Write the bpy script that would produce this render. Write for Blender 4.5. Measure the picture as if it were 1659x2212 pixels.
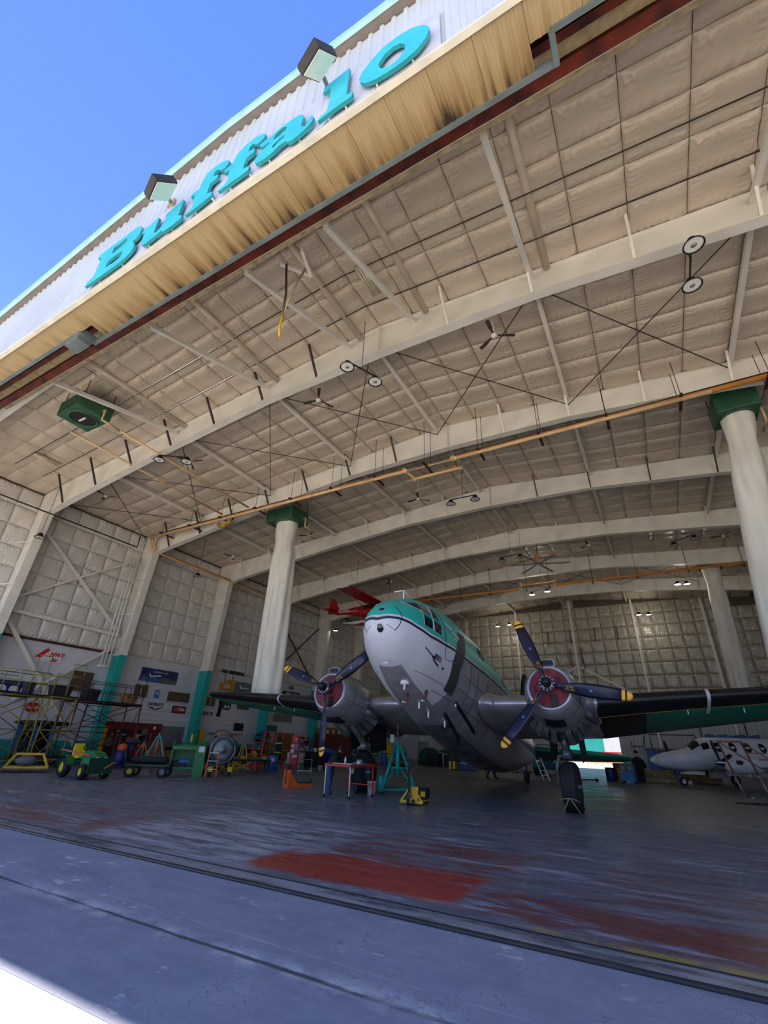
import bpy, bmesh, math, random
from mathutils import Vector, Matrix, Euler
for o in list(bpy.data.objects):
    bpy.data.objects.remove(o, do_unlink=True)
S = bpy.context.scene
COL = S.collection
R = math.radians
rnd = random.Random(7)

# ---------------------------------------------------------------- camera
cam_d = bpy.data.cameras.new('camera')
cam_d.sensor_fit = 'VERTICAL'
cam_d.sensor_height = 24.0
cam_d.lens = 24.0 * 985.19 / 2212.0
cam_d.clip_start = 0.05
cam_d.clip_end = 2000
cam = bpy.data.objects.new('camera', cam_d)
COL.objects.link(cam)
RW = [[0.873475, -0.193854, -0.446611], [0.485778, 0.408375, 0.772819], [0.032571, -0.891993, 0.450875]]
cx_, cy_, cz_ = (Vector([RW[i][k] for i in range(3)]) for k in range(3))
m = Matrix.Identity(4)
for i in range(3):
    m[i][0] = cx_[i]; m[i][1] = -cy_[i]; m[i][2] = -cz_[i]
m.translation = Vector((0.0, -5.706, 1.7))
cam.matrix_world = m
S.camera = cam

# ---------------------------------------------------------------- world, sun, exposure
wd = bpy.data.worlds.new('sky'); S.world = wd; wd.use_nodes = True
nt = wd.node_tree; nt.nodes.clear()
wo = nt.nodes.new('ShaderNodeOutputWorld'); bg = nt.nodes.new('ShaderNodeBackground')
tc = nt.nodes.new('ShaderNodeTexCoord'); sx = nt.nodes.new('ShaderNodeSeparateXYZ')
rp = nt.nodes.new('ShaderNodeValToRGB')
e = rp.color_ramp.elements
e[0].position = 0.0; e[0].color = (0.80, 0.98, 1.30, 1)
e[1].position = 1.0; e[1].color = (0.10, 0.22, 0.68, 1)
q = e.new(0.14); q.color = (0.50, 0.72, 1.12, 1)
q = e.new(0.40); q.color = (0.23, 0.43, 0.86, 1)
q = e.new(0.70); q.color = (0.15, 0.29, 0.74, 1)
nt.links.new(tc.outputs['Generated'], sx.inputs[0]); nt.links.new(sx.outputs['Z'], rp.inputs[0])
nt.links.new(rp.outputs[0], bg.inputs[0]); nt.links.new(bg.outputs[0], wo.inputs[0])
bg.inputs[1].default_value = 1.0
sun_d = bpy.data.lights.new('sun', 'SUN'); sun_d.energy = 14.0; sun_d.angle = R(0.6); sun_d.color = (1.0, 0.95, 0.86)
sun = bpy.data.objects.new('sun', sun_d); COL.objects.link(sun)
sun.rotation_euler = Vector((-0.72, 0.017, 0.70)).to_track_quat('Z', 'Y').to_euler()
S.view_settings.view_transform = 'Standard'; S.view_settings.look = 'None'
S.view_settings.exposure = 0.55; S.view_settings.gamma = 1.0; S.view_settings.use_curve_mapping = False
S.cycles.sample_clamp_indirect = 4.0
S.cycles.max_bounces = 6; S.cycles.diffuse_bounces = 4; S.cycles.glossy_bounces = 3; S.cycles.adaptive_threshold = 0.04
S.cycles.caustics_reflective = False; S.cycles.caustics_refractive = False

# ---------------------------------------------------------------- helpers
def lin(c):
    return tuple((x / 255 / 12.92 if x / 255 <= 0.04045 else ((x / 255 + 0.055) / 1.055) ** 2.4) for x in c)

MATS = {}
def mat(name, rgb, rough=0.6, metal=0.0, var=0.12, scale=3.0, bump=0.0, bscale=40.0, emit=0.0, spec=0.5, stretch=None, dark=None, trans=0.0):
    """procedural material: base colour (sRGB 0-255) broken up by noise, optional bump"""
    if name in MATS: return MATS[name]
    m = bpy.data.materials.new(name); m.use_nodes = True; MATS[name] = m
    nt = m.node_tree; b = nt.nodes['Principled BSDF']
    c = lin(rgb)
    b.inputs['Roughness'].default_value = rough; b.inputs['Metallic'].default_value = metal
    b.inputs['Specular IOR Level'].default_value = spec
    t = nt.nodes.new('ShaderNodeTexCoord'); mp = nt.nodes.new('ShaderNodeMapping')
    nt.links.new(t.outputs['Object'], mp.inputs[0])
    if stretch: mp.inputs['Scale'].default_value = stretch
    n = nt.nodes.new('ShaderNodeTexNoise'); n.inputs['Scale'].default_value = scale; n.inputs['Detail'].default_value = 0.0 if var < .075 else 1.5
    nt.links.new(mp.outputs[0], n.inputs[0])
    r = nt.nodes.new('ShaderNodeValToRGB')
    d = lin(dark) if dark else tuple(x * (1 - var * 2) for x in c)
    r.color_ramp.elements[0].position = 0.3; r.color_ramp.elements[0].color = (*[max(0, x) for x in d], 1)
    r.color_ramp.elements[1].position = 0.68; r.color_ramp.elements[1].color = (*[min(1, x * (1 + var * .4)) for x in c], 1)
    nt.links.new(n.outputs['Fac'], r.inputs[0]); nt.links.new(r.outputs[0], b.inputs['Base Color'])
    if bump:
        n2 = nt.nodes.new('ShaderNodeTexNoise'); n2.inputs['Scale'].default_value = bscale; n2.inputs['Detail'].default_value = 2
        nt.links.new(mp.outputs[0], n2.inputs[0])
        bp = nt.nodes.new('ShaderNodeBump'); bp.inputs['Strength'].default_value = bump; bp.inputs['Distance'].default_value = 0.02
        nt.links.new(n2.outputs['Fac'], bp.inputs['Height']); nt.links.new(bp.outputs[0], b.inputs['Normal'])
    if emit:
        b.inputs['Emission Color'].default_value = (*c, 1); b.inputs['Emission Strength'].default_value = emit
    if trans:
        b.inputs['Transmission Weight'].default_value = trans
    return m

def link(name, me, parent=None):
    o = bpy.data.objects.new(name, me); COL.objects.link(o)
    if parent is not None: o.parent = parent
    return o

def tag(o, label=None, cat=None, group=None, kind=None):
    if label: o['label'] = label
    if cat: o['category'] = cat
    if group: o['group'] = group
    if kind: o['kind'] = kind
    return o

def empty(name, loc=(0, 0, 0), rz=0.0, label=None, cat=None, group=None, kind=None):
    o = bpy.data.objects.new(name, None); COL.objects.link(o)
    o.location = loc; o.rotation_euler = (0, 0, rz); o.empty_display_size = 0.2
    return tag(o, label, cat, group, kind)

def copy_tree(o, parent=None):
    c = o.copy(); COL.objects.link(c); c.parent = parent
    for ch in [x for x in bpy.data.objects if x.parent == o]: copy_tree(ch, c)
    return c

class MB:
    """collects shapes, then becomes one mesh object"""
    def __init__(s): s.v = []; s.f = []; s.sm = []; s.mi = []; s.M = None
    def add(s, vs, fs, smooth=False, mi=0):
        k = len(s.v); s.v += [tuple(x) for x in vs]
        for i, f in enumerate(fs):
            s.f.append([a + k for a in f]); s.sm.append(smooth if isinstance(smooth, bool) else smooth[i]); s.mi.append(mi)
        return s
    def box(s, c, d, rz=0.0, mi=0, rot=None):
        x, y, z = d[0] / 2, d[1] / 2, d[2] / 2
        vs = [Vector(p) for p in ((-x, -y, -z), (x, -y, -z), (x, y, -z), (-x, y, -z), (-x, -y, z), (x, -y, z), (x, y, z), (-x, y, z))]
        if rot is not None: vs = [Euler(rot).to_matrix() @ p for p in vs]
        elif rz: vs = [Matrix.Rotation(rz, 3, 'Z') @ p for p in vs]
        return s.add([p + Vector(c) for p in vs], [(0, 3, 2, 1), (4, 5, 6, 7), (0, 1, 5, 4), (1, 2, 6, 5), (2, 3, 7, 6), (3, 0, 4, 7)], mi=mi)
    def b2(s, lo, hi, mi=0):
        return s.box([(a + b) / 2 for a, b in zip(lo, hi)], [abs(b - a) for a, b in zip(lo, hi)], mi=mi)
    def tube(s, pts, r, n=8, cap=True, mi=0, smooth=True):
        pts = [Vector(p) for p in pts]
        rs = r if isinstance(r, (list, tuple)) else [r] * len(pts)
        k = len(pts); vs = []; prev = None
        for i, p in enumerate(pts):
            d = (pts[min(i + 1, k - 1)] - pts[max(i - 1, 0)]).normalized()
            if prev is None:
                u = d.cross(Vector((0, 0, 1)))
                if u.length < 1e-3: u = d.cross(Vector((0, 1, 0)))
            else:
                u = prev - d * prev.dot(d)
            u.normalize(); prev = u; w = d.cross(u)
            off = math.pi / n
            vs += [p + (u * math.cos(2 * math.pi * j / n + off) + w * math.sin(2 * math.pi * j / n + off)) * rs[i] for j in range(n)]
        fs = []; sm = []
        for i in range(k - 1):
            for j in range(n):
                fs.append((i * n + j, i * n + (j + 1) % n, (i + 1) * n + (j + 1) % n, (i + 1) * n + j)); sm.append(smooth and n > 4)
        if cap:
            fs.append(tuple(range(n))[::-1]); sm.append(False)
            fs.append(tuple(range((k - 1) * n, k * n))); sm.append(False)
        return s.add(vs, fs, sm, mi)
    def bar(s, a, b, w, mi=0): return s.tube([a, b], w * 0.7071, 4, mi=mi)
    def lathe(s, prof, c=(0, 0, 0), axis='Z', n=20, mi=0, a0=0.0, a1=2 * math.pi, smooth=True):
        """prof: [(radius, height)] around axis"""
        full = abs(a1 - a0 - 2 * math.pi) < 1e-6
        m = n if full else n + 1
        vs = []; fs = []
        for (r, h) in prof:
            for j in range(m):
                a = a0 + (a1 - a0) * j / n
                p = (r * math.cos(a), r * math.sin(a), h)
                if axis == 'Y': p = (p[0], h, p[1])
                if axis == 'X': p = (h, p[0], p[1])
                vs.append((p[0] + c[0], p[1] + c[1], p[2] + c[2]))
        for i in range(len(prof) - 1):
            for j in range(n):
                k2 = (j + 1) % m
                fs.append((i * m + j, i * m + k2, (i + 1) * m + k2, (i + 1) * m + j))
        return s.add(vs, fs, smooth, mi)
    def prism(s, poly, d0, d1, axis='Y', mi=0):
        """polygon (a,b) extruded along axis from d0 to d1. axis X:(a,b)=(y,z) Y:(x,z) Z:(x,y)"""
        def P(a, b, d): return {'X': (d, a, b), 'Y': (a, d, b), 'Z': (a, b, d)}[axis]
        n = len(poly)
        vs = [P(a, b, d0) for a, b in poly] + [P(a, b, d1) for a, b in poly]
        fs = [tuple(range(n)), tuple(range(2 * n - 1, n - 1, -1))] + [(i, n + i, n + (i + 1) % n, (i + 1) % n) for i in range(n)]
        return s.add(vs, fs, mi=mi)
    def ball(s, c, r, n=12, k=8, mi=0):
        r = r if isinstance(r, (list, tuple)) else (r, r, r)
        vs = []; fs = []
        for i in range(k + 1):
            t = math.pi * i / k
            for j in range(n):
                a = 2 * math.pi * j / n
                vs.append((c[0] + r[0] * math.sin(t) * math.cos(a), c[1] + r[1] * math.sin(t) * math.sin(a), c[2] + r[2] * math.cos(t)))
        for i in range(k):
            for j in range(n): fs.append((i * n + j, (i + 1) * n + j, (i + 1) * n + (j + 1) % n, i * n + (j + 1) % n))
        return s.add(vs, fs, True, mi)
    def torus(s, c, Rr, r, axis='Z', n=24, k=8, mi=0):
        prof = [(Rr + r * math.cos(2 * math.pi * i / k), r * math.sin(2 * math.pi * i / k)) for i in range(k + 1)]
        return s.lathe(prof, c, axis, n, mi)
    def loft(s, rings, close=True, cap=True, smooth=True, mi=0):
        n = len(rings[0]); vs = [p for r in rings for p in r]; fs = []
        for i in range(len(rings) - 1):
            for j in range(n if close else n - 1):
                fs.append((i * n + j, i * n + (j + 1) % n, (i + 1) * n + (j + 1) % n, (i + 1) * n + j))
        sm = [smooth] * len(fs)
        if cap and close:
            fs.append(tuple(range(n))[::-1]); fs.append(tuple(range((len(rings) - 1) * n, len(rings) * n))); sm += [False, False]
        return s.add(vs, fs, sm, mi)
    def build(s, name, mats, parent=None, bevel=0.0, xf=None):
        me = bpy.data.meshes.new(name)
        me.from_pydata(s.v, [], s.f); me.polygons.foreach_set('use_smooth', s.sm); me.polygons.foreach_set('material_index', s.mi)
        bm = bmesh.new(); bm.from_mesh(me); bmesh.ops.recalc_face_normals(bm, faces=bm.faces); bm.to_mesh(me); bm.free()
        for m in (mats if isinstance(mats, (list, tuple)) else [mats]): me.materials.append(m)
        if xf is not None: me.transform(xf)
        me.update()
        o = link(name, me, parent)
        if bevel:
            b = o.modifiers.new('bevel', 'BEVEL'); b.width = bevel; b.segments = 2; b.limit_method = 'ANGLE'
        return o

def text(name, body, size, mtx, m, parent=None, extrude=0.004, bold=0.0, shear=0.0, align='CENTER', sx=1.0, curve=0.0):
    """flat lettering as a mesh; mtx maps text plane (x right, y up, z out) to parent space"""
    cu = bpy.data.curves.new(name, 'FONT'); cu.body = body; cu.size = size; cu.extrude = extrude
    cu.offset = bold; cu.shear = shear; cu.align_x = align; cu.align_y = 'CENTER'; cu.resolution_u = 3
    t = bpy.data.objects.new(name + '_tmp', cu); COL.objects.link(t)
    me = bpy.data.meshes.new_from_object(t.evaluated_get(bpy.context.evaluated_depsgraph_get()))
    bpy.data.objects.remove(t, do_unlink=True); bpy.data.curves.remove(cu)
    if sx != 1.0: me.transform(Matrix.Diagonal((sx, 1, 1, 1)))
    me.transform(mtx); me.materials.clear(); me.materials.append(m)
    return link(name, me, parent)

def plane_mtx(o, xdir, ydir):
    """matrix with origin o, x axis xdir, y axis ydir, z = x cross y"""
    x = Vector(xdir).normalized(); y = Vector(ydir).normalized(); z = x.cross(y)
    m = Matrix.Identity(4)
    for i in range(3): m[i][0] = x[i]; m[i][1] = y[i]; m[i][2] = z[i]
    m.translation = Vector(o); return m
# ================================================================ building
RX, XL, XR, YB = -7.35, -32.6, 17.9, 51.67
FR = [6.16, 13.75, 21.33, 28.92, 36.5, 44.09]
SLP = 0.0855
def roofz(x): return 17.65 - SLP * abs(x - RX)
def botz(x):
    d = abs(x - RX); P = [(0, 16.1), (6.2, 15.95), (12.6, 15.3), (17.3, 14.72), (23.4, 13.85), (26, 13.5)]
    for (a, za), (b, zb) in zip(P, P[1:]):
        if d <= b: return za + (zb - za) * (d - a) / (b - a)
    return P[-1][1]
M_white = mat('white_steel', (226, 221, 212), 0.5, var=0.05, scale=1.2)
M_teal = mat('teal_paint', (28, 168, 158), 0.45, var=0.08, scale=2)
M_quilt = mat('quilted_vinyl', (202, 187, 169), 0.33, var=0.06, scale=0.9, spec=0.55, stretch=(1.0, 2.2, 1.0))
M_quiltW = mat('quilted_wall_vinyl', (216, 211, 204), 0.36, var=0.06, scale=0.9, spec=0.55, stretch=(2.2, 1.0, 1.0))
M_quiltB = mat('quilted_foil_vinyl', (176, 168, 152), 0.28, var=0.12, scale=1.2, spec=0.8, stretch=(2.2, 1.0, 1.0))
M_wallw = mat('painted_wall', (208, 208, 214), 0.6, var=0.04, scale=1)
M_dark = mat('dark_steel', (52, 46, 44), 0.55, var=0.2)
M_black = mat('black_rubber', (22, 22, 25), 0.7, var=0.2)
M_rust = mat('red_oxide_steel', (120, 42, 22), 0.6, var=0.25, scale=2, dark=(48, 18, 14))
M_maroon = mat('maroon_bracket', (78, 26, 22), 0.6, var=0.2)
M_orange = mat('orange_pipe', (214, 140, 62), 0.5, var=0.12, scale=1.5)
M_cream = mat('cream_pipe', (222, 186, 140), 0.5, var=0.12, scale=1.5)
M_flash = mat('grey_flashing', (104, 116, 118), 0.5, var=0.12, scale=2)
M_grey = mat('grey_steel', (120, 120, 124), 0.5, var=0.15)

# ---- floor: slab with worn paint
def floor_material(zone):
    m = bpy.data.materials.new('worn_concrete_' + zone); m.use_nodes = True; nt = m.node_tree; b = nt.nodes['Principled BSDF']
    L = nt.links.new; N = lambda t: nt.nodes.new('ShaderNode' + t)
    geo = N('NewGeometry'); sp = N('SeparateXYZ'); L(geo.outputs['Position'], sp.inputs[0])
    def noise3(scale, st=(1, 1, 1), det=4, rough=0.68):
        mp = N('Mapping'); mp.inputs['Scale'].default_value = st; L(geo.outputs['Position'], mp.inputs[0])
        n = N('TexNoise'); n.inputs['Scale'].default_value = scale; n.inputs['Detail'].default_value = det; n.inputs['Roughness'].default_value = rough
        L(mp.outputs[0], n.inputs[0]); s3 = N('SeparateColor'); L(n.outputs['Color'], s3.inputs[0]); return n.outputs['Fac'], s3.outputs[1], s3.outputs[2]
    def math_(op, a, c=None):
        n = N('Math'); n.operation = op
        for i, v in enumerate((a, c)):
            if v is None: continue
            if isinstance(v, (int, float)): n.inputs[i].default_value = v
            else: L(v, n.inputs[i])
        return n.outputs[0]
    def rng(v, a, c, lo=0.0, hi=1.0):
        n = N('MapRange'); n.inputs[1].default_value = a; n.inputs[2].default_value = c; n.inputs[3].default_value = lo; n.inputs[4].default_value = hi
        L(v, n.inputs[0]); return n.outputs[0]
    def mix(f, a, c):
        n = N('Mix'); n.data_type = 'RGBA'
        if isinstance(f, (int, float)): n.inputs[0].default_value = f
        else: L(f, n.inputs[0])
        for i, v in ((6, a), (7, c)):
            if isinstance(v, tuple): n.inputs[i].default_value = (*v, 1)
            else: L(v, n.inputs[i])
        return n.outputs[2]
    X, Y = sp.outputs['X'], sp.outputs['Y']
    sa, sb, sc = noise3(1.2, (0.6, 3.0, 1), 7, .72)
    if zone != 'far':
        wa, wb_, wc = noise3(1.6, det=3)
        Xw = math_('ADD', X, math_('MULTIPLY', math_('SUBTRACT', wb_, 0.5), 0.6)); Yw = math_('ADD', Y, math_('MULTIPLY', math_('SUBTRACT', wc, 0.5), 0.5))
        def box(x0, x1, y0, y1, s=0.06, wx=Xw, wy=Yw):
            a = math_('MULTIPLY', rng(wx, x0 - s, x0 + s), rng(wx, x1 - s, x1 + s, 1, 0)); c = math_('MULTIPLY', rng(wy, y0 - s, y0 + s), rng(wy, y1 - s, y1 + s, 1, 0))
            return math_('MULTIPLY', a, c)
    rough = rng(sb, .35, .7, .22, .52)
    if zone == 'apron':
        col = mix(rng(wa, .35, .7), (0.285, 0.295, 0.37), (0.385, 0.385, 0.46))  # shaded strip of the apron: skylight blue put into the concrete colour
        col = mix(rng(sa, .45, .7, 0, .6), col, (0.22, 0.225, 0.29))
        jy = math_('ABSOLUTE', math_('ADD', math_('ADD', Y, 1.65), math_('MULTIPLY', math_('SUBTRACT', sc, .5), .10)))
        j1 = rng(jy, .012, .04, 1, 0); j1w = rng(jy, .04, .20, 1, 0)
        col = mix(math_('MULTIPLY', j1w, rng(wb_, .45, .6)), col, (0.62, 0.61, 0.62)); col = mix(math_('MULTIPLY', j1, rng(sb, .35, .5)), col, (0.09, 0.09, 0.10))
        j2 = rng(math_('ABSOLUTE', math_('ADD', math_('ADD', Y, 1.31), math_('MULTIPLY', math_('SUBTRACT', sc, .5), .05))), .005, .02, 1, 0)
        col = mix(math_('MULTIPLY', j2, rng(wc, .4, .6, 0, .6)), col, (0.6, 0.58, 0.56))
        vo = N('TexVoronoi'); vo.feature = 'DISTANCE_TO_EDGE'; vo.inputs['Scale'].default_value = 3.2
        av = N('VectorMath'); av.operation = 'ADD'; nv = N('TexNoise'); nv.inputs['Scale'].default_value = 3; nv.inputs['Detail'].default_value = 3
        L(geo.outputs['Position'], nv.inputs[0]); L(geo.outputs['Position'], av.inputs[0]); L(nv.outputs['Color'], av.inputs[1]); L(av.outputs[0], vo.inputs[0])
        cr = math_('MULTIPLY', rng(vo.outputs['Distance'], .004, .022, 1, 0), rng(wa, .48, .58))
        col = mix(math_('MULTIPLY', cr, .5), col, (0.12, 0.12, 0.13))
        # faint pale spatters
        col = mix(rng(math_('MULTIPLY', sb, wb_), .36, .40), col, (.6, .6, .6))
        L(col, b.inputs['Base Color']); L(math_('ADD', rough, .3), b.inputs['Roughness'])
        bp = N('Bump'); bp.inputs['Strength'].default_value = 0.4; bp.inputs['Distance'].default_value = 0.03
        L(math_('SUBTRACT', math_('MULTIPLY', sa, .5), math_('ADD', j1, math_('MULTIPLY', cr, .3))), bp.inputs['Height']); L(bp.outputs[0], b.inputs['Normal'])
        return m
    col = mix(rng(sa, .35, .62), (0.12, 0.122, 0.152), (0.205, 0.207, 0.25)) if zone == 'near' else mix(rng(Y, 6, 26), mix(rng(sa, .35, .62), (0.12, 0.122, 0.152), (0.205, 0.207, 0.25)), mix(rng(sa, .35, .62), (0.06, 0.062, 0.07), (0.11, 0.112, 0.122)))  # same skylight blue in the base colour; far zone darkens towards the back
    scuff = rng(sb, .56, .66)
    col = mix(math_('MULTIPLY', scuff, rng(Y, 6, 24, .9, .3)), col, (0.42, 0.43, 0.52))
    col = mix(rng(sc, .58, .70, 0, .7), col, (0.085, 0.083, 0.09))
    if zone == 'near':
        col = mix(math_('MULTIPLY', box(-10.2, -5.9, 0.5, 4.6, .5), rng(sc, .44, .54)), col, (0.46, 0.46, 0.49))
        wear = rng(sb, .60, .50); wear2 = rng(sa, .54, .44)
        redA = math_('MULTIPLY', box(-6.05, -2.62, 0.78, 2.3, .1, X, Yw), math_('MAXIMUM', wear, rng(Yw, 1.5, 1.7, 1, 0)))
        redA2 = math_('MULTIPLY', box(-5.6, -2.4, 2.0, 4.4, .25), math_('MULTIPLY', wear2, .8))
        redB = math_('MULTIPLY', box(-2.5, 0.9, 0.72, 1.75, .12), math_('MULTIPLY', wear, .85)); redB2 = math_('MULTIPLY', box(-1.6, 8, .72, 4.5, .6), math_('MULTIPLY', wear2, .5))
        redL = math_('MULTIPLY', box(-16, -10.1, 0.72, 1.7, .1, X, Yw), math_('MULTIPLY', wear, .6)); redL2 = math_('MULTIPLY', box(-15, -8.5, 1.6, 3.6, .6), math_('MULTIPLY', wear2, .55))
        for k, c in ((redA, (0.42, 0.045, 0.03)), (redA2, (0.25, 0.05, 0.04)), (redB, (0.20, 0.035, 0.032)), (redB2, (0.17, 0.04, 0.04)), (redL, (0.26, 0.065, 0.05)), (redL2, (0.20, 0.06, 0.055))): col = mix(k, col, c)
        bed = box(-60, 40, 0.0, 0.42, .02, X, Y)
        col = mix(bed, col, mix(rng(sb, .42, .54), (0.12, 0.12, 0.135), (.36, .36, .38)))
        col = mix(math_('MULTIPLY', box(-2.0, 9, .47, .62, .02, X, Y), rng(wb_, .55, .45)), col, (0.36, 0.28, 0.08))
        bp = N('Bump'); bp.inputs['Strength'].default_value = 0.15; bp.inputs['Distance'].default_value = 0.02; L(sa, bp.inputs['Height']); L(bp.outputs[0], b.inputs['Normal'])
    L(col, b.inputs['Base Color']); L(rough, b.inputs['Roughness'])
    return m
mb = MB(); ys = [-2.9, .0, 6.0, 53]
for k in range(3): mb.add([(-34, ys[k], 0), (19, ys[k], 0), (19, ys[k + 1], 0), (-34, ys[k + 1], 0), (-34, ys[k], -.25), (19, ys[k], -.25), (19, ys[k + 1], -.25), (-34, ys[k + 1], -.25)], [(0, 1, 2, 3), (7, 6, 5, 4)] + ([(0, 4, 5, 1)] if k == 0 else []) + ([(2, 6, 7, 3)] if k == 2 else []) + [(1, 5, 6, 2), (3, 7, 4, 0)], mi=k)
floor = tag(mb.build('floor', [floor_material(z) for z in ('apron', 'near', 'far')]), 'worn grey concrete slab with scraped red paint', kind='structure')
mb = MB(); mb.add([(-150, -120, -.003), (150, -120, -.003), (150, -2.9, -.003), (-150, -2.9, -.003)], [(0, 1, 2, 3)]); mb.add([(-150, 53, -.02), (150, 53, -.02), (150, 160, -.02), (-150, 160, -.02)], [(0, 1, 2, 3)])
M_ap = mat('apron_concrete', (192, 184, 170), 0.8, var=0.08, scale=1.5, bump=.3, bscale=12)
tag(mb.build('ground', M_ap), 'sunlit pale concrete apron outside the hangar', kind='structure')
r = empty('trim_1', (0, 0, 0), label='black steel door rail set into the floor', kind='structure')
m1 = MB(); m1.tube([(-40, 0, 0.012), (20, 0, 0.012)], .028, 8); m1.build('rail', M_dark, r)
m1 = MB(); m1.b2((-40, 0.44, 0), (20, .47, .006)); m1.build('rail_bed_edge', M_dark, r)

# ---- quilted insulation: pillow meshes shared by many panels
def pillow(w, h, bulge, seed, nx=34, ny=28, wr=0.018):
    rg = random.Random(seed); ph = [rg.uniform(0, 6.28) for _ in range(24)]; fq = [rg.uniform(10, 30) for _ in range(24)]; am = [rg.uniform(.2, 1) for _ in range(24)]; ct = [rg.uniform(.5, 3.0) for _ in range(24)]
    sag = rg.uniform(-.15, .25); me = MB(); vs = []
    for j in range(ny + 1):
        for i in range(nx + 1):
            u = 2 * i / nx - 1; v = 2 * j / ny - 1
            z = bulge * (1 - abs(u) ** 3.2) ** .6 * (1 - abs(v) ** 3.2) ** .6 * (1 + sag * v)
            ev = max(0, abs(v) - .25) / .75; eu = max(0, abs(u) - .25) / .75
            k1 = 0 if v < 0 else 6; k2 = 12 if u < 0 else 18
            def crease(k, t, e): return sum(am[k + q] * (1 - abs(math.sin(fq[k + q] * .5 * t + ph[k + q] + ct[k + q] * e))) ** 3 for q in range(6)) / 2.2
            z += wr * ev * (1 - abs(v) ** 6) * crease(k1, u, ev) * 1.6 + wr * .8 * eu * (1 - abs(u) ** 6) * crease(k2, v, eu) * 1.4
            vs.append((u * w / 2, v * h / 2, max(z, 0) + .002))
    fs = [(j * (nx + 1) + i, j * (nx + 1) + i + 1, (j + 1) * (nx + 1) + i + 1, (j + 1) * (nx + 1) + i) for j in range(ny) for i in range(nx)]
    me.add(vs, fs, True); return me
def pillow_meshes(w, h, bulge, material, n, nx=34, ny=28, wr=.018):
    out = []
    for k in range(n):
        o = pillow(w, h, bulge, k * 7 + int(w * 100), nx, ny, wr).build('quilt_panel', material); me = o.data; bpy.data.objects.remove(o, do_unlink=True); out.append(me)
    return out

# ---- ceiling
ceil = empty('ceiling', (0, 0, 0), label='low gabled roof lined with quilted beige insulation', kind='structure')
mb = MB()
for s, xe in ((-1, XL), (1, XR)):
    z0, z1 = roofz(RX) + .02, roofz(xe) + .02
    mb.add([(RX, -2.2, z0), (xe, -2.2, z1), (xe, YB + .3, z1), (RX, YB + .3, z0), (RX, -2.2, z0 + .25), (xe, -2.2, z1 + .25), (xe, YB + .3, z1 + .25), (RX, YB + .3, z0 + .25)],
           [(0, 1, 2, 3), (7, 6, 5, 4), (0, 4, 5, 1), (1, 5, 6, 2), (2, 6, 7, 3), (3, 7, 4, 0)])
M_seam = mat('quilt_seam', (92, 80, 70), 0.7, var=0.1)
mb.build('roof_deck', M_seam, ceil)
CW = 25.25 / 16
roof_m = {}
for key, h in (('a', 5.8 / 5), ('b', 7.585 / 6)): roof_m[key] = pillow_meshes(CW - .01, h - .01, .14, M_quilt, 8, wr=.08)
far = MB(); nparts = 0; far_cache = {}
def roofcell(x, y, key, part):
    global nparts
    sgn = -1 if x < RX else 1
    nrm = Vector((-sgn * SLP, 0, -1)).normalized(); xd = Vector((1, 0, -sgn * SLP)).normalized()
    mt = plane_mtx((x, y, roofz(x) + .015), xd, (0, -1, 0))
    if part:
        o = link('quilt_panel', rnd.choice(roof_m[key]), ceil); o.matrix_local = mt; nparts += 1
    else:
        k_seed = rnd.randrange(8)
        p = far_cache.setdefault(k_seed, None) or far_cache.__setitem__(k_seed, pillow(CW - .01, 7.585 / 6 - .01, .14, k_seed, 12, 10, .02)) or far_cache[k_seed]
        far.add([tuple(mt @ Vector(q)) for q in p.v], p.f, True)
cells = []
for i in range(32):
    x = RX + (i - 15.5) * CW
    if x > 10.5: continue
    for j in range(5): cells.append((x, .3 + (j + .5) * 5.8 / 5, 'a'))
    for b_ in range(6):
        for j in range(6): cells.append((x, FR[b_] + (j + .5) * 7.585 / 6, 'b'))
def show(c):
    d2 = (c[0]) ** 2 + (c[1] + 5.7) ** 2 + 15 ** 2
    return d2 + (400 if c[0] < -26 else 0) + (300 if c[0] > 8 else 0)
cells.sort(key=show)
for k, c in enumerate(cells): roofcell(*c, k < 300)
tag(far.build('quilt_panels', M_quilt, ceil), kind='stuff')

# ---- left wall
wl = empty('wall_left', (XL, 0, 0), label='long side wall with quilted insulation above white panelling', kind='structure')
mb = MB(); mb.b2((-.3, -2.2, 0), (0, YB + .3, 6.65)); mb.build('lower_panelling', M_wallw, wl)
mb = MB(); mb.b2((-.3, -2.2, 6.65), (-.02, YB + .3, 15.6)); mb.build('upper_backing', M_seam, wl)
wh = (15.4 - 6.7) / 7
wall_m = pillow_meshes(7.585 / 6 - .01, wh - .01, .16, M_quiltW, 8, wr=.085)
for b_ in range(-1, 6):
    y0 = FR[b_] if b_ >= 0 else FR[0] - 7.585
    for j in range(6):
        if b_ == -1 and j < 2: continue
        for k in range(7):
            o = link('quilt_panel', rnd.choice(wall_m), wl)
            o.matrix_local = plane_mtx((-.015, y0 + (j + .5) * 7.585 / 6, 6.7 + (k + .5) * wh), (0, 1, 0), (0, 0, 1))
mb = MB(); mb.b2((0, -2, 0), (.02, 51.6, 1.17)); mb.build('teal_wainscot', M_teal, wl)
for z in (2.65, 3.03):
    mb = MB(); mb.b2((.0, 13, z - .03), (.05, 51, z + .03)); mb.build('ledge_rail', M_white, wl)
mb = MB(); mb.b2((0, 6.3, 6.55), (.12, 13.5, 6.66)); mb.build('rust_angle', M_maroon, wl)
mb = MB(); mb.b2((0, 13.9, 6.6), (.06, 51, 6.68)); mb.build('edge_trim', M_white, wl)

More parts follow.
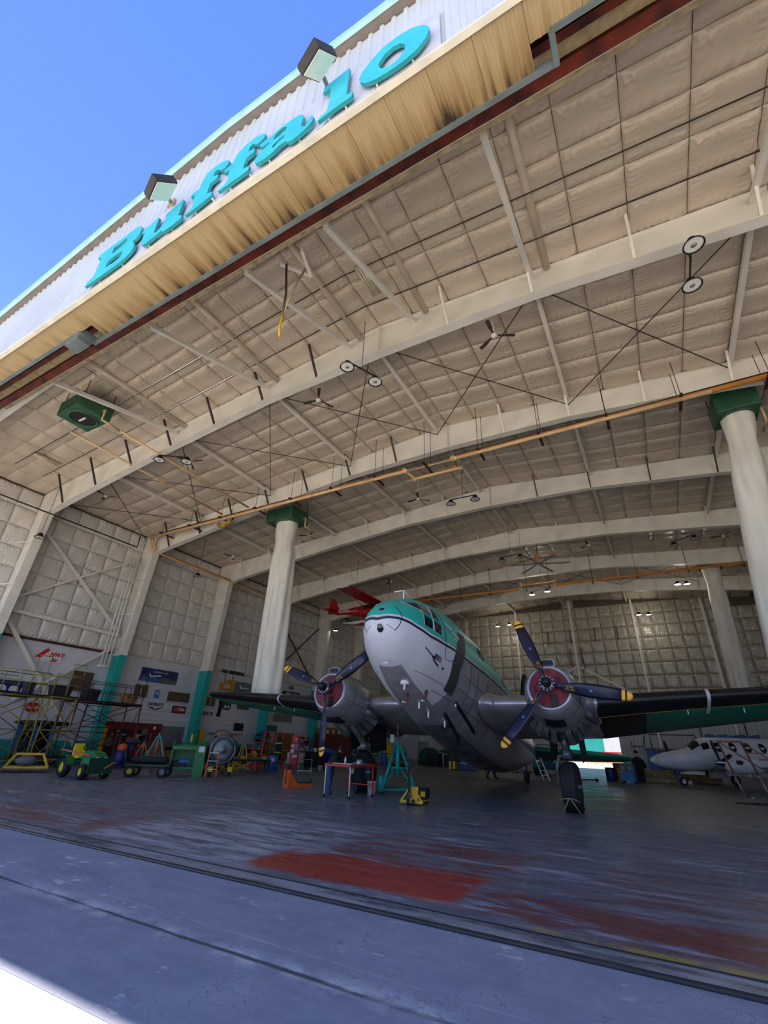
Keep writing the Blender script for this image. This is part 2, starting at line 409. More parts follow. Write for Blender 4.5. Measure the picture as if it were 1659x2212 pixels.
# ---- back wall
wb = empty('wall_back', (0, YB, 0), label='far end wall with shiny quilted insulation over ribbed siding', kind='structure')
M_siding = mat('ribbed_siding', (186, 186, 186), 0.5, var=0.06, scale=.8)
mb = MB(); mb.prism([(XL, 6.2), (XR, 6.2), (XR, roofz(XR)), (RX, roofz(RX)), (XL, roofz(XL))], 0.02, .3, 'Y'); mb.build('upper_backing', M_seam, wb)
DX0, DX1, DH = -9.6, -4.35, 4.2
mb = MB(); mb.b2((XL, .05, 0), (DX0, .3, 6.2)); mb.b2((DX1, .05, 0), (XR, .3, 6.2)); mb.b2((DX0, .05, DH), (DX1, .3, 6.2)); mb.build('lower_backing', M_siding, wb)
sp_ = MB()
for q in range(2): sp_.prism([(q * .36 + .02, 0), (q * .36 + .30, 0), (q * .36 + .27, -.05), (q * .36 + .05, -.05)], 0, 6.15, 'Z')
o = sp_.build('siding_panel', M_siding); sme = o.data; bpy.data.objects.remove(o, do_unlink=True)
x = -30.0
while x < 12:
    if not (x + .72 > DX0 and x < DX1):
        o = link('siding_panel', sme, wb); o.location = (x, .05, 0.02)
    x += .72
bw = 6.46 / 5; bh = 10.4 / 8
back_m = pillow_meshes(bw - .01, bh - .01, .15, M_quiltB, 8, wr=.10)
for i in range(36):
    xx = -32.6 + .0 + (i + .5) * bw
    for k in range(9):
        z = 6.25 + (k + .5) * bh
        if z + bh * .45 > roofz(xx) + .25: continue
        o = link('quilt_panel', rnd.choice(back_m), wb); o.matrix_local = plane_mtx((xx, .02, z), (1, 0, 0), (0, 0, 1))
for px in (-26.5, -20.05, -13.6, -7.2, -.7, 5.8, 12.2):
    mb = MB(); mb.b2((px - .12, -.28, 4.2 if DX0 < px < DX1 else 0), (px + .12, .02, roofz(px) - .05)); mb.build('wind_post', M_white, wb)
for a, b_ in (((-7.2, -.12, 10.1), (-13.4, -.12, 6.4)), ((-7.2, -.12, 10.1), (-1, -.12, 6.4))):
    mb = MB(); mb.bar(a, b_, .18); mb.build('diagonal_brace', M_white, wb)
for (x0, z0, x1, z1) in ((-10.03, 14.05, -10.05, 12.6), (-7.54, 13.97, -7.54, 12.55), (-4.86, 14.19, -4.96, 12.64), (-2.61, 14.16, -2.61, 12.59), (-7.82, 11.95, -7.78, 9.87), (-6.61, 12.08, -6.5, 9.62)):
    mb = MB(); mb.bar((x0, -.2, z0), (x1, -.2, z1), .09); mb.build('rusty_rod', M_rust, wb)
mb = MB(); mb.b2((XL, -.1, 6.1), (12, .04, 6.28)); mb.build('sill_beam', M_white, wb)
# ---- right wall (out of view, closes the building)
mb = MB(); mb.b2((XR, -2.2, 0), (XR + .3, YB + .3, 15.6)); tag(mb.build('wall_right', M_quiltW), 'far side wall of the hangar lined with insulation', kind='structure')

# ---- rigid frames
def frame(idx, Y, first=False):
    fr = empty('trim_%d' % (idx + 2), (0, Y, 0), label='white tapered steel portal frame number %d from the door' % (idx + 1), kind='structure')
    for s, xe in ((-1, XL), (1, XR)):
        xs = [RX + s * d for d in (0, 3, 6.2, 9.4, 12.6, 15, 17.3, 20, 23.4)]
        web = [(x, roofz(x) - .02) for x in xs] + [(xs[-1] + s * 1.75, roofz(xs[-1] + s * 1.75) - .02)] + [(xe - s * .1, botz(xs[-1]) - .02), (xs[-1], botz(xs[-1]))] + [(x, botz(x)) for x in xs[::-1][1:]]
        mb = MB(); mb.prism(web, -.015, .015, 'Y'); mb.build('rafter_web', M_white, fr)
        mb = MB()
        for a, b_ in zip(xs, xs[1:]):
            za, zb = botz(a), botz(b_)
            mb.add([(a, -.19, za), (b_, -.19, zb), (b_, .19, zb), (a, .19, za), (a, -.19, za - .045), (b_, -.19, zb - .045), (b_, .19, zb - .045), (a, .19, za - .045)], [(0, 1, 2, 3), (7, 6, 5, 4), (0, 4, 5, 1), (1, 5, 6, 2), (2, 6, 7, 3), (3, 7, 4, 0)])
        mb.build('bottom_flange', M_white, fr)
        mb = MB(); n_ = len(xs)
        for a, b_ in zip(xs, xs[1:]):
            za, zb = roofz(a) - .1, roofz(b_) - .1
            mb.add([(a, -.15, za), (b_, -.15, zb), (b_, .15, zb), (a, .15, za)], [(0, 1, 2, 3)])
        mb.build('top_flange', M_white, fr)
        # column: web + inner flange, teal below 6.4 m
        ci = lambda z: -s * -1 * 0 + (xe - s * (0.75 + 0.93 * z / 13.85) if True else 0)
        if first: continue
        mb = MB(); mb.prism([(xe, 6.45), (ci(6.45), 6.45), (ci(13.85), 13.85), (xe, 14.6)], -.02, .02, 'Y')
        mb.add([(ci(6.45), -.25, 6.45), (ci(6.45), .25, 6.45), (ci(13.85), .25, 13.85), (ci(13.85), -.25, 13.85), (ci(6.45) - s * .05, -.25, 6.45), (ci(6.45) - s * .05, .25, 6.45), (ci(13.85) - s * .05, .25, 13.85), (ci(13.85) - s * .05, -.25, 13.85)], [(0, 1, 2, 3), (7, 6, 5, 4), (0, 4, 5, 1), (1, 5, 6, 2), (2, 6, 7, 3), (3, 7, 4, 0)])
        mb.build('column', M_white, fr)
        mb = MB(); mb.prism([(xe, 0), (ci(0), 0), (ci(6.45), 6.45), (xe, 6.45)], -.02, .02, 'Y')
        mb.add([(ci(0), -.25, 0), (ci(0), .25, 0), (ci(6.45), .25, 6.45), (ci(6.45), -.25, 6.45), (ci(0) - s * .05, -.25, 0), (ci(0) - s * .05, .25, 0), (ci(6.45) - s * .05, .25, 6.45), (ci(6.45) - s * .05, -.25, 6.45)], [(0, 1, 2, 3), (7, 6, 5, 4), (0, 4, 5, 1), (1, 5, 6, 2), (2, 6, 7, 3), (3, 7, 4, 0)])
        mb.build('teal_column_base', M_teal, fr)
        for z in (9.2, 11.8):
            mb = MB(); mb.bar((xe, -.6, z), (ci(z), -.22, z), .06); mb.build('girt_brace', M_white, fr)
        x = RX + s * 3.1; k = 0
        while abs(x - RX) < 24:
            if x < 10:
                mb = MB(); mb.bar((x, -.95, roofz(x) - .12), (x, -.17, botz(x) - .02), .085 if idx < 3 else .07)
                mb.build('flange_brace', M_dark if (s < 0 and idx in (1, 2)) or (s > 0 and idx == 3) else M_white, fr)  # some braces coloured dark to stand for shade on the white steel
            x += s * 3.14
    mb = MB(); mb.b2((RX - .03, -.19, botz(RX)), (RX + .03, .19, roofz(RX) - .05)); mb.b2((RX - .5, -.19, botz(RX) - .06), (RX + .5, .19, botz(RX))) if first else None
    mb.build('ridge_stiffener', M_white, fr)
    return fr
frame(0, .22, True)
for i, y in enumerate(FR): frame(i + 1, y)
# struts of bay 1 (down to the door header) and of the other bays; rod bracing
st = empty('trim_9', (0, 0, 0), label='white roof struts and dark rod bracing between the frames', kind='structure')
for x in (-19.84, -13.5, -8.84, -5.74, -1.06, 5.2):
    mb = MB(); mb.bar((x, .25, 14.92), (x, 6.1, roofz(x) - .42), .16); mb.build('strut', M_white, st)
    mb = MB(); mb.tube([(x + .55, .25, roofz(x) - .16), (x + .55, 6.1, roofz(x) - .16)], .13, 8); mb.build('strut_pipe', M_quilt, st)
SX = [-32.2, -26.35, -19.85, -13.6, -7.9, -1.05, 5.3]
for b_ in range(6):
    y0 = FR[b_]; y1 = FR[b_ + 1] if b_ < 5 else YB
    for x in SX[1:]:
        if b_ > 2 and x > 0: continue
        mb = MB(); mb.bar((x, y0 + .2, roofz(x) - .32), (x, y1 - .2, roofz(x) - .32), .16); mb.build('strut', M_white, st)
    if b_ in (0, 4):
        for xa, xb in zip(SX, SX[1:]):
            for (p, q) in ((xa, xb), (xb, xa)):
                mb = MB(); mb.tube([(p, y0 + .2, roofz(p) - .55), (q, y1 - .2, roofz(q) - .55)], .022, 6); mb.build('brace_rod', M_dark, st)
# wall bracing of the side wall
for a, b_, w in (((-32.2, 6.5, 13.3), (-32.2, 13.4, 8.0), .17), ((-32.2, 6.5, 8.6), (-32.2, 13.4, 13.4), .13), ((-32.2, 6.5, 7.6), (-32.2, 13.0, .6), .2), ((-32.2, 13.3, 6.9), (-32.2, 8.4, 3.2), .17), ((-32.2, 6.4, 7.95), (-32.2, 13.5, 7.78), .2),
                 ((-32.2, 29.2, 13.0), (-32.2, 36.2, 7), .1), ((-32.2, 29.2, 7), (-32.2, 36.2, 13.0), .1)):
    mb = MB(); mb.bar(a, b_, w); mb.build('wall_brace', M_white if w > .11 else M_dark, st)
for k in range(3):
    mb = MB(); mb.tube([(-31.7, 12.55 + k * .25, 13.3), (-31.7, 12.55 + k * .25, 5.6)], .045, 8); mb.build('conduit', M_white, st)
mb = MB(); mb.tube([(-31.7, 12.4, 5.6), (-31.7, 13.4, 5.6)], .06, 8); mb.build('conduit', M_white, st)
for (y, z, dz) in ((3.2, 16.72, 0), (4.75, 16.75, 0)):
    mb = MB(); mb.tube([(-30, y, roofz(-30) - .3), (RX, y, roofz(RX) - .3), (9, y, roofz(9) - .3)], .02, 6); mb.build('cable', M_dark, st)

# ---- front: header, soffit, fascia
wf = empty('wall_front', (0, 0, 0), label='white ribbed fascia and stained soffit over the hangar door', kind='structure')
M_strip = mat('header_white', (232, 226, 212), 0.5, var=0.06)
M_dirty = mat('dirty_cream_sheet', (196, 176, 138), 0.6, var=0.2, scale=4)
mb = MB(); mb.b2((XL, -.02, 14.8), (XR, .04, 17.9)); mb.build('door_header', M_strip, wf)
mb = MB(); mb.b2((XL, -.13, 14.72), (XR, -.02, 14.80)); mb.build('header_lip', M_strip, wf)
mb = MB(); mb.b2((XL, .04, 14.80), (XR, .16, 14.9)); mb.build('header_liner', M_dirty, wf)
def soffit_material():
    m = bpy.data.materials.new('stained_soffit'); m.use_nodes = True; nt = m.node_tree; b = nt.nodes['Principled BSDF']; L = nt.links.new
    g = nt.nodes.new('ShaderNodeNewGeometry'); s = nt.nodes.new('ShaderNodeSeparateXYZ'); L(g.outputs['Position'], s.inputs[0])
    mp = nt.nodes.new('ShaderNodeMapping'); mp.inputs['Scale'].default_value = (3.5, .25, 1); L(g.outputs['Position'], mp.inputs[0])
    n = nt.nodes.new('ShaderNodeTexNoise'); n.inputs['Scale'].default_value = 1.6; n.inputs['Detail'].default_value = 6; L(mp.outputs[0], n.inputs[0])
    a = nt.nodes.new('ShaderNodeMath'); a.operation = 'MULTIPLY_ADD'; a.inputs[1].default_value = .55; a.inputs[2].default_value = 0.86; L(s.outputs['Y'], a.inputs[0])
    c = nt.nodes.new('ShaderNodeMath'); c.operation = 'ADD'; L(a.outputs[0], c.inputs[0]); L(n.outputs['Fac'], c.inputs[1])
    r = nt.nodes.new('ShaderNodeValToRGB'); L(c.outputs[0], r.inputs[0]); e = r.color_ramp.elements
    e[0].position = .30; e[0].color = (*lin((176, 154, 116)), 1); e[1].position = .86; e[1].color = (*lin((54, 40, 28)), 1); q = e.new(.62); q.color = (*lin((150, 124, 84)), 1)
    L(r.outputs[0], b.inputs['Base Color']); b.inputs['Roughness'].default_value = .5
    return m
M_soff = soffit_material()
# soffit sheets, one every 0.9 m, with folded ribs; the edge steps back beyond the two notches
NL, NR = -13.55, .62
def sheet(w, depth):
    s = MB(); n = int(round(w / .15))
    pts = []
    for k in range(n): x0 = k * w / n; pts += [(x0, 0), (x0 + .02, -.018), (x0 + .05, -.018), (x0 + .07, 0)]
    pts.append((w, 0))
    vs = [(x, 0, z) for x, z in pts] + [(x, depth, z) for x, z in pts]; k = len(pts)
    s.add(vs, [(i, i + 1, k + i + 1, k + i) for i in range(k - 1)])
    o = s.build('soffit_sheet', M_soff); me = o.data; bpy.data.objects.remove(o, do_unlink=True); return me
sh_mid, sh_end = sheet(.88, 1.12), sheet(.88, .64)
x = -31.6
while x < 12:
    o = link('soffit_sheet', sh_mid if NL - .3 < x < NR - .5 else sh_end, wf); o.location = (x, -2.22, 12.86); x += .885
def edge(x0, x1, y):
    mb = MB(); mb.b2((x0, y - .06, 12.78), (x1, y + .03, 12.98)); mb.build('soffit_edge', M_flash, wf)
edge(XL, NL, -1.58); edge(NL, NR, -1.10); edge(NR, XR, -1.58)
for xn in (NL, NR):
    mb = MB(); mb.b2((xn - .05, -1.61, 12.76), (xn + .05, -1.07, 13.0)); mb.build('notch_flashing', M_flash, wf)
mb = MB(); mb.b2((NL - .75, -1.6, 12.6), (NL - .05, -1.2, 12.8)); mb.build('junction_box', M_flash, wf)
def ibeam(name, y, z, w=.26, h=.45):
    mb = MB(); mb.b2((XL, y - w / 2, z), (XR, y + w / 2, z + .03)); mb.b2((XL, y - .015, z + .03), (XR, y + .015, z + h)); mb.b2((XL, y - w / 2, z + h), (XR, y + w / 2, z + h + .03)); mb.build(name, M_rust, wf)
ibeam('door_rail', -.42, 14.1); ibeam('door_rail', -1.0, 13.95, .16)
mb = MB(); mb.b2((XL, -.98, 14.5), (XR, -.45, 14.53)); mb.build('inner_soffit', M_dirty, wf)
mb = MB(); mb.b2((XL, -2.2, 15.0), (XR, -.05, 15.05)); mb.build('canopy_deck', M_dark, wf)
# fascia: ribbed white sheets cut to the gable
M_fascia = mat('white_fascia', (206, 209, 214), 0.5, var=0.04, scale=.7)
def ftop(x): return 16.40 - .075 * abs(x + 7.2)
x = -32.4; nsh = 0
while x < 13:
    w = .9; s = MB(); pts = []
    for k in range(3):
        x0 = k * .3; pts += [(x0, 0), (x0 + .13, 0), (x0 + .16, -.04), (x0 + .24, -.04), (x0 + .27, 0)]
    pts.append((.9, 0)); k = len(pts)
    vs = [(x + a, -2.25 + b_, 12.86) for a, b_ in pts] + [(x + a, -2.25 + b_, ftop(x + a)) for a, b_ in pts]
    s.add(vs, [(i, i + 1, k + i + 1, k + i) for i in range(k - 1)]); s.build('fascia_sheet', M_fascia, wf); x += .9
mb = MB(); mb.b2((XL, -2.32, 12.80), (XR, -2.2, 12.88)); mb.build('fascia_drip', M_strip, wf)
M_rake = mat('pale_teal_trim', (176, 222, 220), 0.45, var=0.05)
M_rakeu = mat('rake_underside', (120, 112, 108), 0.6, var=0.1)
for s, xe in ((-1, XL - .4), (1, XR + .4)):
    xa = -7.2
    za, zb = ftop(xa) + .02, ftop(xe) + .02
    for nm, y0, y1, zl, zh, mm in (('rake_trim', -2.53, -2.45, -.02, .22, M_rake), ('rake_soffit', -2.45, -2.2, .0, .05, M_rakeu)):
        mb = MB(); mb.add([(xa, y0, za + zl), (xe, y0, zb + zl), (xe, y1, zb + zl), (xa, y1, za + zl), (xa, y0, za + zh), (xe, y0, zb + zh), (xe, y1, zb + zh), (xa, y1, za + zh)], [(0, 1, 2, 3), (7, 6, 5, 4), (0, 4, 5, 1), (1, 5, 6, 2), (2, 6, 7, 3), (3, 7, 4, 0)])
        mb.build(nm, mm, wf)
# ---- sign
sg = empty('shop_sign', (-6.5, -2.3, 12.95), label='long white board with raised turquoise Buffalo lettering on the fascia', cat='sign')
M_turq = mat('turquoise_letter', (62, 200, 214), 0.45, var=0.05, scale=2)
M_turqe = mat('turquoise_edge', (38, 150, 158), 0.5, var=0.08)
M_board = mat('sign_board', (214, 212, 222), 0.55, var=0.07, scale=1.3)
for k in range(8):
    xa = -12.05 + k * 1.365; mb = MB(); mb.b2((xa + .005 + 6.5, -.025, -.02), (xa + 1.36 + 6.5, .0, 1.46)); mb.build('board_panel', M_board, sg)
LET = {
 'B': [[(-11.53, 12.55), (-11.54, 12.76), (-11.31, 12.81), (-11.27, 12.94), (-11.36, 13.70), (-11.57, 13.77), (-11.57, 13.93), (-11.39, 13.95), (-10.67, 13.95), (-9.81, 13.93), (-9.63, 13.80), (-9.54, 13.62), (-9.54, 13.37), (-9.66, 13.26), (-9.78, 13.25), (-9.62, 13.08), (-9.53, 12.83), (-9.62, 12.68), (-9.85, 12.57), (-10.06, 12.54), (-10.75, 12.52), (-11.12, 12.54)], [(-10.76, 13.43), (-10.78, 13.73), (-10.56, 13.72), (-10.29, 13.77), (-10.15, 13.65), (-10.15, 13.54), (-10.32, 13.46), (-10.60, 13.43)], [(-10.77, 12.86), (-10.76, 13.14), (-10.48, 13.17), (-10.14, 13.13), (-10.08, 12.95), (-10.20, 12.84), (-10.49, 12.82)]],
 'u': [[(-9.39, 13.27), (-9.36, 13.41), (-8.83, 13.55), (-8.77, 13.48), (-8.75, 12.85), (-8.63, 12.78), (-8.49, 12.88), (-8.40, 13.21), (-8.49, 13.34), (-8.43, 13.41), (-8.16, 13.47), (-7.90, 13.56), (-7.85, 13.49), (-7.83, 12.82), (-7.67, 12.72), (-7.65, 12.57), (-7.94, 12.52), (-8.28, 12.53), (-8.37, 12.65), (-8.69, 12.60), (-8.93, 12.57), (-9.07, 12.58), (-9.18, 12.69), (-9.23, 12.84), (-9.24, 13.22)]],
 'f': [[(-7.49, 12.55), (-7.45, 12.68), (-7.32, 12.72), (-7.40, 13.32), (-7.54, 13.32), (-7.55, 13.46), (-7.45, 13.47), (-7.30, 13.46), (-7.27, 13.74), (-7.17, 14.03), (-6.95, 14.09), (-6.67, 14.05), (-6.45, 13.91), (-6.37, 13.80), (-6.39, 13.66), (-6.49, 13.59), (-6.62, 13.63), (-6.75, 13.80), (-6.84, 13.78), (-6.85, 13.60), (-6.65, 13.49), (-6.66, 13.35), (-6.86, 13.31), (-6.87, 13.16), (-6.86, 12.89), (-6.68, 12.81), (-6.64, 12.64), (-7.05, 12.56), (-7.29, 12.55)]],
 'f2': [[(-6.43, 12.59), (-6.37, 12.68), (-6.23, 12.72), (-6.17, 12.83), (-6.24, 13.29), (-6.41, 13.30), (-6.41, 13.46), (-6.25, 13.48), (-6.19, 13.56), (-6.14, 13.79), (-5.93, 13.99), (-5.62, 14.02), (-5.36, 13.93), (-5.25, 13.80), (-5.26, 13.64), (-5.39, 13.57), (-5.50, 13.59), (-5.60, 13.76), (-5.70, 13.73), (-5.71, 13.53), (-5.49, 13.45), (-5.48, 13.28), (-5.70, 13.24), (-5.72, 13.07), (-5.71, 12.82), (-5.51, 12.75), (-5.51, 12.58), (-5.70, 12.56), (-6.01, 12.57), (-6.31, 12.56)]],
 'a': [[(-5.33, 12.67), (-5.39, 12.83), (-5.32, 12.95), (-5.20, 13.06), (-4.98, 13.15), (-5.06, 13.21), (-5.24, 13.23), (-5.31, 13.31), (-5.33, 13.39), (-5.21, 13.46), (-5.01, 13.41), (-4.87, 13.52), (-4.71, 13.53), (-4.43, 13.53), (-4.24, 13.47), (-4.12, 13.34), (-4.09, 13.21), (-4.12, 12.93), (-4.09, 12.82), (-4.00, 12.75), (-3.91, 12.89), (-3.90, 13.02), (-3.82, 12.96), (-3.79, 12.86), (-3.82, 12.71), (-3.94, 12.61), (-4.14, 12.53), (-4.31, 12.52), (-4.42, 12.57), (-4.49, 12.69), (-4.65, 12.69), (-4.82, 12.59), (-5.00, 12.56), (-5.19, 12.58), (-5.27, 12.61)], [(-4.91, 13.17), (-4.88, 13.38), (-4.71, 13.46), (-4.59, 13.39), (-4.55, 13.32), (-4.58, 13.19), (-4.74, 13.16)], [(-4.89, 12.86), (-4.88, 12.92), (-4.71, 13.01), (-4.55, 13.04), (-4.59, 12.93), (-4.73, 12.89), (-4.82, 12.79)]],
 'l': [[(-3.65, 12.53), (-3.62, 12.65), (-3.45, 12.72), (-3.43, 12.96), (-3.45, 13.67), (-3.64, 13.68), (-3.64, 13.93), (-3.41, 13.94), (-3.02, 13.98), (-3.01, 13.90), (-3.00, 12.81), (-2.86, 12.76), (-2.86, 12.58), (-3.09, 12.58), (-3.38, 12.57)]],
 'o': [[(-2.70, 12.92), (-2.73, 13.08), (-2.68, 13.29), (-2.48, 13.56), (-2.21, 13.76), (-1.90, 13.77), (-1.58, 13.65), (-1.37, 13.42), (-1.27, 13.22), (-1.26, 13.03), (-1.33, 12.79), (-1.49, 12.59), (-1.77, 12.49), (-2.08, 12.51), (-2.34, 12.57), (-2.55, 12.69)], [(-2.29, 12.99), (-2.30, 13.15), (-2.18, 13.38), (-2.00, 13.44), (-1.84, 13.36), (-1.74, 13.16), (-1.74, 12.96), (-1.86, 12.75), (-2.05, 12.71), (-2.21, 12.83)]],
}
for key, cs in LET.items():
    cu = bpy.data.curves.new('letter', 'CURVE'); cu.dimensions = '2D'; cu.fill_mode = 'BOTH'; cu.extrude = .035
    for c in cs:
        s = cu.splines.new('POLY'); s.points.add(len(c) - 1); s.use_cyclic_u = True
        for p_, (a, b_) in zip(s.points, c): p_.co = (a * 1.031 + 6.5, 1.7 + (b_ - 1.7) * 1.031 - 12.95, 0, 1)
    t = bpy.data.objects.new('tmp', cu); COL.objects.link(t)
    me = bpy.data.meshes.new_from_object(t.evaluated_get(bpy.context.evaluated_depsgraph_get())); bpy.data.objects.remove(t, do_unlink=True)
    me.transform(Matrix.Rotation(R(90), 4, 'X')); me.transform(Matrix.Translation((0, -.12, 0)))
    me.materials.clear(); me.materials.append(M_turq); me.materials.append(M_turqe)
    for p_ in me.polygons: p_.material_index = 0 if p_.normal.y < -.5 else 1
    L_ = link('letter', me, sg); L_['label'] = 'turquoise raised letter ' + key[0]
    xs = [a * 1.031 + 6.5 for a, _ in cs[0]]
    for xx in (min(xs) + .25 * (max(xs) - min(xs)), min(xs) + .75 * (max(xs) - min(xs))):
        mb = MB(); mb.bar((xx, -.11, .0), (xx, 0, -.01), .03); mb.build('standoff', M_white, L_)
# ---- floodlights on the fascia
M_lens = mat('flood_lens', (236, 234, 214), 0.25, var=0.03, spec=.6)
def flood(loc, base, label):
    f = empty('floodlight', loc, 0, label, 'floodlight', 'floodlights above the sign')
    rot = (R(48), 0, R(-18))
    mb = MB(); mb.box((0, 0, 0), (.62, .62, .20), rot=rot); mb.build('housing', M_dark, f, bevel=.03)
    nrm = Euler(rot).to_matrix() @ Vector((0, 0, -1))
    mb = MB(); mb.box(nrm * .105, (.54, .54, .02), rot=rot); mb.build('lens', M_lens, f)
    mb = MB(); d = Vector(base) - Vector(loc); mb.bar(-nrm * .08, d, .07); mb.build('arm', M_grey, f)
    mb = MB(); mb.box(d, (.2, .06, .3)); mb.build('mount', M_dirty, f)
flood((-3.55, -2.95, 14.0), (-3.78, -2.3, 14.62), 'square floodlight above the letter l of the sign')
flood((-8.3, -2.95, 13.75), (-9.1, -2.3, 14.8), 'square floodlight above the letters u and f of the sign')
# ================================================================ hung from the roof
M_lamp = mat('lamp_lens', (232, 230, 224), 0.35, var=0.02)
M_lampc = mat('lamp_driver', (150, 148, 144), 0.5, var=0.05)
M_lit = mat('lamp_lens_lit', (255, 250, 232), 0.4, var=0.0, emit=14.0)
M_green = mat('heater_green', (48, 92, 66), 0.5, var=0.12, scale=2)
M_hole = mat('dark_opening', (20, 30, 26), 0.8, var=0.1)
M_duct = mat('fabric_duct', (222, 218, 208), 0.75, var=0.07, scale=1.2, bump=.3, bscale=5, stretch=(3, 3, .5))
M_fanw = mat('fan_hub', (214, 208, 198), 0.45, var=0.05)
M_fanb = mat('fan_blade', (62, 56, 52), 0.5, var=0.1)
M_chain = mat('chain_steel', (90, 84, 76), 0.5, .6)
M_yel = mat('yellow_paint', (226, 178, 38), 0.5, var=0.12, scale=3)

def lamp_part(root, p, lit, tilt=0):
    mb = MB(); mb.lathe([(.05, .22), (.12, .2), (.16, .06), (.27, -.02), (.285, -.06), (.26, -.06), (.24, -.03)], p, 'Z', 20); s = mb.build('shade', M_black, root)
    mb = MB(); mb.lathe([(.001, -.04), (.24, -.035)], p, 'Z', 20); mb.build('lens', M_lit if lit else M_lamp, s)
    if not lit:
        mb = MB(); mb.lathe([(.001, -.055), (.08, -.05), (.08, -.03)], p, 'Z', 12); mb.build('driver', M_lampc, s)
PAIRS = [((-8, 4.9), (-7.45, 6.09), 0, 'twin lamp hanging in front of the first frame near the ridge'), ((3.36, 5.45), (3.37, 6.9), 0, 'large twin lamp high on the side nearest the camera'),
         ((-20.49, 5.95), (-19.32, 6.73), 0, 'twin lamp beside the two pipes running to the green heater'), ((-8.59, 17.11), (-7.11, 17.17), 0, 'unlit twin lamp just below the pipe loop'),
         ((-8.53, 27.55), (-7.08, 27.45), 0, 'unlit twin lamp beside the big six-blade fan'), ((2.98, 29.47), (4.18, 28.71), 0, 'unlit twin lamp between the two hanging fabric ducts'),
         ((-8.52, 37.43), (-7.03, 36.95), 1, 'lit twin lamp below the loop of the rear pipe'), ((3.3, 39.1), (4.0, 39.3), 1, 'lit twin lamp beside the farther fabric duct'),
         ((-.1, 48.8), (.8, 49.1), 1, 'lit twin lamp before the far quilted wall, beside the far duct'), ((-15.2, 48.8), (-13.7, 48.5), 1, 'lit twin lamp before the far wall above the aircraft nose stripe')]
for (a, b, lit, lab) in PAIRS:
    cx, cy = (a[0] + b[0]) / 2, (a[1] + b[1]) / 2
    root = empty('twin_lamp', (cx, cy, 14.6), 0, lab, 'lamp', 'twin high bay lamps')
    pa, pb = (a[0] - cx, a[1] - cy, 0), (b[0] - cx, b[1] - cy, 0)
    mb = MB(); mb.bar((pa[0], pa[1], .24), (pb[0], pb[1], .24), .05); mb.build('cross_bar', M_dark, root)
    mb = MB(); mb.tube([(0, 0, .24), (0, 0, roofz(cx) - 14.62)], .012, 6); mb.build('hanger_wire', M_dark, root)
    lamp_part(root, pa, lit); lamp_part(root, pb, lit)
    if lit:
        ld = bpy.data.lights.new('lamp_glow', 'POINT'); ld.energy = 60; ld.color = (1, .93, .8); ld.shadow_soft_size = .2
        lo = bpy.data.objects.new('lamp_glow', ld); COL.objects.link(lo); lo.location = (cx, cy, 14.35)
for (p, lit, lab) in (((-30.5, 5.99, 12.04), 0, 'single black lamp on the side wall by the first column'), ((-29.1, 16.4, 12.66), 0, 'single black lamp hanging under the side wall pipe'), ((-30.6, 37.2, 12.9), 1, 'single lit lamp behind the red seaplane')):
    root = empty('wall_lamp', p, 0, lab, 'lamp'); lamp_part(root, (0, 0, 0), lit)
    mb = MB(); mb.tube([(0, 0, .2), (0, 0, roofz(p[0]) - p[2])], .015, 6); mb.build('hanger_rod', M_dark, root)

def fan(p, rz, lab):
    root = empty('ceiling_fan', p, rz, lab, 'fan', 'three-blade ceiling fans')
    mb = MB(); mb.lathe([(.001, -.1), (.1, -.08), (.13, 0), (.1, .09), (.03, .12)], (0, 0, 0), 'Z', 14); mb.build('motor', M_fanw, root)
    mb = MB(); mb.tube([(0, 0, .1), (0, 0, max(.2, roofz(p[0]) - p[2] - .02))], .018, 6); mb.build('downrod', M_fanw, root)
    for k in range(3):
        a = k * 2.0944; mb = MB(); c, s = math.cos(a), math.sin(a)
        pr = [(.1, -.03), (.3, -.05), (.42, -.08), (.78, -.085), (.80, .0), (.78, .06), (.42, .05), (.3, .03), (.1, .03)]
        vs = [(x * c - y * s, x * s + y * c, .02 + y * .25) for x, y in pr] + [(x * c - y * s, x * s + y * c, .035 + y * .25) for x, y in pr]; n = len(pr)
        mb.add(vs, [tuple(range(n)), tuple(range(2 * n - 1, n - 1, -1))] + [(i, (i + 1) % n, n + (i + 1) % n, n + i) for i in range(n)]); mb.build('blade', M_fanb, root)
for p, rz, lab in (((-2.8, 7.05, 15.7), .5, 'ceiling fan right behind the first frame, nearest of the fans'), ((-11.0, 6.95, 15.65), 1.2, 'ceiling fan behind the first frame by the ridge lamp'), ((-20.7, 7.9, 15.6), .2, 'ceiling fan above the twin lamp and heater pipes'), ((-28.2, 7.7, 15.1), .8, 'ceiling fan in the corner above the first side column'),
                   ((-28.7, 19.1, 15.1), .3, 'ceiling fan in the third bay near the side wall'), ((-20.9, 19.2, 15.6), 1.5, 'ceiling fan just beside the nearer fabric duct'), ((-10.9, 17.45, 15.6), .9, 'ceiling fan under the pipe loop'), ((-2.38, 29.7, 15.6), .4, 'ceiling fan beyond the big six-blade fan'),
                   ((6.28, 31.8, 15.6), 1.0, 'ceiling fan above the farther fabric duct'), ((-20.4, 31.5, 15.6), .6, 'ceiling fan above the red seaplane wing')): fan(p, rz, lab)
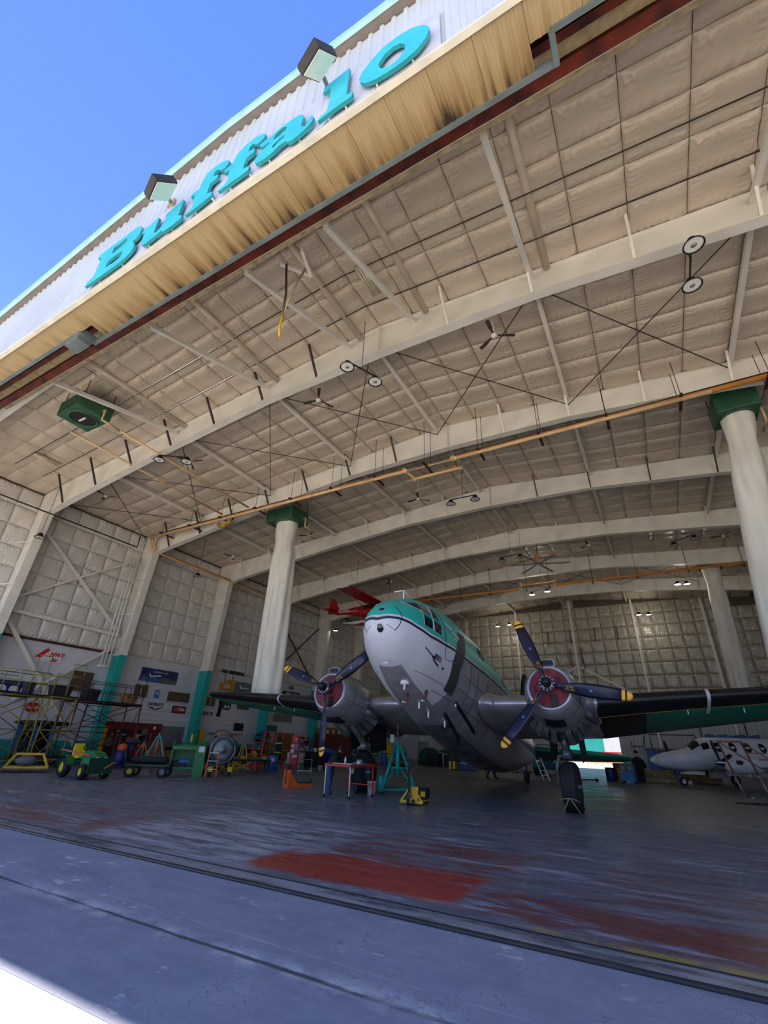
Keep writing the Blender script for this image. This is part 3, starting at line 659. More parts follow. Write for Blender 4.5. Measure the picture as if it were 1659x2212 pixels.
# big six-blade fan
root = empty('industrial_fan', (-6.3, 30.2, 14.85), .25, 'big six-blade fan with orange motor and orange blade tips', 'fan')
mb = MB(); mb.b2((-.14, -.14, .1), (.14, .14, .75)); mb.build('motor', M_orange, root, bevel=.04)
mb = MB(); mb.lathe([(.001, -.08), (.28, -.05), (.3, .05), (.1, .1)], (0, 0, 0), 'Z', 16); mb.build('hub', M_grey, root)
mb = MB(); mb.tube([(0, 0, .75), (0, 0, roofz(-6.3) - 14.87)], .03, 8); mb.build('downrod', M_dark, root)
for k in range(6):
    a = k * math.pi / 3; mb = MB(); mb.bar((.25 * math.cos(a), .25 * math.sin(a), 0), (2.25 * math.cos(a), 2.25 * math.sin(a), 0), .1); bl = mb.build('blade', M_grey, root)
    mb = MB(); mb.box((2.32 * math.cos(a), 2.32 * math.sin(a), 0), (.2, .16, .12), rz=a); mb.build('blade_tip', M_orange, bl)

# ---- pipes
def pipes(name, lab, cat, runs, brackets=(), bm=M_maroon):
    root = empty(name, runs[0][0][0], 0, lab, cat)
    o = Vector(runs[0][0][0])
    for pts, r, m_, nm in runs:
        mb = MB(); mb.tube([Vector(p) - o for p in pts], r, 10); mb.build(nm, m_, root)
        if nm == 'heat_pipe':
            for p in pts[1:-1]: mb = MB(); mb.ball(Vector(p) - o, r * 1.5, 10, 6); mb.build('elbow', M_cream, root)
    for (x, y, z, hw) in brackets:
        mb = MB(); mb.b2((x - .05 - o.x, y - hw - o.y, z - .2 - o.z), (x + .05 - o.x, y + hw - o.y, z - .12 - o.z)); br = mb.build('bracket', bm, root)
        for dy in (-hw * .7, hw * .7):
            mb = MB(); mb.tube([(x - o.x, y + dy - o.y, z - .12 - o.z), (x - o.x, y + dy - o.y, roofz(x) - .05 - o.z)], .014, 5); mb.build('hanger_rod', M_dark, br)
    return root
def jog(y, z, dy, x0, j0, j1, x1, dz=0): return [(x0, y, z), (j0, y, z), (j0 + .1, y + dy, z + dz), (j1 - .1, y + dy, z + dz), (j1, y, z), (x1, y, z)]
pipes('heating_pipes', 'orange and cream heating pipes hung along the second frame', 'pipe',
      [(jog(13.15, 14.95, .95, -31, -9.7, -6.9, 6.9), .11, M_orange, 'heat_pipe'), (jog(12.7, 14.6, .95, -30.4, -9.4, -6.6, 4.2), .085, M_cream, 'heat_pipe'), ([(-30.5, 13.45, 15.1), (8, 13.45, 15.1)], .035, M_cream, 'gas_pipe'), ([(-30.5, 13.3, 15.22), (8, 13.3, 15.22)], .03, M_dark, 'gas_pipe')],
      [(x, 13.1, 14.9, .6) for x in (-29.2, -26.2, -23.2, -20.1, -17.2, -14.2, -11.3, -8.3, -5.4, -2.5, .4, 3.2, 6.1)])
pipes('wall_heating_pipe', 'orange pipe running along the top of the side wall', 'pipe', [([(-31, 13.2, 14.9), (-31, 13.5, 14.0), (-31, 34.5, 13.98)], .11, M_orange, 'heat_pipe'), ([(-30.75, 13.0, 14.8), (-30.75, 13.6, 13.85), (-30.75, 34.5, 13.83)], .05, M_cream, 'heat_pipe')])
for y in (17.5, 25, 31.5): pass
pipes('drain_pipe', 'thin dark pipe along the top of the side wall before the second column', 'pipe', [([(-30.9, -1, 13.76), (-30.9, 12.2, 13.75), (-30.9, 12.2, 14.6)], .045, M_dark, 'pipe_run')])
pipes('rear_heating_pipe', 'orange pipe crossing the hangar near the far end', 'pipe', [(jog(35.8, 14.75, 0, -22, -9.2, -6.0, 12, .42), .12, M_orange, 'heat_pipe')], [(x, 35.8, 14.7, .25) for x in (-18, -15, -12, -8.6, -6.6, -3, .4, 4, 7.6)], M_dark)
pipes('heater_feed_pipes', 'two cream pipes running back from the front green heater', 'pipe', [([(-23.0, 2.6, 15.0), (-23.0, 12.6, 14.9)], .06, M_cream, 'heat_pipe'), ([(-20.65, 3.1, 15.0), (-20.65, 12.6, 14.9)], .06, M_cream, 'heat_pipe')])

# ---- green unit heaters
def heater(c, d, lab, facing=True):
    root = empty('unit_heater', c, 0, lab, 'heater', 'green unit heaters')
    mb = MB(); mb.b2((-d[0] / 2, -d[1] / 2, 0), (d[0] / 2, d[1] / 2, d[2])); mb.build('cabinet', M_green, root, bevel=.04)
    mb = MB(); rr = min(d[0], d[1]) * .40; mb.torus((0, 0, -.01), rr, .05, 'Z', 24, 6); mb.build('outlet_ring', M_green, root)
    mb = MB(); mb.lathe([(.001, -.012), (rr, -.012)], (0, 0, 0), 'Z', 24); mb.build('outlet', M_hole, root)
    mb = MB(); mb.b2((-rr * .55, -.05, -.03), (rr * .3, .05, -.015)); mb.build('outlet_bar', M_white, root)
    for sx_ in (-1, 1):
        for sy in (-1, 1):
            mb = MB(); x = sx_ * d[0] * .46; mb.tube([(x, sy * d[1] * .42, d[2]), (x, sy * d[1] * .42, roofz(c[0] + x) - c[2] - .03)], .02, 5); mb.build('hanger_rod', M_dark, root)
    mb = MB(); mb.tube([(d[0] * .5, d[1] * .2, d[2] * .4), (d[0] * .5 + .2, d[1] * .2, d[2] * .4), (d[0] * .5 + .2, d[1] * .2, -.25), (d[0] * .5 + .2, d[1] * .8, -.3)], .05, 8); mb.build('pipe_connection', M_cream, root)
    mb = MB(); mb.box((0, d[1] * .5 + .05, d[2] * .6), (d[0] * .35, .12, .3)); mb.build('fan_guard', M_dark, root)
    return root
heater((-21.2, 2.25, 14.9), (1.85, 1.5, .78), 'green unit heater with open round outlet near the door header')
heater((-20.0, 15.6, 14.85), (2.3, 1.7, .85), 'green unit heater above the fabric duct beside the side wing')
heater((5.4, 15.6, 14.95), (1.6, 1.5, 1.0), 'green unit heater above the fabric duct nearest the camera side')
heater((5.85, 38.2, 15.42), (1.7, 1.6, .6), 'green unit heater above the farthest fabric duct')
# ---- fabric ducts hanging from the heaters
def duct(top, bot, r0, r1, seed, lab):
    rg = random.Random(seed); n, k = 40, 26; rings = []
    fr_ = [(rg.randint(3, 9), rg.uniform(0, 6.3), rg.uniform(.02, .07)) for _ in range(5)]
    for i in range(k + 1):
        t = i / k; c = Vector(top).lerp(Vector(bot), t); r = r0 + (r1 - r0) * t
        pinch = 1 - .16 * math.exp(-((t - .13) / .06) ** 2)
        ring = []
        for j in range(n):
            a = 2 * math.pi * j / n; amp = min(1, t * 3)
            q = 1 + sum(A * amp * math.sin(f_ * a + ph + t * (2 + .6 * f_)) for f_, ph, A in fr_) + .03 * math.sin(t * 31 + 3 * a) * (t < .3)
            ring.append((c.x + r * q * pinch * math.cos(a) * 1.0, c.y + r * q * pinch * math.sin(a) * .75, c.z))
        rings.append(ring)
    mb = MB(); mb.loft(rings, cap=False); o = mb.build('fabric_duct', M_duct)
    tag(o, lab, 'air duct', 'white fabric ducts')
    ring = MB(); ring.torus((top[0], top[1], top[2] - .02), r0 * .98, .03, 'Z', 24, 6); rr = ring.build('clamp_ring', M_grey); rr.parent = o
duct((-19.95, 15.6, 14.85), (-19.6, 15.6, 3.4), .80, .97, 3, 'tall white fabric duct standing before the far side wall columns')
duct((5.4, 15.6, 14.95), (4.25, 15.6, 4.6), .62, .55, 5, 'white fabric duct cut off by the picture edge')
duct((5.8, 38.2, 15.42), (5.5, 38.2, 4.0), .64, .66, 8, 'dingy white fabric duct hanging before the far wall')
# ---- small things at the roof
root = empty('chain_hoist', (-7.4, .42, 14.62), 0, 'chain hoist with yellow strap hanging from the door header', 'hoist')
mb = MB(); mb.bar((-.1, 0, .0), (.35, .9, .25), .09); mb.bar((.7, 0, .1), (.35, .9, .25), .09); mb.build('bracket', M_white, root)
mb = MB(); mb.tube([(.05, .1, 0), (.15, .2, -1.2), (.18, .2, -2.2)], .035, 6); mb.build('chain', M_chain, root)
mb = MB(); mb.tube([(.35, .6, .2), (.25, .35, -1.0), (.18, .22, -2.1)], .03, 6); mb.build('chain', M_dirty, root)
mb = MB(); mb.tube([(.18, .2, -2.1), (.16, .2, -2.7), (.22, .2, -3.05)], .035, 6); mb.build('strap', M_yel, root)
for (x, y, z, lab) in ((-6.46, 3.6, 16.98, 'fluorescent fixture by the ridge in the first bay'), (-28.2, 3.9, 15.62, 'fluorescent fixture in the first bay near the side wall'), (-6.2, 23.2, 16.9, 'dark fluorescent fixture by the ridge in the fourth bay')):
    root = empty('fluorescent_light', (x, y, z), 0, lab, 'light fixture')
    mb = MB(); mb.b2((-.16, -.7, .0), (.16, .7, .08)); mb.build('housing', M_dirty, root)
    for k in (-.1, 0, .1): mb = MB(); mb.tube([(k, -.65, -.02), (k, .65, -.02)], .02, 6); mb.build('fluorescent_tube', M_white, root)
mb = MB(); rg = random.Random(4)
mb.loft([[(-23.9 + .25 * i + .0, 13.15 + .2 * math.cos(a) * (.6 + .4 * math.sin(2 * i)), 14.45 + (.12 + .12 * math.sin(i * 1.3 + a)) * math.sin(a)) for a in [k * .785 for k in range(8)]] for i in range(6)])
tag(mb.build('wrapped_bundle', mat('mustard_tarp', (196, 150, 48), .7, var=.3, scale=6)), 'mustard yellow wrapped bundle lying on the heating pipes', 'bundle')

# ---- red seaplane hung under the roof
M_red = mat('seaplane_red', (168, 20, 26), 0.35, var=0.06); M_wht = mat('gloss_white', (222, 222, 224), 0.35, var=0.03)
M_glass = mat('dark_glass', (24, 28, 34), 0.08, var=0.1, spec=.8)
root = empty('hanging_seaplane', (-21.4, 30.0, 12.2), 0, 'red high-wing seaplane hung from the roof behind the aircraft nose', 'airplane')
def ring(x, zc, w, h): return [(x, w * math.cos(a), zc + h * math.sin(a)) for a in [k * math.pi / 8 for k in range(16)]]
mb = MB(); mb.loft([ring(-4.9, .55, .05, .12), ring(-4.0, .5, .14, .2), ring(-2.5, .42, .28, .34), ring(-1.0, .36, .38, .55), ring(.3, .38, .40, .68), ring(1.1, .2, .38, .45), ring(1.8, .15, .32, .34), ring(2.05, .15, .2, .2)]); mb.build('fuselage', M_red, root)
mb = MB(); mb.prism([(-5.05, .45), (-5.0, 1.3), (-4.75, 1.8), (-4.45, 1.88), (-4.25, 1.55), (-3.75, .75), (-3.8, .6)], -.05, .05, 'Y'); mb.build('fin', M_red, root)
mb = MB(); mb.prism([(-4.9, -1.3), (-4.3, -1.3), (-3.9, 0), (-4.3, 1.3), (-4.9, 1.3)], .62, .68, 'Z'); mb.build('stabilizer', M_red, root)
mb = MB(); wr = []
for y in (-5.2, -5.0, 5.0, 5.2): k = .8 if abs(y) > 5.1 else 1; wr.append([(-.75 * k + a * 1.6 * k, y, .98 + .05 * abs(y) * .2 + t) for a, t in ((0, .0), (.3, .12), (.7, .14), (1, .05), (.95, -.02), (.5, -.05))])
mb.loft(wr, smooth=False); mb.build('wing', M_red, root)
for y in (-5.21, 5.2): mb = MB(); mb.prism([(-.6, 1.0), (-.2, 1.13), (.35, 1.15), (.7, 1.08), (.6, 1.0), (.1, .97)], y - .04, y + .03, 'Y'); mb.build('wing_tip', M_wht, root)
for s in (-1, 1):
    for x in (-.55, .55): mb = MB(); mb.bar((x * .3, s * .38, .05), (x, s * 2.6, .97), .05); mb.build('wing_strut', M_red, root)
    mb = MB(); mb.loft([[(x, s * .95 + w * math.cos(a), -.95 + zc + h * math.sin(a)) for a in [k * math.pi / 4 for k in range(8)]] for x, w, h, zc in ((-2.6, .08, .05, .12), (-1.6, .22, .14, .03), (0, .32, .22, 0), (1.6, .3, .22, .02), (2.4, .12, .1, .1))]); fl = mb.build('float', M_wht, root)
    mb = MB(); mb.loft([[(x, s * .95 + w * math.cos(a), -1.03 + zc + h * math.sin(a)) for a in [k * math.pi / 4 for k in range(8)]] for x, w, h, zc in ((-2.2, .08, .05, .1), (0, .30, .2, -.02), (1.8, .27, .18, 0))]); mb.build('float_bottom', M_red, fl)
    for x in (-.7, .8): mb = MB(); mb.bar((x, s * .3, -.1), (x, s * .9, -.8), .05); mb.build('float_strut', M_red, root)
for x0, x1 in ((-.9, -.45), (-.35, .25), (.35, .85)):
    mb = MB(); mb.b2((x0, -.42, .45), (x1, .42, .80)); mb.build('window', M_glass, root)
mb = MB(); mb.b2((-3.6, -.31, .36), (1.6, -.30, .42)); mb.box((-2.3, -.33, .39), (2.2, .02, .05)); mb.build('stripe', M_wht, root)
text('registration', 'CF-OOJ', .34, plane_mtx((-3.1, -.36, .56), (1, 0, 0), (0, 0, 1)), M_wht, root, bold=.01, shear=.2)
for x, y in ((-3, 0), (0, -3), (0, 3)): mb = MB(); mb.tube([(x, y, 1.0), (x, y, roofz(-21.4 + x) - 12.25)], .012, 5); mb.build('suspension_cable', M_dark, root)
# ================================================================ the twin-engine transport
M_actl = mat('aircraft_teal', (30, 172, 160), 0.34, var=0.05, scale=1.2)
M_acund = mat('underwing_teal', (18, 146, 126), 0.4, var=0.12, scale=.8)
M_acpaint = mat('aircraft_pale_grey', (196, 200, 214), 0.4, var=0.06, scale=1)
M_metal = mat('bare_aluminium', (172, 174, 184), 0.30, .5, var=0.14, scale=1.6)
M_metald = mat('weathered_aluminium', (124, 126, 134), 0.36, .4, var=0.28, scale=1.8, dark=(66, 66, 72))
M_plainblk = mat('plain_black', (20, 20, 22), 0.55, var=0.2, scale=2)
M_boot = mat('deicer_boot', (18, 17, 20), 0.45, var=0.15)
M_navy = mat('navy_stripe', (18, 22, 52), 0.4, var=0.05)
M_prop = mat('propeller_blue', (44, 48, 74), 0.38, .2, var=0.12, scale=5)
M_tip = mat('propeller_yellow', (240, 180, 60), 0.5, var=0.05)
M_plug = mat('maroon_plug', (128, 44, 58), 0.75, var=0.2, scale=4, dark=(84, 28, 38))
M_chrome = mat('hub_steel', (150, 150, 156), 0.25, .9, var=0.2, scale=8)
M_tyre = mat('aircraft_tyre', (34, 35, 40), 0.8, var=0.15, scale=4)
M_patch = mat('grey_ice_plate', (74, 74, 78), 0.5, .3, var=0.14, scale=3)
M_sticker = mat('blue_sticker', (70, 120, 220), 0.4, var=0.05)
psi, th = -.06, .19
fwd = Vector((-math.sin(psi) * math.cos(th), -math.cos(psi) * math.cos(th), math.sin(th))); ltv = Vector((math.cos(psi), -math.sin(psi), 0)); upv = ltv.cross(-fwd)
ac = empty('transport_aircraft', (0, 0, 0), 0, 'teal and silver twin propeller transport parked tail-down in the hangar', 'airplane')
am = Matrix.Identity(4)
for i in range(3): am[i][0] = ltv[i]; am[i][1] = -fwd[i]; am[i][2] = upv[i]
am.translation = Vector((-6.653, 8.947, 3.385)); ac.matrix_world = am
ami = am.inverted()
ST = [(-3.86, .78, .74, .02, .76), (-3.80, 1.02, .48, .27, .76), (-3.62, 1.25, .24, .52, .76), (-3.3, 1.52, -.02, .74, .77), (-2.8, 1.82, -.30, .96, .78), (-2.1, 2.12, -.55, 1.14, .80), (-1.2, 2.38, -.76, 1.26, .82), (0, 2.60, -.95, 1.36, .85), (2, 2.78, -1.15, 1.46, .88), (4.5, 2.86, -1.28, 1.5, .9), (7.5, 2.80, -1.22, 1.5, .92), (10, 2.62, -.9, 1.38, .98), (13, 2.3, -.3, 1.1, 1.05), (16, 1.92, .4, .72, 1.15), (18.5, 1.55, 1.0, .32, 1.28), (19.4, 1.35, 1.2, .06, 1.28)]
def interp(P, y, k):
    if y <= P[0][0]: return P[0][k]
    for a, b in zip(P, P[1:]):
        if y <= b[0]: return a[k] + (b[k] - a[k]) * (y - a[0]) / (b[0] - a[0])
    return P[-1][k]
NX = 2.15
def sec(y): return tuple(interp(ST, y, k) for k in (1, 2, 3, 4))
LN = [(-3.86, .74), (-3.8, .79), (-3.5, .82), (-3.1, .77), (-2.5, .71), (-1.8, .76), (-.8, .88), (0, .93), (1.25, 1.03), (3.6, 1.27), (5.75, 1.39), (10, 1.5), (16, 1.55), (19.4, 1.3)]
def line(y): return interp(LN, y, 1)
def spt(y, t, off=0.0):
    zt, zb, w, zw = sec(y); c, s = math.cos(t), math.sin(t)
    x = (w + off) * math.copysign(abs(c) ** (2 / NX), c); h = (zt - zw if s > 0 else zw - zb) + off
    return (x, y, zw + h * math.copysign(abs(s) ** (2 / NX), s))
def tz(y, z):
    zt, zb, w, zw = sec(y); q = (z - zw) / ((zt - zw) if z > zw else (zw - zb)); q = max(-1, min(1, q))
    return math.asin(math.copysign(abs(q) ** (NX / 2), q))
YS = [-3.86, -3.84, -3.80, -3.72, -3.62, -3.46, -3.3, -3.05, -2.8, -2.45, -2.1, -1.65, -1.2, -.6, 0, .7, 1.4, 2, 3.2, 4.5, 6, 7.5, 8.8, 10, 11.5, 13, 14.5, 16, 17.3, 18.5, 19.4]
N = 26
def shell(name, upper, off, mats, fmi=None):
    mb = MB(); rings = []
    for y in YS:
        tl = tz(y, line(y)); a0, a1 = (tl, math.pi - tl) if upper else (tl, -math.pi - tl)
        rings.append([spt(y, a0 + (a1 - a0) * j / N, off) for j in range(N + 1)])
    k = N + 1; vs = [p for r_ in rings for p in r_]
    for i in range(len(YS) - 1):
        for j in range(N):
            f = (i * k + j, i * k + j + 1, (i + 1) * k + j + 1, (i + 1) * k + j); c = [sum(vs[q][a] for q in f) / 4 for a in range(3)]
            mb.f.append(list(f)); mb.sm.append(True); mb.mi.append(fmi(c, j) if fmi else 0)
    mb.v = vs
    return mb.build(name, mats, ac)
shell('upper_fuselage', True, 0, M_actl)
shell('lower_fuselage', False, 0, [M_acpaint, M_metal, M_metald], lambda c, j: 2 if (9 < j < 16 and c[1] > .4) else (1 if (9 < j < 16 and c[1] > -2.7) else (0 if c[1] < -.3 else 1)))
def strip(name, m_, dz0, dz1, off, parent=ac, y0=-3.8, y1=19):
    mb = MB()
    for s in (1, -1):
        pts = []; ys = [y for y in YS if y0 <= y <= y1]
        for y in ys:
            a = spt(y, tz(y, line(y) + dz0), off); b = spt(y, tz(y, line(y) + dz1), off); pts.append(((s * a[0], a[1], a[2]), (s * b[0], b[1], b[2])))
        vs = [p for q in pts for p in q]; mb.add(vs, [(2 * i, 2 * i + 1, 2 * i + 3, 2 * i + 2) for i in range(len(ys) - 1)], True)
    return mb.build(name, m_, parent)
strip('white_cheatline', M_acpaint, -.005, .055, .006); strip('navy_cheatline', M_navy, -.075, -.005, .007)
for nm_, m__, dz_, r__ in (('navy_cheatline', M_navy, -.045, .034), ('white_cheatline', M_acpaint, .03, .028)):
    mb = MB(); mb.tube([(x, -3.795 - .072 * (1 - (abs(x) / .27) ** 2), .785 + dz_ - .06 * (1 - (abs(x) / .27))) for x in (-.27, -.2, -.1, 0, .1, .2, .27)], r__, 6); mb.build(nm_, m__, ac)
def patch(name, corners, m_, off=.012, sides=(1, -1), nu=5, nv=4, parent=ac):
    """corner (y,z) quad laid on the fuselage skin"""
    out = None
    for s in sides:
        mb = MB(); vs = []
        for i in range(nu + 1):
            for j in range(nv + 1):
                u, v = i / nu, j / nv
                y = (1 - u) * ((1 - v) * corners[0][0] + v * corners[3][0]) + u * ((1 - v) * corners[1][0] + v * corners[2][0])
                z = (1 - u) * ((1 - v) * corners[0][1] + v * corners[3][1]) + u * ((1 - v) * corners[1][1] + v * corners[2][1])
                p = spt(y, tz(y, z), off); vs.append((s * p[0], p[1], p[2]))
        mb.add(vs, [(i * (nv + 1) + j, i * (nv + 1) + j + 1, (i + 1) * (nv + 1) + j + 1, (i + 1) * (nv + 1) + j) for i in range(nu) for j in range(nv)], True); out = mb.build(name, m_, parent)
    return out
def seam(pts, r=.008, m_=M_plainblk, sides=(1,), name='panel_seam', off=.004):
    for s in sides:
        P = []
        for (ya, za), (yb, zb) in zip(pts, pts[1:]):
            n = max(2, int(math.hypot(yb - ya, zb - za) / .12))
            for i in range(n): y = ya + (yb - ya) * i / n; z = za + (zb - za) * i / n; P.append((y, z))
        P.append(pts[-1]); Q = []
        for y, z in P: p = spt(y, tz(y, z), off); Q.append((s * p[0], p[1], p[2]))
        mb = MB(); mb.tube(Q, r, 5); mb.build(name, m_, ac)
# cockpit glazing
for c in ([(-2.72, 1.25), (-2.33, 1.23), (-2.37, .93), (-2.74, .93)], [(-2.25, 1.25), (-1.83, 1.25), (-1.85, .95), (-2.28, .93)], [(-3.28, 1.42), (-2.76, 1.62), (-2.76, 1.37), (-3.02, 1.36)], [(-2.70, 1.64), (-2.34, 1.66), (-2.30, 1.39), (-2.70, 1.36)], [(-2.27, 1.70), (-1.88, 1.68), (-1.83, 1.40), (-2.23, 1.37)]): patch('cockpit_window', c, M_glass, .01)
seam([(-2.76, 1.31), (-1.8, 1.31)], .022, M_actl, (1, -1), 'window_frame', .01); seam([(-2.29, .9), (-2.29, 1.68)], .02, M_acpaint, (1, -1), 'window_frame', .01); seam([(-1.80, .92), (-1.82, 1.42), (-1.85, 1.72)], .015, M_metal, (1, -1), 'window_frame', .01); seam([(-2.77, .9), (-2.77, 1.35), (-3.04, 1.37), (-3.3, 1.43)], .015, M_metal, (1, -1), 'window_frame', .01)
patch('cabin_window', [(1.75, 1.95), (2.4, 2.0), (2.25, 1.55), (1.62, 1.55)], M_glass, .012); patch('cabin_window', [(5.2, 1.95), (5.7, 1.97), (5.7, 1.6), (5.2, 1.6)], M_glass, .012); patch('cabin_window', [(7.4, 1.95), (7.9, 1.97), (7.9, 1.6), (7.4, 1.6)], M_glass, .012)
patch('ice_plate', [(-.48, 1.62), (.2, 1.72), (-.28, .45), (-.98, .45)], M_patch, .014); patch('ice_plate', [(-1.0, .44), (-.38, .45), (-.29, -.40), (-.88, -.36)], M_patch, .014)
seam([(-3.6, 1.17), (-3.57, 1.0), (-3.53, .87), (-3.55, .65), (-3.6, .42)], .012, M_plainblk, (1, -1)); seam([(-3.82, .58), (-3.7, .5), (-3.6, .42)], .006, M_plainblk, (1, -1))
seam([(-1.54, .72), (-.78, .86), (-.82, .6), (-1.0, .43), (-1.45, .34), (-1.53, .4), (-1.54, .72)], .009, M_plainblk, (1, -1), 'crew_door_seam'); seam([(-1.55, .74), (-1.55, 1.2), (-1.7, 1.75)], .009, M_plainblk, (1,))
for y in (.6, 1.3, 2.4, 3.4): seam([(y, .85), (y, -.2), (y - .05, -.8)], .006, M_plainblk, (1, -1))
for z, y0, y1 in ((.35, .0, 3.4), (-.1, -.2, 3.4), (-.5, -1.3, 3.4), (-.28, -2.4, -.4)): seam([(y0, z), (y1, z)], .006, M_plainblk, (1, -1))
# nose lights and marks
for (y, z, w, h, mm) in ((-3.80, .99, .09, .06, M_plainblk), (-3.755, .44, .10, .13, M_glass)):
    q = Vector((.06, y, z)); mb = MB(); nrm = Vector((.08, -1, .55 if z > .8 else -.75)).normalized()
    tmp = MB(); tmp.lathe([(.001, .02), (.8, .018), (1, 0)], (0, 0, 0), 'Z', 18); rm = nrm.to_track_quat('Z', 'Y').to_matrix()
    mb.add([q + rm @ Vector((a * w, b * h, c)) for a, b, c in tmp.v], tmp.f, True); lt_ = mb.build('nose_light', mm, ac)
    mb = MB(); tmp = MB(); tmp.torus((0, 0, 0), 1.12, .12, 'Z', 18, 5); mb.add([q + rm @ Vector((a * w, b * h, c * .05)) for a, b, c in tmp.v], tmp.f, True); mb.build('light_rim', M_acpaint if z < .8 else M_metal, lt_)
def logo(polys, off=.012):
    mb = MB()
    for poly in polys:
        for s in (1, -1):
            vs = []
            for y, z in poly: p = spt(y, tz(y, z), off); vs.append((s * p[0], p[1], p[2]))
            mb.add(vs, [tuple(range(len(vs)))])
    return mb.build('tail_logo_mark', M_plainblk, ac)
logo([[(-2.57, .34), (-2.37, .275), (-2.15, .22), (-2.15, .19), (-2.37, .245), (-2.57, .31)], [(-2.18, .225), (-2.03, .235), (-2.0, .16), (-2.06, .13), (-2.18, .19)], [(-2.09, .16), (-1.88, .11), (-1.70, .075), (-1.71, .045), (-1.9, .07), (-2.08, .12)]]
     + [[(-2.05, .31 - k * .035), (-1.66, .315 - k * .04), (-1.665, .30 - k * .04), (-2.05, .285 - k * .035)] for k in range(4)] + [[(-2.07, .31), (-2.02, .32), (-2.0, .16), (-2.06, .15)], [(-1.52, .08), (-1.45, .03), (-1.40, .08), (-1.46, .12)]])
def skin_text(body, y, z, size, shear=0, m_=M_wht):
    p = Vector(spt(y, tz(y, z), .016)); px = Vector(spt(y + .1, tz(y + .1, z), .016)); pz = Vector(spt(y, tz(y, z + .1), .016))
    text('nose_lettering', body, size, plane_mtx(p, px - p, pz - p), m_, ac, .002, .006, shear)
skin_text("Curtiss", -1.30, 1.47, .16, .3); skin_text('COMMANDO', -.78, 1.36, .10, .2); skin_text('C-46', -.78, 1.22, .11, .2)
# antennas, pitots
mb = MB(); a = Vector(spt(-2.3, math.pi / 2)); mb.tube([a, a + Vector((0, -.05, .28))], .025, 6); mb.tube([a + Vector((-.32, -.1, .26)), a + Vector((0, -.05, .30)), a + Vector((.05, .55, .22))], .02, 6); mb.build('loop_antenna', M_wht, ac)
mb = MB(); a = Vector(spt(-1.0, math.pi / 2)); mb.tube([a, a + Vector((0, .08, .22))], .012, 6); mb.build('whip_antenna', M_metal, ac)
mb = MB(); a = Vector((.02, -3.04, -.17)); mb.tube([a, a + Vector((0, -.06, -.12))], .015, 6); mb.tube([a + Vector((-.12, -.07, -.13)), a + Vector((.1, -.05, -.12))], .014, 6); mb.build('nose_antenna', M_wht, ac)
mb = MB(); a = Vector((.2, -2.1, -.53)); mb.tube([a, a + Vector((0, 0, -.2))], .03, 8); mb.lathe([(.001, .06), (.12, .05), (.14, 0), (.12, -.05), (.001, -.05)], a + Vector((0, 0, .0)), 'Z', 14); mb.build('blister_antenna', M_wht, ac)
for x in (.07, .59):
    a = Vector((x, -1.6 if x < .3 else -1.43, -.62 if x < .3 else -.54)); mb = MB(); mb.tube([a + Vector((0, .05, .05)), a + Vector((.02, -.02, -.34))], [.05, .022], 8); pt = mb.build('pitot_mast', M_rust, ac)
    mb = MB(); mb.tube([a + Vector((.02, .02, -.32)), a + Vector((.02, -.3, -.38))], .02, 6); mb.build('pitot_tube', M_wht, pt)
for x, y, z in ((.23, -1.0, -.8), (.29, -.35, -.9), (1.0, .14, -.45), (.5, .6, -.95)):
    mb = MB(); mb.tube([(x, y, z + .05), (x, y + .03, z - .14)], .03, 6); mb.build('drain_mast', M_wht, ac)
for z0 in (-.45, -.78):
    seam([(.1, z0), (1.6, z0 - .22), (2.6, z0 - .36)], .06, M_plainblk, (1,), 'bilge_fairing', 0)

# wing
AF = [(1, 0), (.75, .045), (.5, .083), (.3, .098), (.15, .085), (.06, .058), (.015, .028), (0, 0), (.015, -.022), (.06, -.04), (.15, -.055), (.3, -.062), (.5, -.055), (.75, -.032)]
WS = [(0, 1.85, 5.5, .0), (1.4, 1.87, 5.45, .02), (3.86, 1.92, 5.2, .04), (4.95, 1.95, 5.0, .05), (6.4, 2.32, 4.6, .25), (8.2, 2.82, 4.1, .5), (11, 3.6, 3.3, .86), (13.4, 4.28, 2.6, 1.17), (14.3, 4.6, 2.1, 1.28), (14.75, 4.95, 1.2, 1.33)]
def wsec(x): return tuple(interp(WS, x, k) for k in (1, 2, 3))
def wring(x, s, pts, off=0.0):
    yl, c, z = wsec(x); k = 1.0 if x < 5 else .92
    return [(s * x, yl + a * c - off, z + b * c * k + (off if b > 0 else -off if b < 0 else 0)) for a, b in pts]
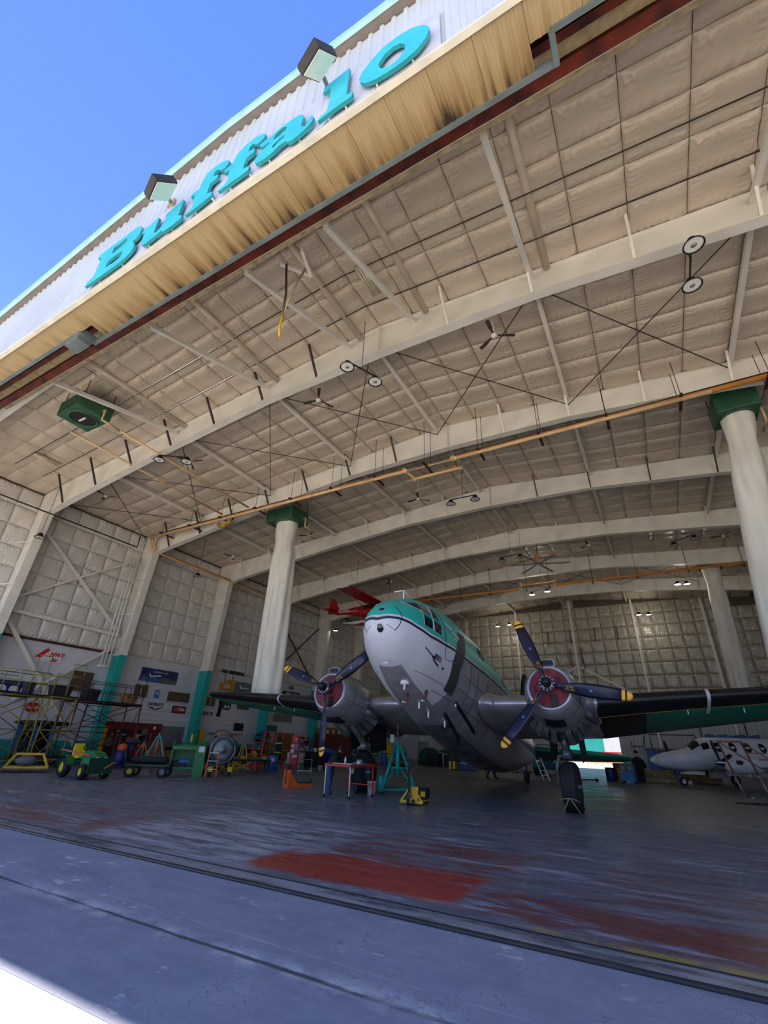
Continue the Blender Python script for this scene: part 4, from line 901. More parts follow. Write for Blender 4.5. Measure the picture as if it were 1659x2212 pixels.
for s in (1, -1):
    mb = MB(); mb.loft([wring(x, s, AF) for x in (0, 1.4, 3.86, 4.95)]); mb.build('centre_wing', M_metal, ac)
    mb = MB(); mb.loft([wring(x, s, AF) for x in (4.95, 5.4, 5.9, 6.4)]); mb.build('inner_wing_panel', M_plainblk, ac)  # inner panel is plain black, the outer wing teal
    mb = MB(); mb.loft([wring(x, s, AF) for x in (6.4, 8.2, 11, 13.4, 14.3, 14.75)]); mb.build('outer_wing', M_acund, ac)
    LE = AF[4:11]; mb = MB()
    rr = [wring(x, s, LE, .012) for x in (4.97, 6.4, 8.2, 11, 13.4, 14.3)]; mb.loft(rr, close=False); mb.build('deicer_boot', M_boot, ac)
    mb = MB(); rr = [wring(x, s, [(.152, -.056), (.162, -.057)], .008) for x in (4.97, 6.4, 8.2, 11, 13.4)]; mb.loft(rr, close=False); mb.build('boot_edge_line', M_tip, ac)
    for xb in (4.95, 8.15):
        mb = MB(); mb.loft([wring(x, s, AF[3:12], .018) for x in (xb, xb + .1)], close=False); mb.build('joint_band', M_acpaint if xb > 5 else M_metal, ac)
    mb = MB(); n_ = 14
    fr_ = []
    for q in range(5):
        t = q / 4; x = 1.25 + .55 * t; yl, c, z = wsec(x); k = 1 + .45 * (1 - t) ** 2
        fr_.append([(s * x, yl + a * c - .25 * (1 - t) ** 2, z + b * c * k) for a, b in AF])
    mb.loft(fr_); mb.build('wing_root_fillet', M_metal, ac)
    for x, y in ((7.6, 3.4), (9.2, 4.0)): mb = MB(); yl, c, z = wsec(x); mb.tube([(s * x, y, z - .2), (s * x, y + .02, z - .34)], .02, 5); mb.build('drain_mast', M_wht, ac)
mb = MB(); mb.box((10.3, 3.95, .62), (.5, .18, .08)); mb.build('landing_light', M_acpaint, ac)
# tail
mb = MB(); mb.prism([(14.5, 1.9), (16.4, 3.6), (17.3, 5.6), (17.9, 6.3), (18.8, 6.25), (19.6, 5.2), (20.0, 3.0), (19.6, 1.4)], -.09, .09, 'X'); mb.build('fin', M_plainblk, ac)
for s in (1, -1):
    mb = MB(); mb.loft([[(s * x, yl + a * c, 1.3 + b * c) for a, b in AF] for x, yl, c in ((.2, 16.0, 3.2), (3.5, 16.6, 2.5), (5.3, 17.1, 1.7), (5.75, 17.5, .8))]); mb.build('stabilizer', M_acund, ac)
# engines
def lathe_y(mb, prof, c, n=36, a0=0, a1=2 * math.pi, sm=True): return mb.lathe(prof, c, 'Y', n, a0=a0, a1=a1, smooth=sm)
PH = {1: -.16, -1: .66}
for s in (1, -1):
    cx = s * 3.862; side = 'outer' if s < 0 else 'near'
    mb = MB(); lathe_y(mb, [(.52, .55), (.55, .34), (.575, .26), (.61, .235), (.66, .27), (.74, .45), (.81, .75), (.87, 1.2), (.885, 1.65), (.865, 2.02), (.83, 2.02)], (cx, 0, 0)); cw = mb.build('engine_cowling', M_metal, ac)
    mb = MB(); lathe_y(mb, [(.001, .30), (.30, .29), (.555, .31)], (cx, 0, 0)); pg = mb.build('intake_plug', M_plug, ac)
    mb = MB(); mb.b2((cx + .04, .22, -.56), (cx + .2, .28, -.22)); mb.build('plug_flap', M_plainblk, pg)
    mb = MB(); mb.b2((cx - .44, .27, -.12), (cx - .38, .285, .05)); mb.b2((cx + .28, .27, .18), (cx + .36, .285, .28)); mb.build('plug_handle', M_plainblk, pg)
    # scoop on top
    mb = MB(); mb.loft([[(cx + a * w, y, z + b * h) for a, b in ((-1, 0), (-1, .7), (-.75, 1), (.75, 1), (1, .7), (1, 0))] for y, w, h, z in ((.34, .22, .22, .66), (.9, .24, .22, .74), (1.7, .22, .12, .76), (2.2, .16, .05, .74))]); mb.build('air_scoop', M_metal, cw)
    mb = MB(); mb.loft([[(cx + a * .19, y, .69 + b * .16) for a, b in ((-1, 0), (-1, .7), (-.75, 1), (.75, 1), (1, .7), (1, 0))] for y in (.325, .34)]); mb.build('scoop_mouth', M_plainblk, cw)
    for a0 in (-.35, .9, 2.3, 3.6):
        mb = MB(); mb.tube([(cx + r_ * math.cos(a0), y, r_ * math.sin(a0)) for r_, y in ((.665, .27), (.743, .45), (.813, .75), (.873, 1.2), (.888, 1.65), (.868, 2.02))], .006, 5); mb.build('cowl_seam', M_plainblk, cw)
    mb = MB(); mb.torus((cx, .82, 0), .823, .006, 'Y', 36, 5); mb.build('cowl_seam', M_plainblk, cw)
    mb = MB(); mb.lathe([(.815, .72), (.885, 1.3)], (cx, 0, 0), 'Y', 6, a0=4.35, a1=5.05); mb.build('cowl_hatch', M_plainblk, cw)
    # cowl flaps, lower half, splayed
    for k in range(13):
        a = math.pi + .06 + k * (math.pi - .12) / 12; da = .10
        if k == 6: continue
        vs = []
        for y, r_ in ((2.0, .865), (2.45, 1.12)):
            for t in (a - da, a + da): vs += [(cx + r_ * math.cos(t), y, r_ * math.sin(t)), (cx + (r_ + .02) * math.cos(t), y, (r_ + .02) * math.sin(t))]
        mb = MB(); mb.add(vs, [(0, 2, 6, 4), (1, 5, 7, 3), (0, 4, 5, 1), (2, 3, 7, 6), (4, 6, 7, 5), (0, 1, 3, 2)]); mb.build('cowl_flap', M_metald, cw)
    # nacelle body behind the cowl
    mb = MB(); rg_ = []
    for y, rt, rb, w in ((1.95, .80, .80, .80), (2.5, .70, .92, .78), (3.3, .6, .98, .76), (4.4, .5, .8, .7), (5.6, .35, .5, .55), (6.8, .12, .2, .25)):
        rg_.append([(cx + w * math.cos(t), y, .05 + (rt if math.sin(t) > 0 else rb) * math.sin(t)) for t in [q * 2 * math.pi / 24 for q in range(24)]])
    mb.loft(rg_); mb.build('nacelle', M_metald, ac)
    mb = MB(); mb.tube([(cx + .80, 1.7, -.3), (cx + 1.05, 2.5, -.4)], [.13, .11], 12); ex = mb.build('exhaust_stack', M_metald, ac)
    mb = MB(); mb.tube([(cx - .80, 1.7, -.3), (cx - 1.05, 2.5, -.4)], [.13, .11], 12); mb.build('exhaust_stack', M_metald, ac)
    # propeller
    mb = MB(); lathe_y(mb, [(.001, -.44), (.07, -.43), (.125, -.36), (.14, -.26), (.14, -.12)], (cx, 0, 0), 20); hb = mb.build('propeller_dome', M_plainblk, ac)
    mb = MB(); lathe_y(mb, [(.14, -.14), (.19, -.12), (.20, .0), (.19, .1), (.16, .14), (.10, .3)], (cx, 0, 0), 20)
    for k in range(12): t = k * math.pi / 6; mb.box((cx + .2 * math.cos(t), -.1, .2 * math.sin(t)), (.05, .09, .05), rot=(0, -t, 0))
    mb.build('propeller_hub', M_chrome, ac)
    for k in range(3):
        t = PH[s] + k * 2 * math.pi / 3
        d = Vector((math.cos(t), 0, math.sin(t))); tg = Vector((-math.sin(t), 0, math.cos(t))); nf = Vector((0, -1, 0))
        def bsec(r_, c, thk, pit, k0=0.0, k1=1.0, n=6):
            ch = tg * math.cos(pit) + nf * math.sin(pit); nn = nf * math.cos(pit) - tg * math.sin(pit)
            P = [(-.5, 0), (-.3, .6), (0, 1), (.3, .7), (.5, 0), (.3, -.25), (0, -.4), (-.3, -.25)]
            return [Vector((cx, 0, 0)) + d * r_ + ch * a * c + nn * b * thk for a, b in P]
        prof = [(.16, .13, .065, .9), (.34, .16, .06, .85), (.55, .27, .045, .75), (.85, .36, .034, .6), (1.2, .40, .027, .48), (1.6, .37, .02, .38), (1.95, .31, .014, .32)]
        mb = MB(); mb.loft([bsec(*q) for q in prof]); bl = mb.build('propeller_blade', M_prop, ac)
        tipp = lambda r_: .31 * max(.05, 1 - max(0, (r_ - 1.95) / .285) ** 3) ** .5 if r_ > 1.95 else .31
        for r0, r1, m_ in ((1.95, 2.04, M_tip), (2.04, 2.085, M_plainblk), (2.085, 2.228, M_tip)):
            mb = MB(); mb.loft([bsec(r0 + (r1 - r0) * q / 3, tipp(r0 + (r1 - r0) * q / 3), .013, .31) for q in range(4)]); mb.build('blade_tip_band', m_, bl)
        mb = MB(); c0 = bsec(1.18, .4, .028, .48); ctr = Vector((cx, 0, 0)) + d * 1.18 + (nf * math.cos(.48) - tg * math.sin(.48)) * .032; ch = tg * math.cos(.48) + nf * math.sin(.48)
        mb.add([ctr + d * .045 * math.cos(q) + ch * .04 * math.sin(q) for q in [w * .5236 for w in range(12)]], [tuple(range(12))]); mb.build('blade_sticker', M_sticker, bl)
        o_ = Vector((cx, 0, 0)) + d * .62 + (nf * math.cos(.72) - tg * math.sin(.72)) * .047; ch = tg * math.cos(.72) + nf * math.sin(.72)
        text('blade_stencil', '33 E50\nNO. 842', .075, plane_mtx(o_, d, ch if (d.cross(ch)).y < 0 else -ch), M_tip, bl, .001)
    # main gear
    wc = Vector((3.93, 2.79, -2.22)) if s > 0 else Vector((-3.6, 3.25, -2.14))
    dn = (ami.to_3x3() @ Vector((0, 0, -1))).normalized()
    def wp(dx, dy, dz): return wc + ami.to_3x3() @ Vector((dx, dy, dz))
    mb = MB(); mb.tube([(cx, 2.5, -.7), wp(-.02, -.05, .95)], .13, 10); mb.tube([wp(-.02, -.05, 1.0), wp(-.02, -.05, .75)], .17, 12); mb.build('gear_strut', M_metald, ac)
    fk = MB(); fk.tube([wp(-.0, 0, .86), wp(-.28 * s * s, -.02, .82), wp(-.36, 0, .5), wp(-.36, 0, 0)], .075, 8); fk.tube([wp(-.4, 0, 0), wp(.3, 0, 0)], .07, 10); fk.build('gear_fork', M_metald, ac)
    mb = MB(); mb.tube([wp(-.05, .1, .9), wp(-.05, 1.1, 1.5)], .06, 8); mb.build('drag_brace', M_metald, ac)
    prof = [(.30, -.20), (.42, -.235), (.60, -.225), (.665, -.17), (.682, -.10), (.672, -.085), (.672, -.07), (.688, -.06), (.69, 0), (.688, .06), (.672, .07), (.672, .085), (.682, .10), (.665, .17), (.60, .225), (.42, .235), (.30, .20)]
    def gear_lathe(prof, nm, m_, par, n=36, a0=0, a1=2 * math.pi):
        t_ = MB(); t_.lathe(prof, (0, 0, 0), 'X', n, a0=a0, a1=a1); q = MB(); q.add([wp(*p) for p in t_.v], t_.f, True); return q.build(nm, m_, par)
    ty = gear_lathe([(r_ * .985, h) for r_, h in prof], 'main_wheel', M_tyre, ac)
    gear_lathe([(.001, .12), (.2, .14), (.30, .2), (.31, .18), (.31, -.18), (.30, -.2), (.2, -.14), (.001, -.12)], 'wheel_rim', M_metald, ty)
    if s > 0:
        gear_lathe([(.60, -.27), (.70, -.22), (.715, -.1), (.715, .1), (.70, .22), (.60, .27)], 'tyre_boot', M_plainblk, ty, 12, -math.pi / 2 - .62, -math.pi / 2 + .62)
        mb = MB()
        for q in (-.12, .12): mb.tube([wp(q * .3, -.66, -.30), wp(q * 2.0, -.52, -.66)], .012, 5)
        mb.tube([wp(-.27, -.60, -.34), wp(-.1, -.69, -.28), wp(.1, -.69, -.28), wp(.27, -.60, -.36)], .012, 5); mb.build('boot_strap', M_cream, ty)
    for y in (1, -1):
        mb = MB(); mb.add([wp(.42 * y, -.5, 1.55), wp(.42 * y, .9, 1.7), wp(.46 * y, .9, .75), wp(.46 * y, -.3, .65)], [(0, 1, 2, 3)]); mb.build('gear_door', M_plainblk, ac)
# tail wheel
def tw(dx, dy, dz): return Vector(ami @ Vector((-6.95 + dx, 22.6 + dy, .32 + dz)))
mb = MB(); mb.tube([tw(0, 0, .0), tw(0, .0, .45), tw(0, .5, 1.1)], .08, 8); mb.build('tail_strut', M_metald, ac)
t_ = MB(); t_.lathe([(.1, -.09), (.26, -.1), (.31, -.05), (.31, .05), (.26, .1), (.1, .09)], (0, 0, 0), 'X', 20); mb = MB(); mb.add([tw(*p) for p in t_.v], t_.f, True); mb.build('tail_wheel', M_tyre, ac)
# ================================================================ things on the side wall
WX = -32.58
M_frame = mat('window_frame_white', (206, 206, 210), 0.5, var=0.04)
M_brownp = mat('brown_blind', (96, 78, 58), 0.5, var=0.2, scale=4)
M_wood = mat('brown_wood', (140, 98, 48), 0.6, var=0.2, scale=3)
M_blue = mat('blue_paint', (32, 92, 176), 0.45, var=0.08)
M_dkred = mat('dark_red_paint', (112, 18, 20), 0.5, var=0.12)
M_redp = mat('red_paint', (196, 34, 34), 0.45, var=0.1)
M_postr = mat('poster_navy', (26, 38, 104), 0.4, var=0.08)
M_sea = mat('poster_blue', (60, 104, 176), 0.5, var=0.3, scale=5)
M_land = mat('poster_green', (84, 116, 84), 0.5, var=0.3, scale=5)
M_ltblue = mat('poster_light_blue', (60, 130, 190), 0.5, var=0.1)
M_paper = mat('white_paper', (216, 216, 220), 0.6, var=0.04)
M_signr = mat('sign_red', (190, 24, 32), 0.4, var=0.06)
M_signy = mat('sign_yellow', (198, 142, 40), 0.5, var=0.12)
M_greyp = mat('poster_grey_blue', (96, 116, 128), 0.5, var=0.15)
M_teald = mat('dark_teal_paint', (18, 104, 100), 0.5, var=0.1)
M_green2 = mat('machine_green', (24, 116, 52), 0.42, var=0.08)
M_dkgreen = mat('dark_green_paint', (18, 66, 50), 0.5, var=0.12)
M_yel2 = mat('machine_yellow', (232, 204, 40), 0.45, var=0.06)
M_org2 = mat('safety_orange', (232, 98, 34), 0.5, var=0.08)
M_olive = mat('olive_yellow_paint', (150, 134, 56), 0.6, var=0.2, scale=6)
M_mar2 = mat('maroon_paint', (88, 32, 42), 0.55, var=0.2, scale=6)
M_alu = mat('ladder_aluminium', (176, 178, 184), 0.35, .6, var=0.1)
M_cardb = mat('cardboard', (148, 112, 68), 0.8, var=0.15)
M_white2 = mat('white_plastic', (214, 214, 216), 0.5, var=0.08)
M_jeans = mat('blue_denim', (62, 82, 128), 0.85, var=0.2, scale=14)
M_cloth = mat('black_cloth', (24, 24, 30), 0.85, var=0.2, scale=9)
M_gtrous = mat('grey_trousers', (74, 74, 92), 0.85, var=0.15, scale=9)
M_skin = mat('skin', (186, 142, 122), 0.6, var=0.08)
M_hiv = mat('hi_vis_yellow', (176, 214, 60), 0.6, var=0.1)
MT = lambda y, z, dx=0.0: plane_mtx((WX + .02 + dx, y, z), (0, 1, 0), (0, 0, 1))
def wrect(name, y0, y1, z0, z1, d, m_, parent=None, x=WX):
    mb = MB(); mb.b2((x, y0, z0), (x + d, y1, z1)); return mb.build(name, m_, parent)
def wpoly(name, pts, d0, d1, m_, parent=None):
    mb = MB(); mb.prism(pts, WX + d0, WX + d1, 'X'); return mb.build(name, m_, parent)
def wsign(name, lab, cat, y0, y1, z0, z1, m_, d=.05, group=None):
    o = wrect(name, y0, y1, z0, z1, d, m_); return tag(o, lab, cat, group)
nwin = [0]
def wwindow(y0, y1, z0, z1, pane, panes=1, shelf=False):
    nwin[0] += 1
    r = empty('window_%d' % nwin[0], (0, 0, 0), label='small office window in the side wall', kind='structure')
    for a, b, c, d in ((y0 - .06, y1 + .06, z1, z1 + .06), (y0 - .06, y1 + .06, z0 - .06, z0), (y0 - .06, y0, z0, z1), (y1, y1 + .06, z0, z1)): wrect('window_frame', a, b, c, d, .07, M_frame, r)
    w = (y1 - y0) / panes
    for k in range(panes):
        wrect('pane', y0 + k * w + .015, y0 + (k + 1) * w - .015, z0, z1, .025, pane, r)
        if k: wrect('mullion', y0 + k * w - .02, y0 + k * w + .02, z0, z1, .06, M_frame, r)
    return r
# signs and posters
s = wsign('airline_sign', 'white board with red maple tail mark and NWT Air lettering', 'sign', 9.03, 10.54, 5.45, 6.08, M_paper)
def leaf(cy, cz, r):
    return [(cy + r * k * math.cos(a), cz + r * k * math.sin(a)) for a, k in [(R(90 + i * 36 / 1), (1 if i % 2 == 0 else .45)) for i in range(10)]]
wpoly('red_tail_mark', [(8.93, 5.66), (9.28, 5.66), (9.62, 6.1), (9.45, 6.16), (9.34, 6.1)], .05, .07, M_signr, s); wpoly('maple_leaf', leaf(9.52, 6.13, .16), .052, .075, M_signr, s)
text('sign_lettering', 'NWT', .34, MT(10.14, 5.93, .04), M_signr, s, .005, .012, .25); text('sign_lettering', 'Air', .32, MT(10.06, 5.60, .04), M_signr, s, .005, .012, .25)
s = wsign('paper_banner', 'white banner with faint lettering behind the yellow scaffold', 'banner', 7.4, 8.72, 4.3, 4.88, M_paper)
for k in range(2): wrect('faint_line', 7.55, 8.5, 4.66 - k * .2, 4.71 - k * .2, .058, M_grey, s)
s = wsign('vehicle_mural', 'blue mural of white vehicles behind the yellow scaffold', 'poster', 7.5, 9.5, 3.52, 4.2, M_postr)
for k in range(3): wpoly('painted_vehicle', [(7.6 + k * .62, 3.66), (8.1 + k * .62, 3.66), (8.08 + k * .62, 3.84), (7.95 + k * .62, 3.95), (7.72 + k * .62, 3.95), (7.62 + k * .62, 3.84)], .05, .06, M_paper, s)
mb = MB(); mb.add([(WX + d, 9.82 + .42 * math.cos(a), 2.88 + .27 * math.sin(a)) for d in (0, .08) for a in [k * math.pi / 12 for k in range(24)]], [tuple(range(24)), tuple(range(47, 23, -1))] + [(k, (k + 1) % 24, 24 + (k + 1) % 24, 24 + k) for k in range(24)])
s = tag(mb.build('drink_sign', M_signr), 'red oval drink sign with white script between scaffold legs', 'sign'); text('script', 'Coca-Cola', .2, MT(9.82, 2.88, .07), M_paper, s, .004, .004, .3)
wwindow(11.45, 12.85, 4.05, 5.2, M_brownp)
s = wsign('airline_poster', 'navy airline poster with white jet above green coast', 'poster', 16.15, 19.3, 5.14, 6.07, M_postr)
wpoly('sea', [(16.16, 5.15), (17.9, 5.15), (18.0, 5.42), (17.3, 5.5), (16.16, 5.42)], .05, .056, M_sea, s); wpoly('coast', [(17.9, 5.15), (19.29, 5.15), (19.29, 5.35), (18.5, 5.5), (17.8, 5.52)], .05, .058, M_land, s)
wpoly('jet_body', [(16.9, 5.47), (17.6, 5.55), (17.85, 5.6), (17.9, 5.66), (17.7, 5.68), (17.0, 5.56), (16.86, 5.72), (16.8, 5.7)], .05, .062, M_paper, s); text('poster_lettering', 'Canadian north', .2, MT(17.75, 5.86, .04), M_paper, s, .003)
wwindow(15.95, 17.05, 4.05, 4.88, M_brownp, 2)
s = wsign('letter_poster', 'small blue poster with a white letter N', 'poster', 17.66, 18.08, 4.1, 4.65, M_ltblue, .03); text('poster_letter', 'N', .36, MT(17.87, 4.42, .02), M_paper, s, .003, .01)
pts = [(16.85, 3.3), (19.06, 3.26), (19.06, 3.72)] + [(18.9 - k * .19, 3.76 + .16 * math.sin(math.pi * k / 10)) for k in range(11)] + [(16.85, 3.72)]
s = tag(wpoly('arched_sign', pts, 0, .05, M_paper), 'white arched ICE PILOTS sign with black wings', 'sign'); text('sign_lettering', 'ICE PILOTS', .26, MT(17.95, 3.66, .04), M_cloth, s, .003, .012)
wpoly('wings', [(17.2, 3.52), (17.75, 3.44), (17.95, 3.32), (18.15, 3.44), (18.7, 3.52), (18.3, 3.38), (17.95, 3.28), (17.6, 3.38)], .05, .06, M_cloth, s); wpoly('emblem', leaf(17.95, 3.4, .08), .05, .068, M_paper, s)
wwindow(18.78, 20.85, 3.98, 4.66, M_brownp)
s = wsign('cola_sign', 'red drink sign in a black frame by the second teal column', 'sign', 19.46, 20.68, 3.2, 3.7, M_cloth, .07); wrect('sign_face', 19.52, 20.62, 3.26, 3.64, .085, M_signr, s); text('script', 'Coke', .3, MT(20.2, 3.46, .07), M_paper, s, .004, .01, .2)
s = text('no_smoking_letters', 'NO SMOKING', .42, plane_mtx((WX + .16, 24.85, 6.76), (0, 1, 0), (0, 0, 1)), M_cloth, None, .02, .006); tag(s, 'black NO SMOKING lettering under the quilted wall', 'lettering')
mb = MB(); mb.b2((WX, 23.65, 5.28), (WX + .25, 25.2, 5.85)); s = tag(mb.build('hanging_sign', M_signy, bevel=.05), 'mustard yellow box sign with white CPA letters', 'sign'); mb = MB(); mb.b2((WX, 24.4, 5.8), (WX + .24, 25.15, 6.15)); mb.build('sign_crest', M_signy, s); text('sign_lettering', 'CPA', .38, MT(24.3, 5.56, .24), M_paper, s, .004, .01)
for y in (24.1, 24.95): wrect('hanger', y, y + .03, 5.85, 6.6, .03, M_dark, s)
s = wsign('jet_poster', 'grey-blue poster of a white jet airliner', 'poster', 25.45, 27.4, 5.2, 6.13, M_greyp, .03); wpoly('jet_body', [(26.0, 5.58), (27.1, 5.6), (27.2, 5.66), (26.2, 5.72), (26.05, 5.9), (25.95, 5.9)], .03, .04, M_paper, s)
wwindow(22.5, 23.5, 3.92, 4.6, M_brownp, 2); wwindow(25.98, 27.52, 3.9, 4.22, M_brownp)
s = wsign('soda_sign', 'pair of small red white and blue soda signs', 'sign', 22.0, 23.47, 3.2, 3.52, M_paper)
for k in range(2):
    wrect('red_band', 22.03 + k * .73, 22.30 + k * .73, 3.22, 3.5, .058, M_signr, s); wrect('blue_band', 22.42 + k * .73, 22.70 + k * .73, 3.22, 3.5, .058, M_blue, s)
s = wpoly('dark_coverall', [(23.9, 4.45), (24.3, 4.5), (24.28, 3.9), (24.2, 3.2), (24.05, 3.16), (24.02, 3.7), (23.95, 3.2), (23.85, 3.2), (23.98, 3.9)], .02, .1, M_cloth); tag(s, 'thin dark coverall hanging flat on the white wall', 'clothing')
s = wpoly('wall_cutout', [(24.4, 4.42), (25.25, 4.42), (25.3, 3.9), (25.1, 3.75), (24.6, 3.75), (24.4, 3.9)], .02, .06, M_navy); tag(s, 'dark blue shirt with white trousers hanging on the wall', 'clothing'); wpoly('white_trousers', [(24.55, 3.75), (25.15, 3.75), (25.08, 3.16), (24.9, 3.16), (24.86, 3.6), (24.8, 3.16), (24.62, 3.16)], .02, .05, M_paper, s)
for cy in (24.66, 25.02): wpoly('white_spot', [(cy + .13 * math.cos(a), 4.0 + .13 * math.sin(a)) for a in [k * .628 for k in range(10)]], .06, .07, M_paper, s)
tag(wsign('wall_television', 'black television on the white wall above the workbench', 'television', 26.05, 27.12, 2.2, 2.8, M_black, .08))
s = wsign('brand_board', 'dark board with white MERCURY lettering under a blue oval', 'sign', 31.8, 34.3, 5.5, 5.98, M_cloth, .15); text('sign_lettering', 'MERCURY', .42, MT(33.05, 5.72, .14), M_paper, s, .004, .01)
mb = MB(); mb.add([(WX + d, 32.95 + .5 * math.cos(a), 6.38 + .24 * math.sin(a)) for d in (0, .1) for a in [k * math.pi / 10 for k in range(20)]], [tuple(range(20)), tuple(range(39, 19, -1))] + [(k, (k + 1) % 20, 20 + (k + 1) % 20, 20 + k) for k in range(20)])
s = tag(mb.build('oval_sign', M_paper), 'small white rimmed blue oval sign hung on the wall', 'sign'); mb = MB(); mb.add([(WX + .11, 32.95 + .42 * math.cos(a), 6.38 + .18 * math.sin(a)) for a in [k * math.pi / 10 for k in range(20)]], [tuple(range(20))]); mb.build('oval_face', M_navy, s); text('script', 'Ford', .22, MT(32.95, 6.38, .1), M_paper, s, .003, .004, .3)
wsign('grey_wall_panel', 'plain grey panel on the wall above the brown door', 'panel', 30.9, 33.7, 3.15, 3.88, M_grey, .03)
# doors, red shop front
d = empty('door_1', (0, 0, 0), label='blue framed double door of dark glass', kind='structure')
for a, b, c, e_ in ((9.42, 9.62, 0, 2.12), (11.22, 11.42, 0, 2.12), (9.42, 11.42, 1.95, 2.12), (10.36, 10.48, 0, 1.95)): wrect('door_frame', a, b, c, e_, .12, M_blue, d)
for a, b in ((9.62, 10.36), (10.48, 11.22)): wrect('glass_leaf', a, b, .12, 1.95, .05, M_glass, d)
d = empty('door_2', (0, 0, 0), label='grey roll-up shutter beside the red shop wall', kind='structure')
for k in range(12): wrect('shutter_slat', 18.95, 20.95, .9 + k * .115, 1.0 + k * .115, .05, M_grey, d)
wrect('opening', 18.95, 20.95, 0, .9, .03, M_plainblk, d)
d = empty('door_3', (0, 0, 0), label='teal door beside a brown door', kind='structure'); wrect('door_leaf', 29.75, 31.55, 0, 2.8, .08, M_teald, d); wrect('door_pane', 30.6, 31.3, 1.3, 2.3, .09, M_siding, d)
d = empty('door_4', (0, 0, 0), label='brown wooden door in the white wall', kind='structure'); wrect('door_leaf', 31.8, 34.2, 0, 2.2, .08, M_wood, d); wrect('door_handle', 31.95, 32.05, .95, 1.15, .14, M_chrome, d)
s = tag(wrect('shop_hoarding', 14.4, 18.9, 0, 2.38, .12, M_dkred), 'dark red shop front panel hung with tools and posters', 'panel')
for y, z, w, h, m_ in ((15.85, 1.2, .34, .55, M_paper), (16.85, 1.15, .45, .68, M_cream), (15.45, 1.55, .16, .3, M_paper), (15.1, 1.5, .14, .14, M_yel2), (18.15, 2.0, .22, .2, M_paper)): wrect('pinned_poster', y, y + w, z, z + h, .135, m_, s)
for k in range(5): wrect('hanging_tool', 15.25 + k * .12, 15.28 + k * .12, .6, 1.45, .14, M_wood, s)
wpoly('wheel_rim', [(15.0 + .28 * math.cos(a), 1.15 + .28 * math.sin(a)) for a in [k * .449 for k in range(14)]], .12, .2, M_alu, s)
def cabinet(name, lab, cat, lo, hi, m_, nd=2, handle=True):
    r = empty(name, ((lo[0] + hi[0]) / 2, (lo[1] + hi[1]) / 2, lo[2]), 0, lab, cat); o = Vector(r.location)
    mb = MB(); mb.b2(Vector(lo) - o, Vector(hi) - o); mb.build('body', m_, r, bevel=.02)
    w = (hi[1] - lo[1]) / nd
    for k in range(nd):
        mb = MB(); mb.b2(Vector((hi[0], lo[1] + k * w + .02, lo[2] + .05)) - o, Vector((hi[0] + .02, lo[1] + (k + 1) * w - .02, hi[2] - .05)) - o); dd = mb.build('cabinet_door', m_, r)
        if handle: mb = MB(); mb.b2(Vector((hi[0] + .02, lo[1] + k * w + w * .8, lo[2] + (hi[2] - lo[2]) * .5)) - o, Vector((hi[0] + .05, lo[1] + k * w + w * .85, lo[2] + (hi[2] - lo[2]) * .62)) - o); mb.build('handle', M_chrome, dd)
    return r
cabinet('tall_locker', 'tall yellow locker against the red shop front', 'locker', (-32.4, 13.95, 0), (-31.9, 14.4, 2.05), M_yel, 1)
cabinet('wall_locker', 'narrow yellow board standing by the second teal column', 'locker', (-32.4, 22.15, 0), (-32.1, 22.6, 2.2), M_yel, 1, False)
cabinet('parts_container', 'big red cabinet piled with cardboard boxes', 'cabinet', (-31.8, 36.6, 0), (-30.2, 41.2, 2.3), M_dkred, 3)
for k, (y, w, h) in enumerate(((36.9, .9, .5), (38.0, .7, .62), (39.0, 1.0, .45), (40.2, .8, .6))):
    b = MB(); b.b2((-31.6, y, 2.3), (-30.6, y + w, 2.3 + h)); o = b.build('cardboard_box', M_cardb); tag(o, ['low wide', 'tall', 'long flat', 'end'][k] + ' cardboard box on top of the red cabinet', 'box', 'boxes on the red cabinet'); b = MB(); b.b2((-30.6, y + .1, 2.36), (-30.59, y + w * .6, 2.3 + h * .7)); b.build('box_label', M_paper, o)
# workbench under the television
r = empty('workbench', (-32.0, 25.6, 0), 0, 'long dark workbench with shelf under the black television', 'workbench')
mb = MB(); mb.b2((-.55, -2.4, .92), (.5, 2.4, 1.0)); mb.build('bench_top', M_grey, r)
for y in (-2.2, 0, 2.2): mb = MB(); mb.b2((-.5, y - .05, 0), (.45, y + .05, .92)); mb.build('bench_leg', M_dark, r)
mb = MB(); mb.b2((-.5, -2.3, 1.9), (-.1, 1.2, 1.96)); mb.build('shelf', M_wood, r)
for k in range(6): mb = MB(); mb.b2((-.45, -2.1 + k * .5, 1.0), (-.2, -1.8 + k * .5, 1.0 + .25 + .1 * (k % 3))); mb.build('bench_clutter', [M_paper, M_plainblk, M_grey][k % 3], r)

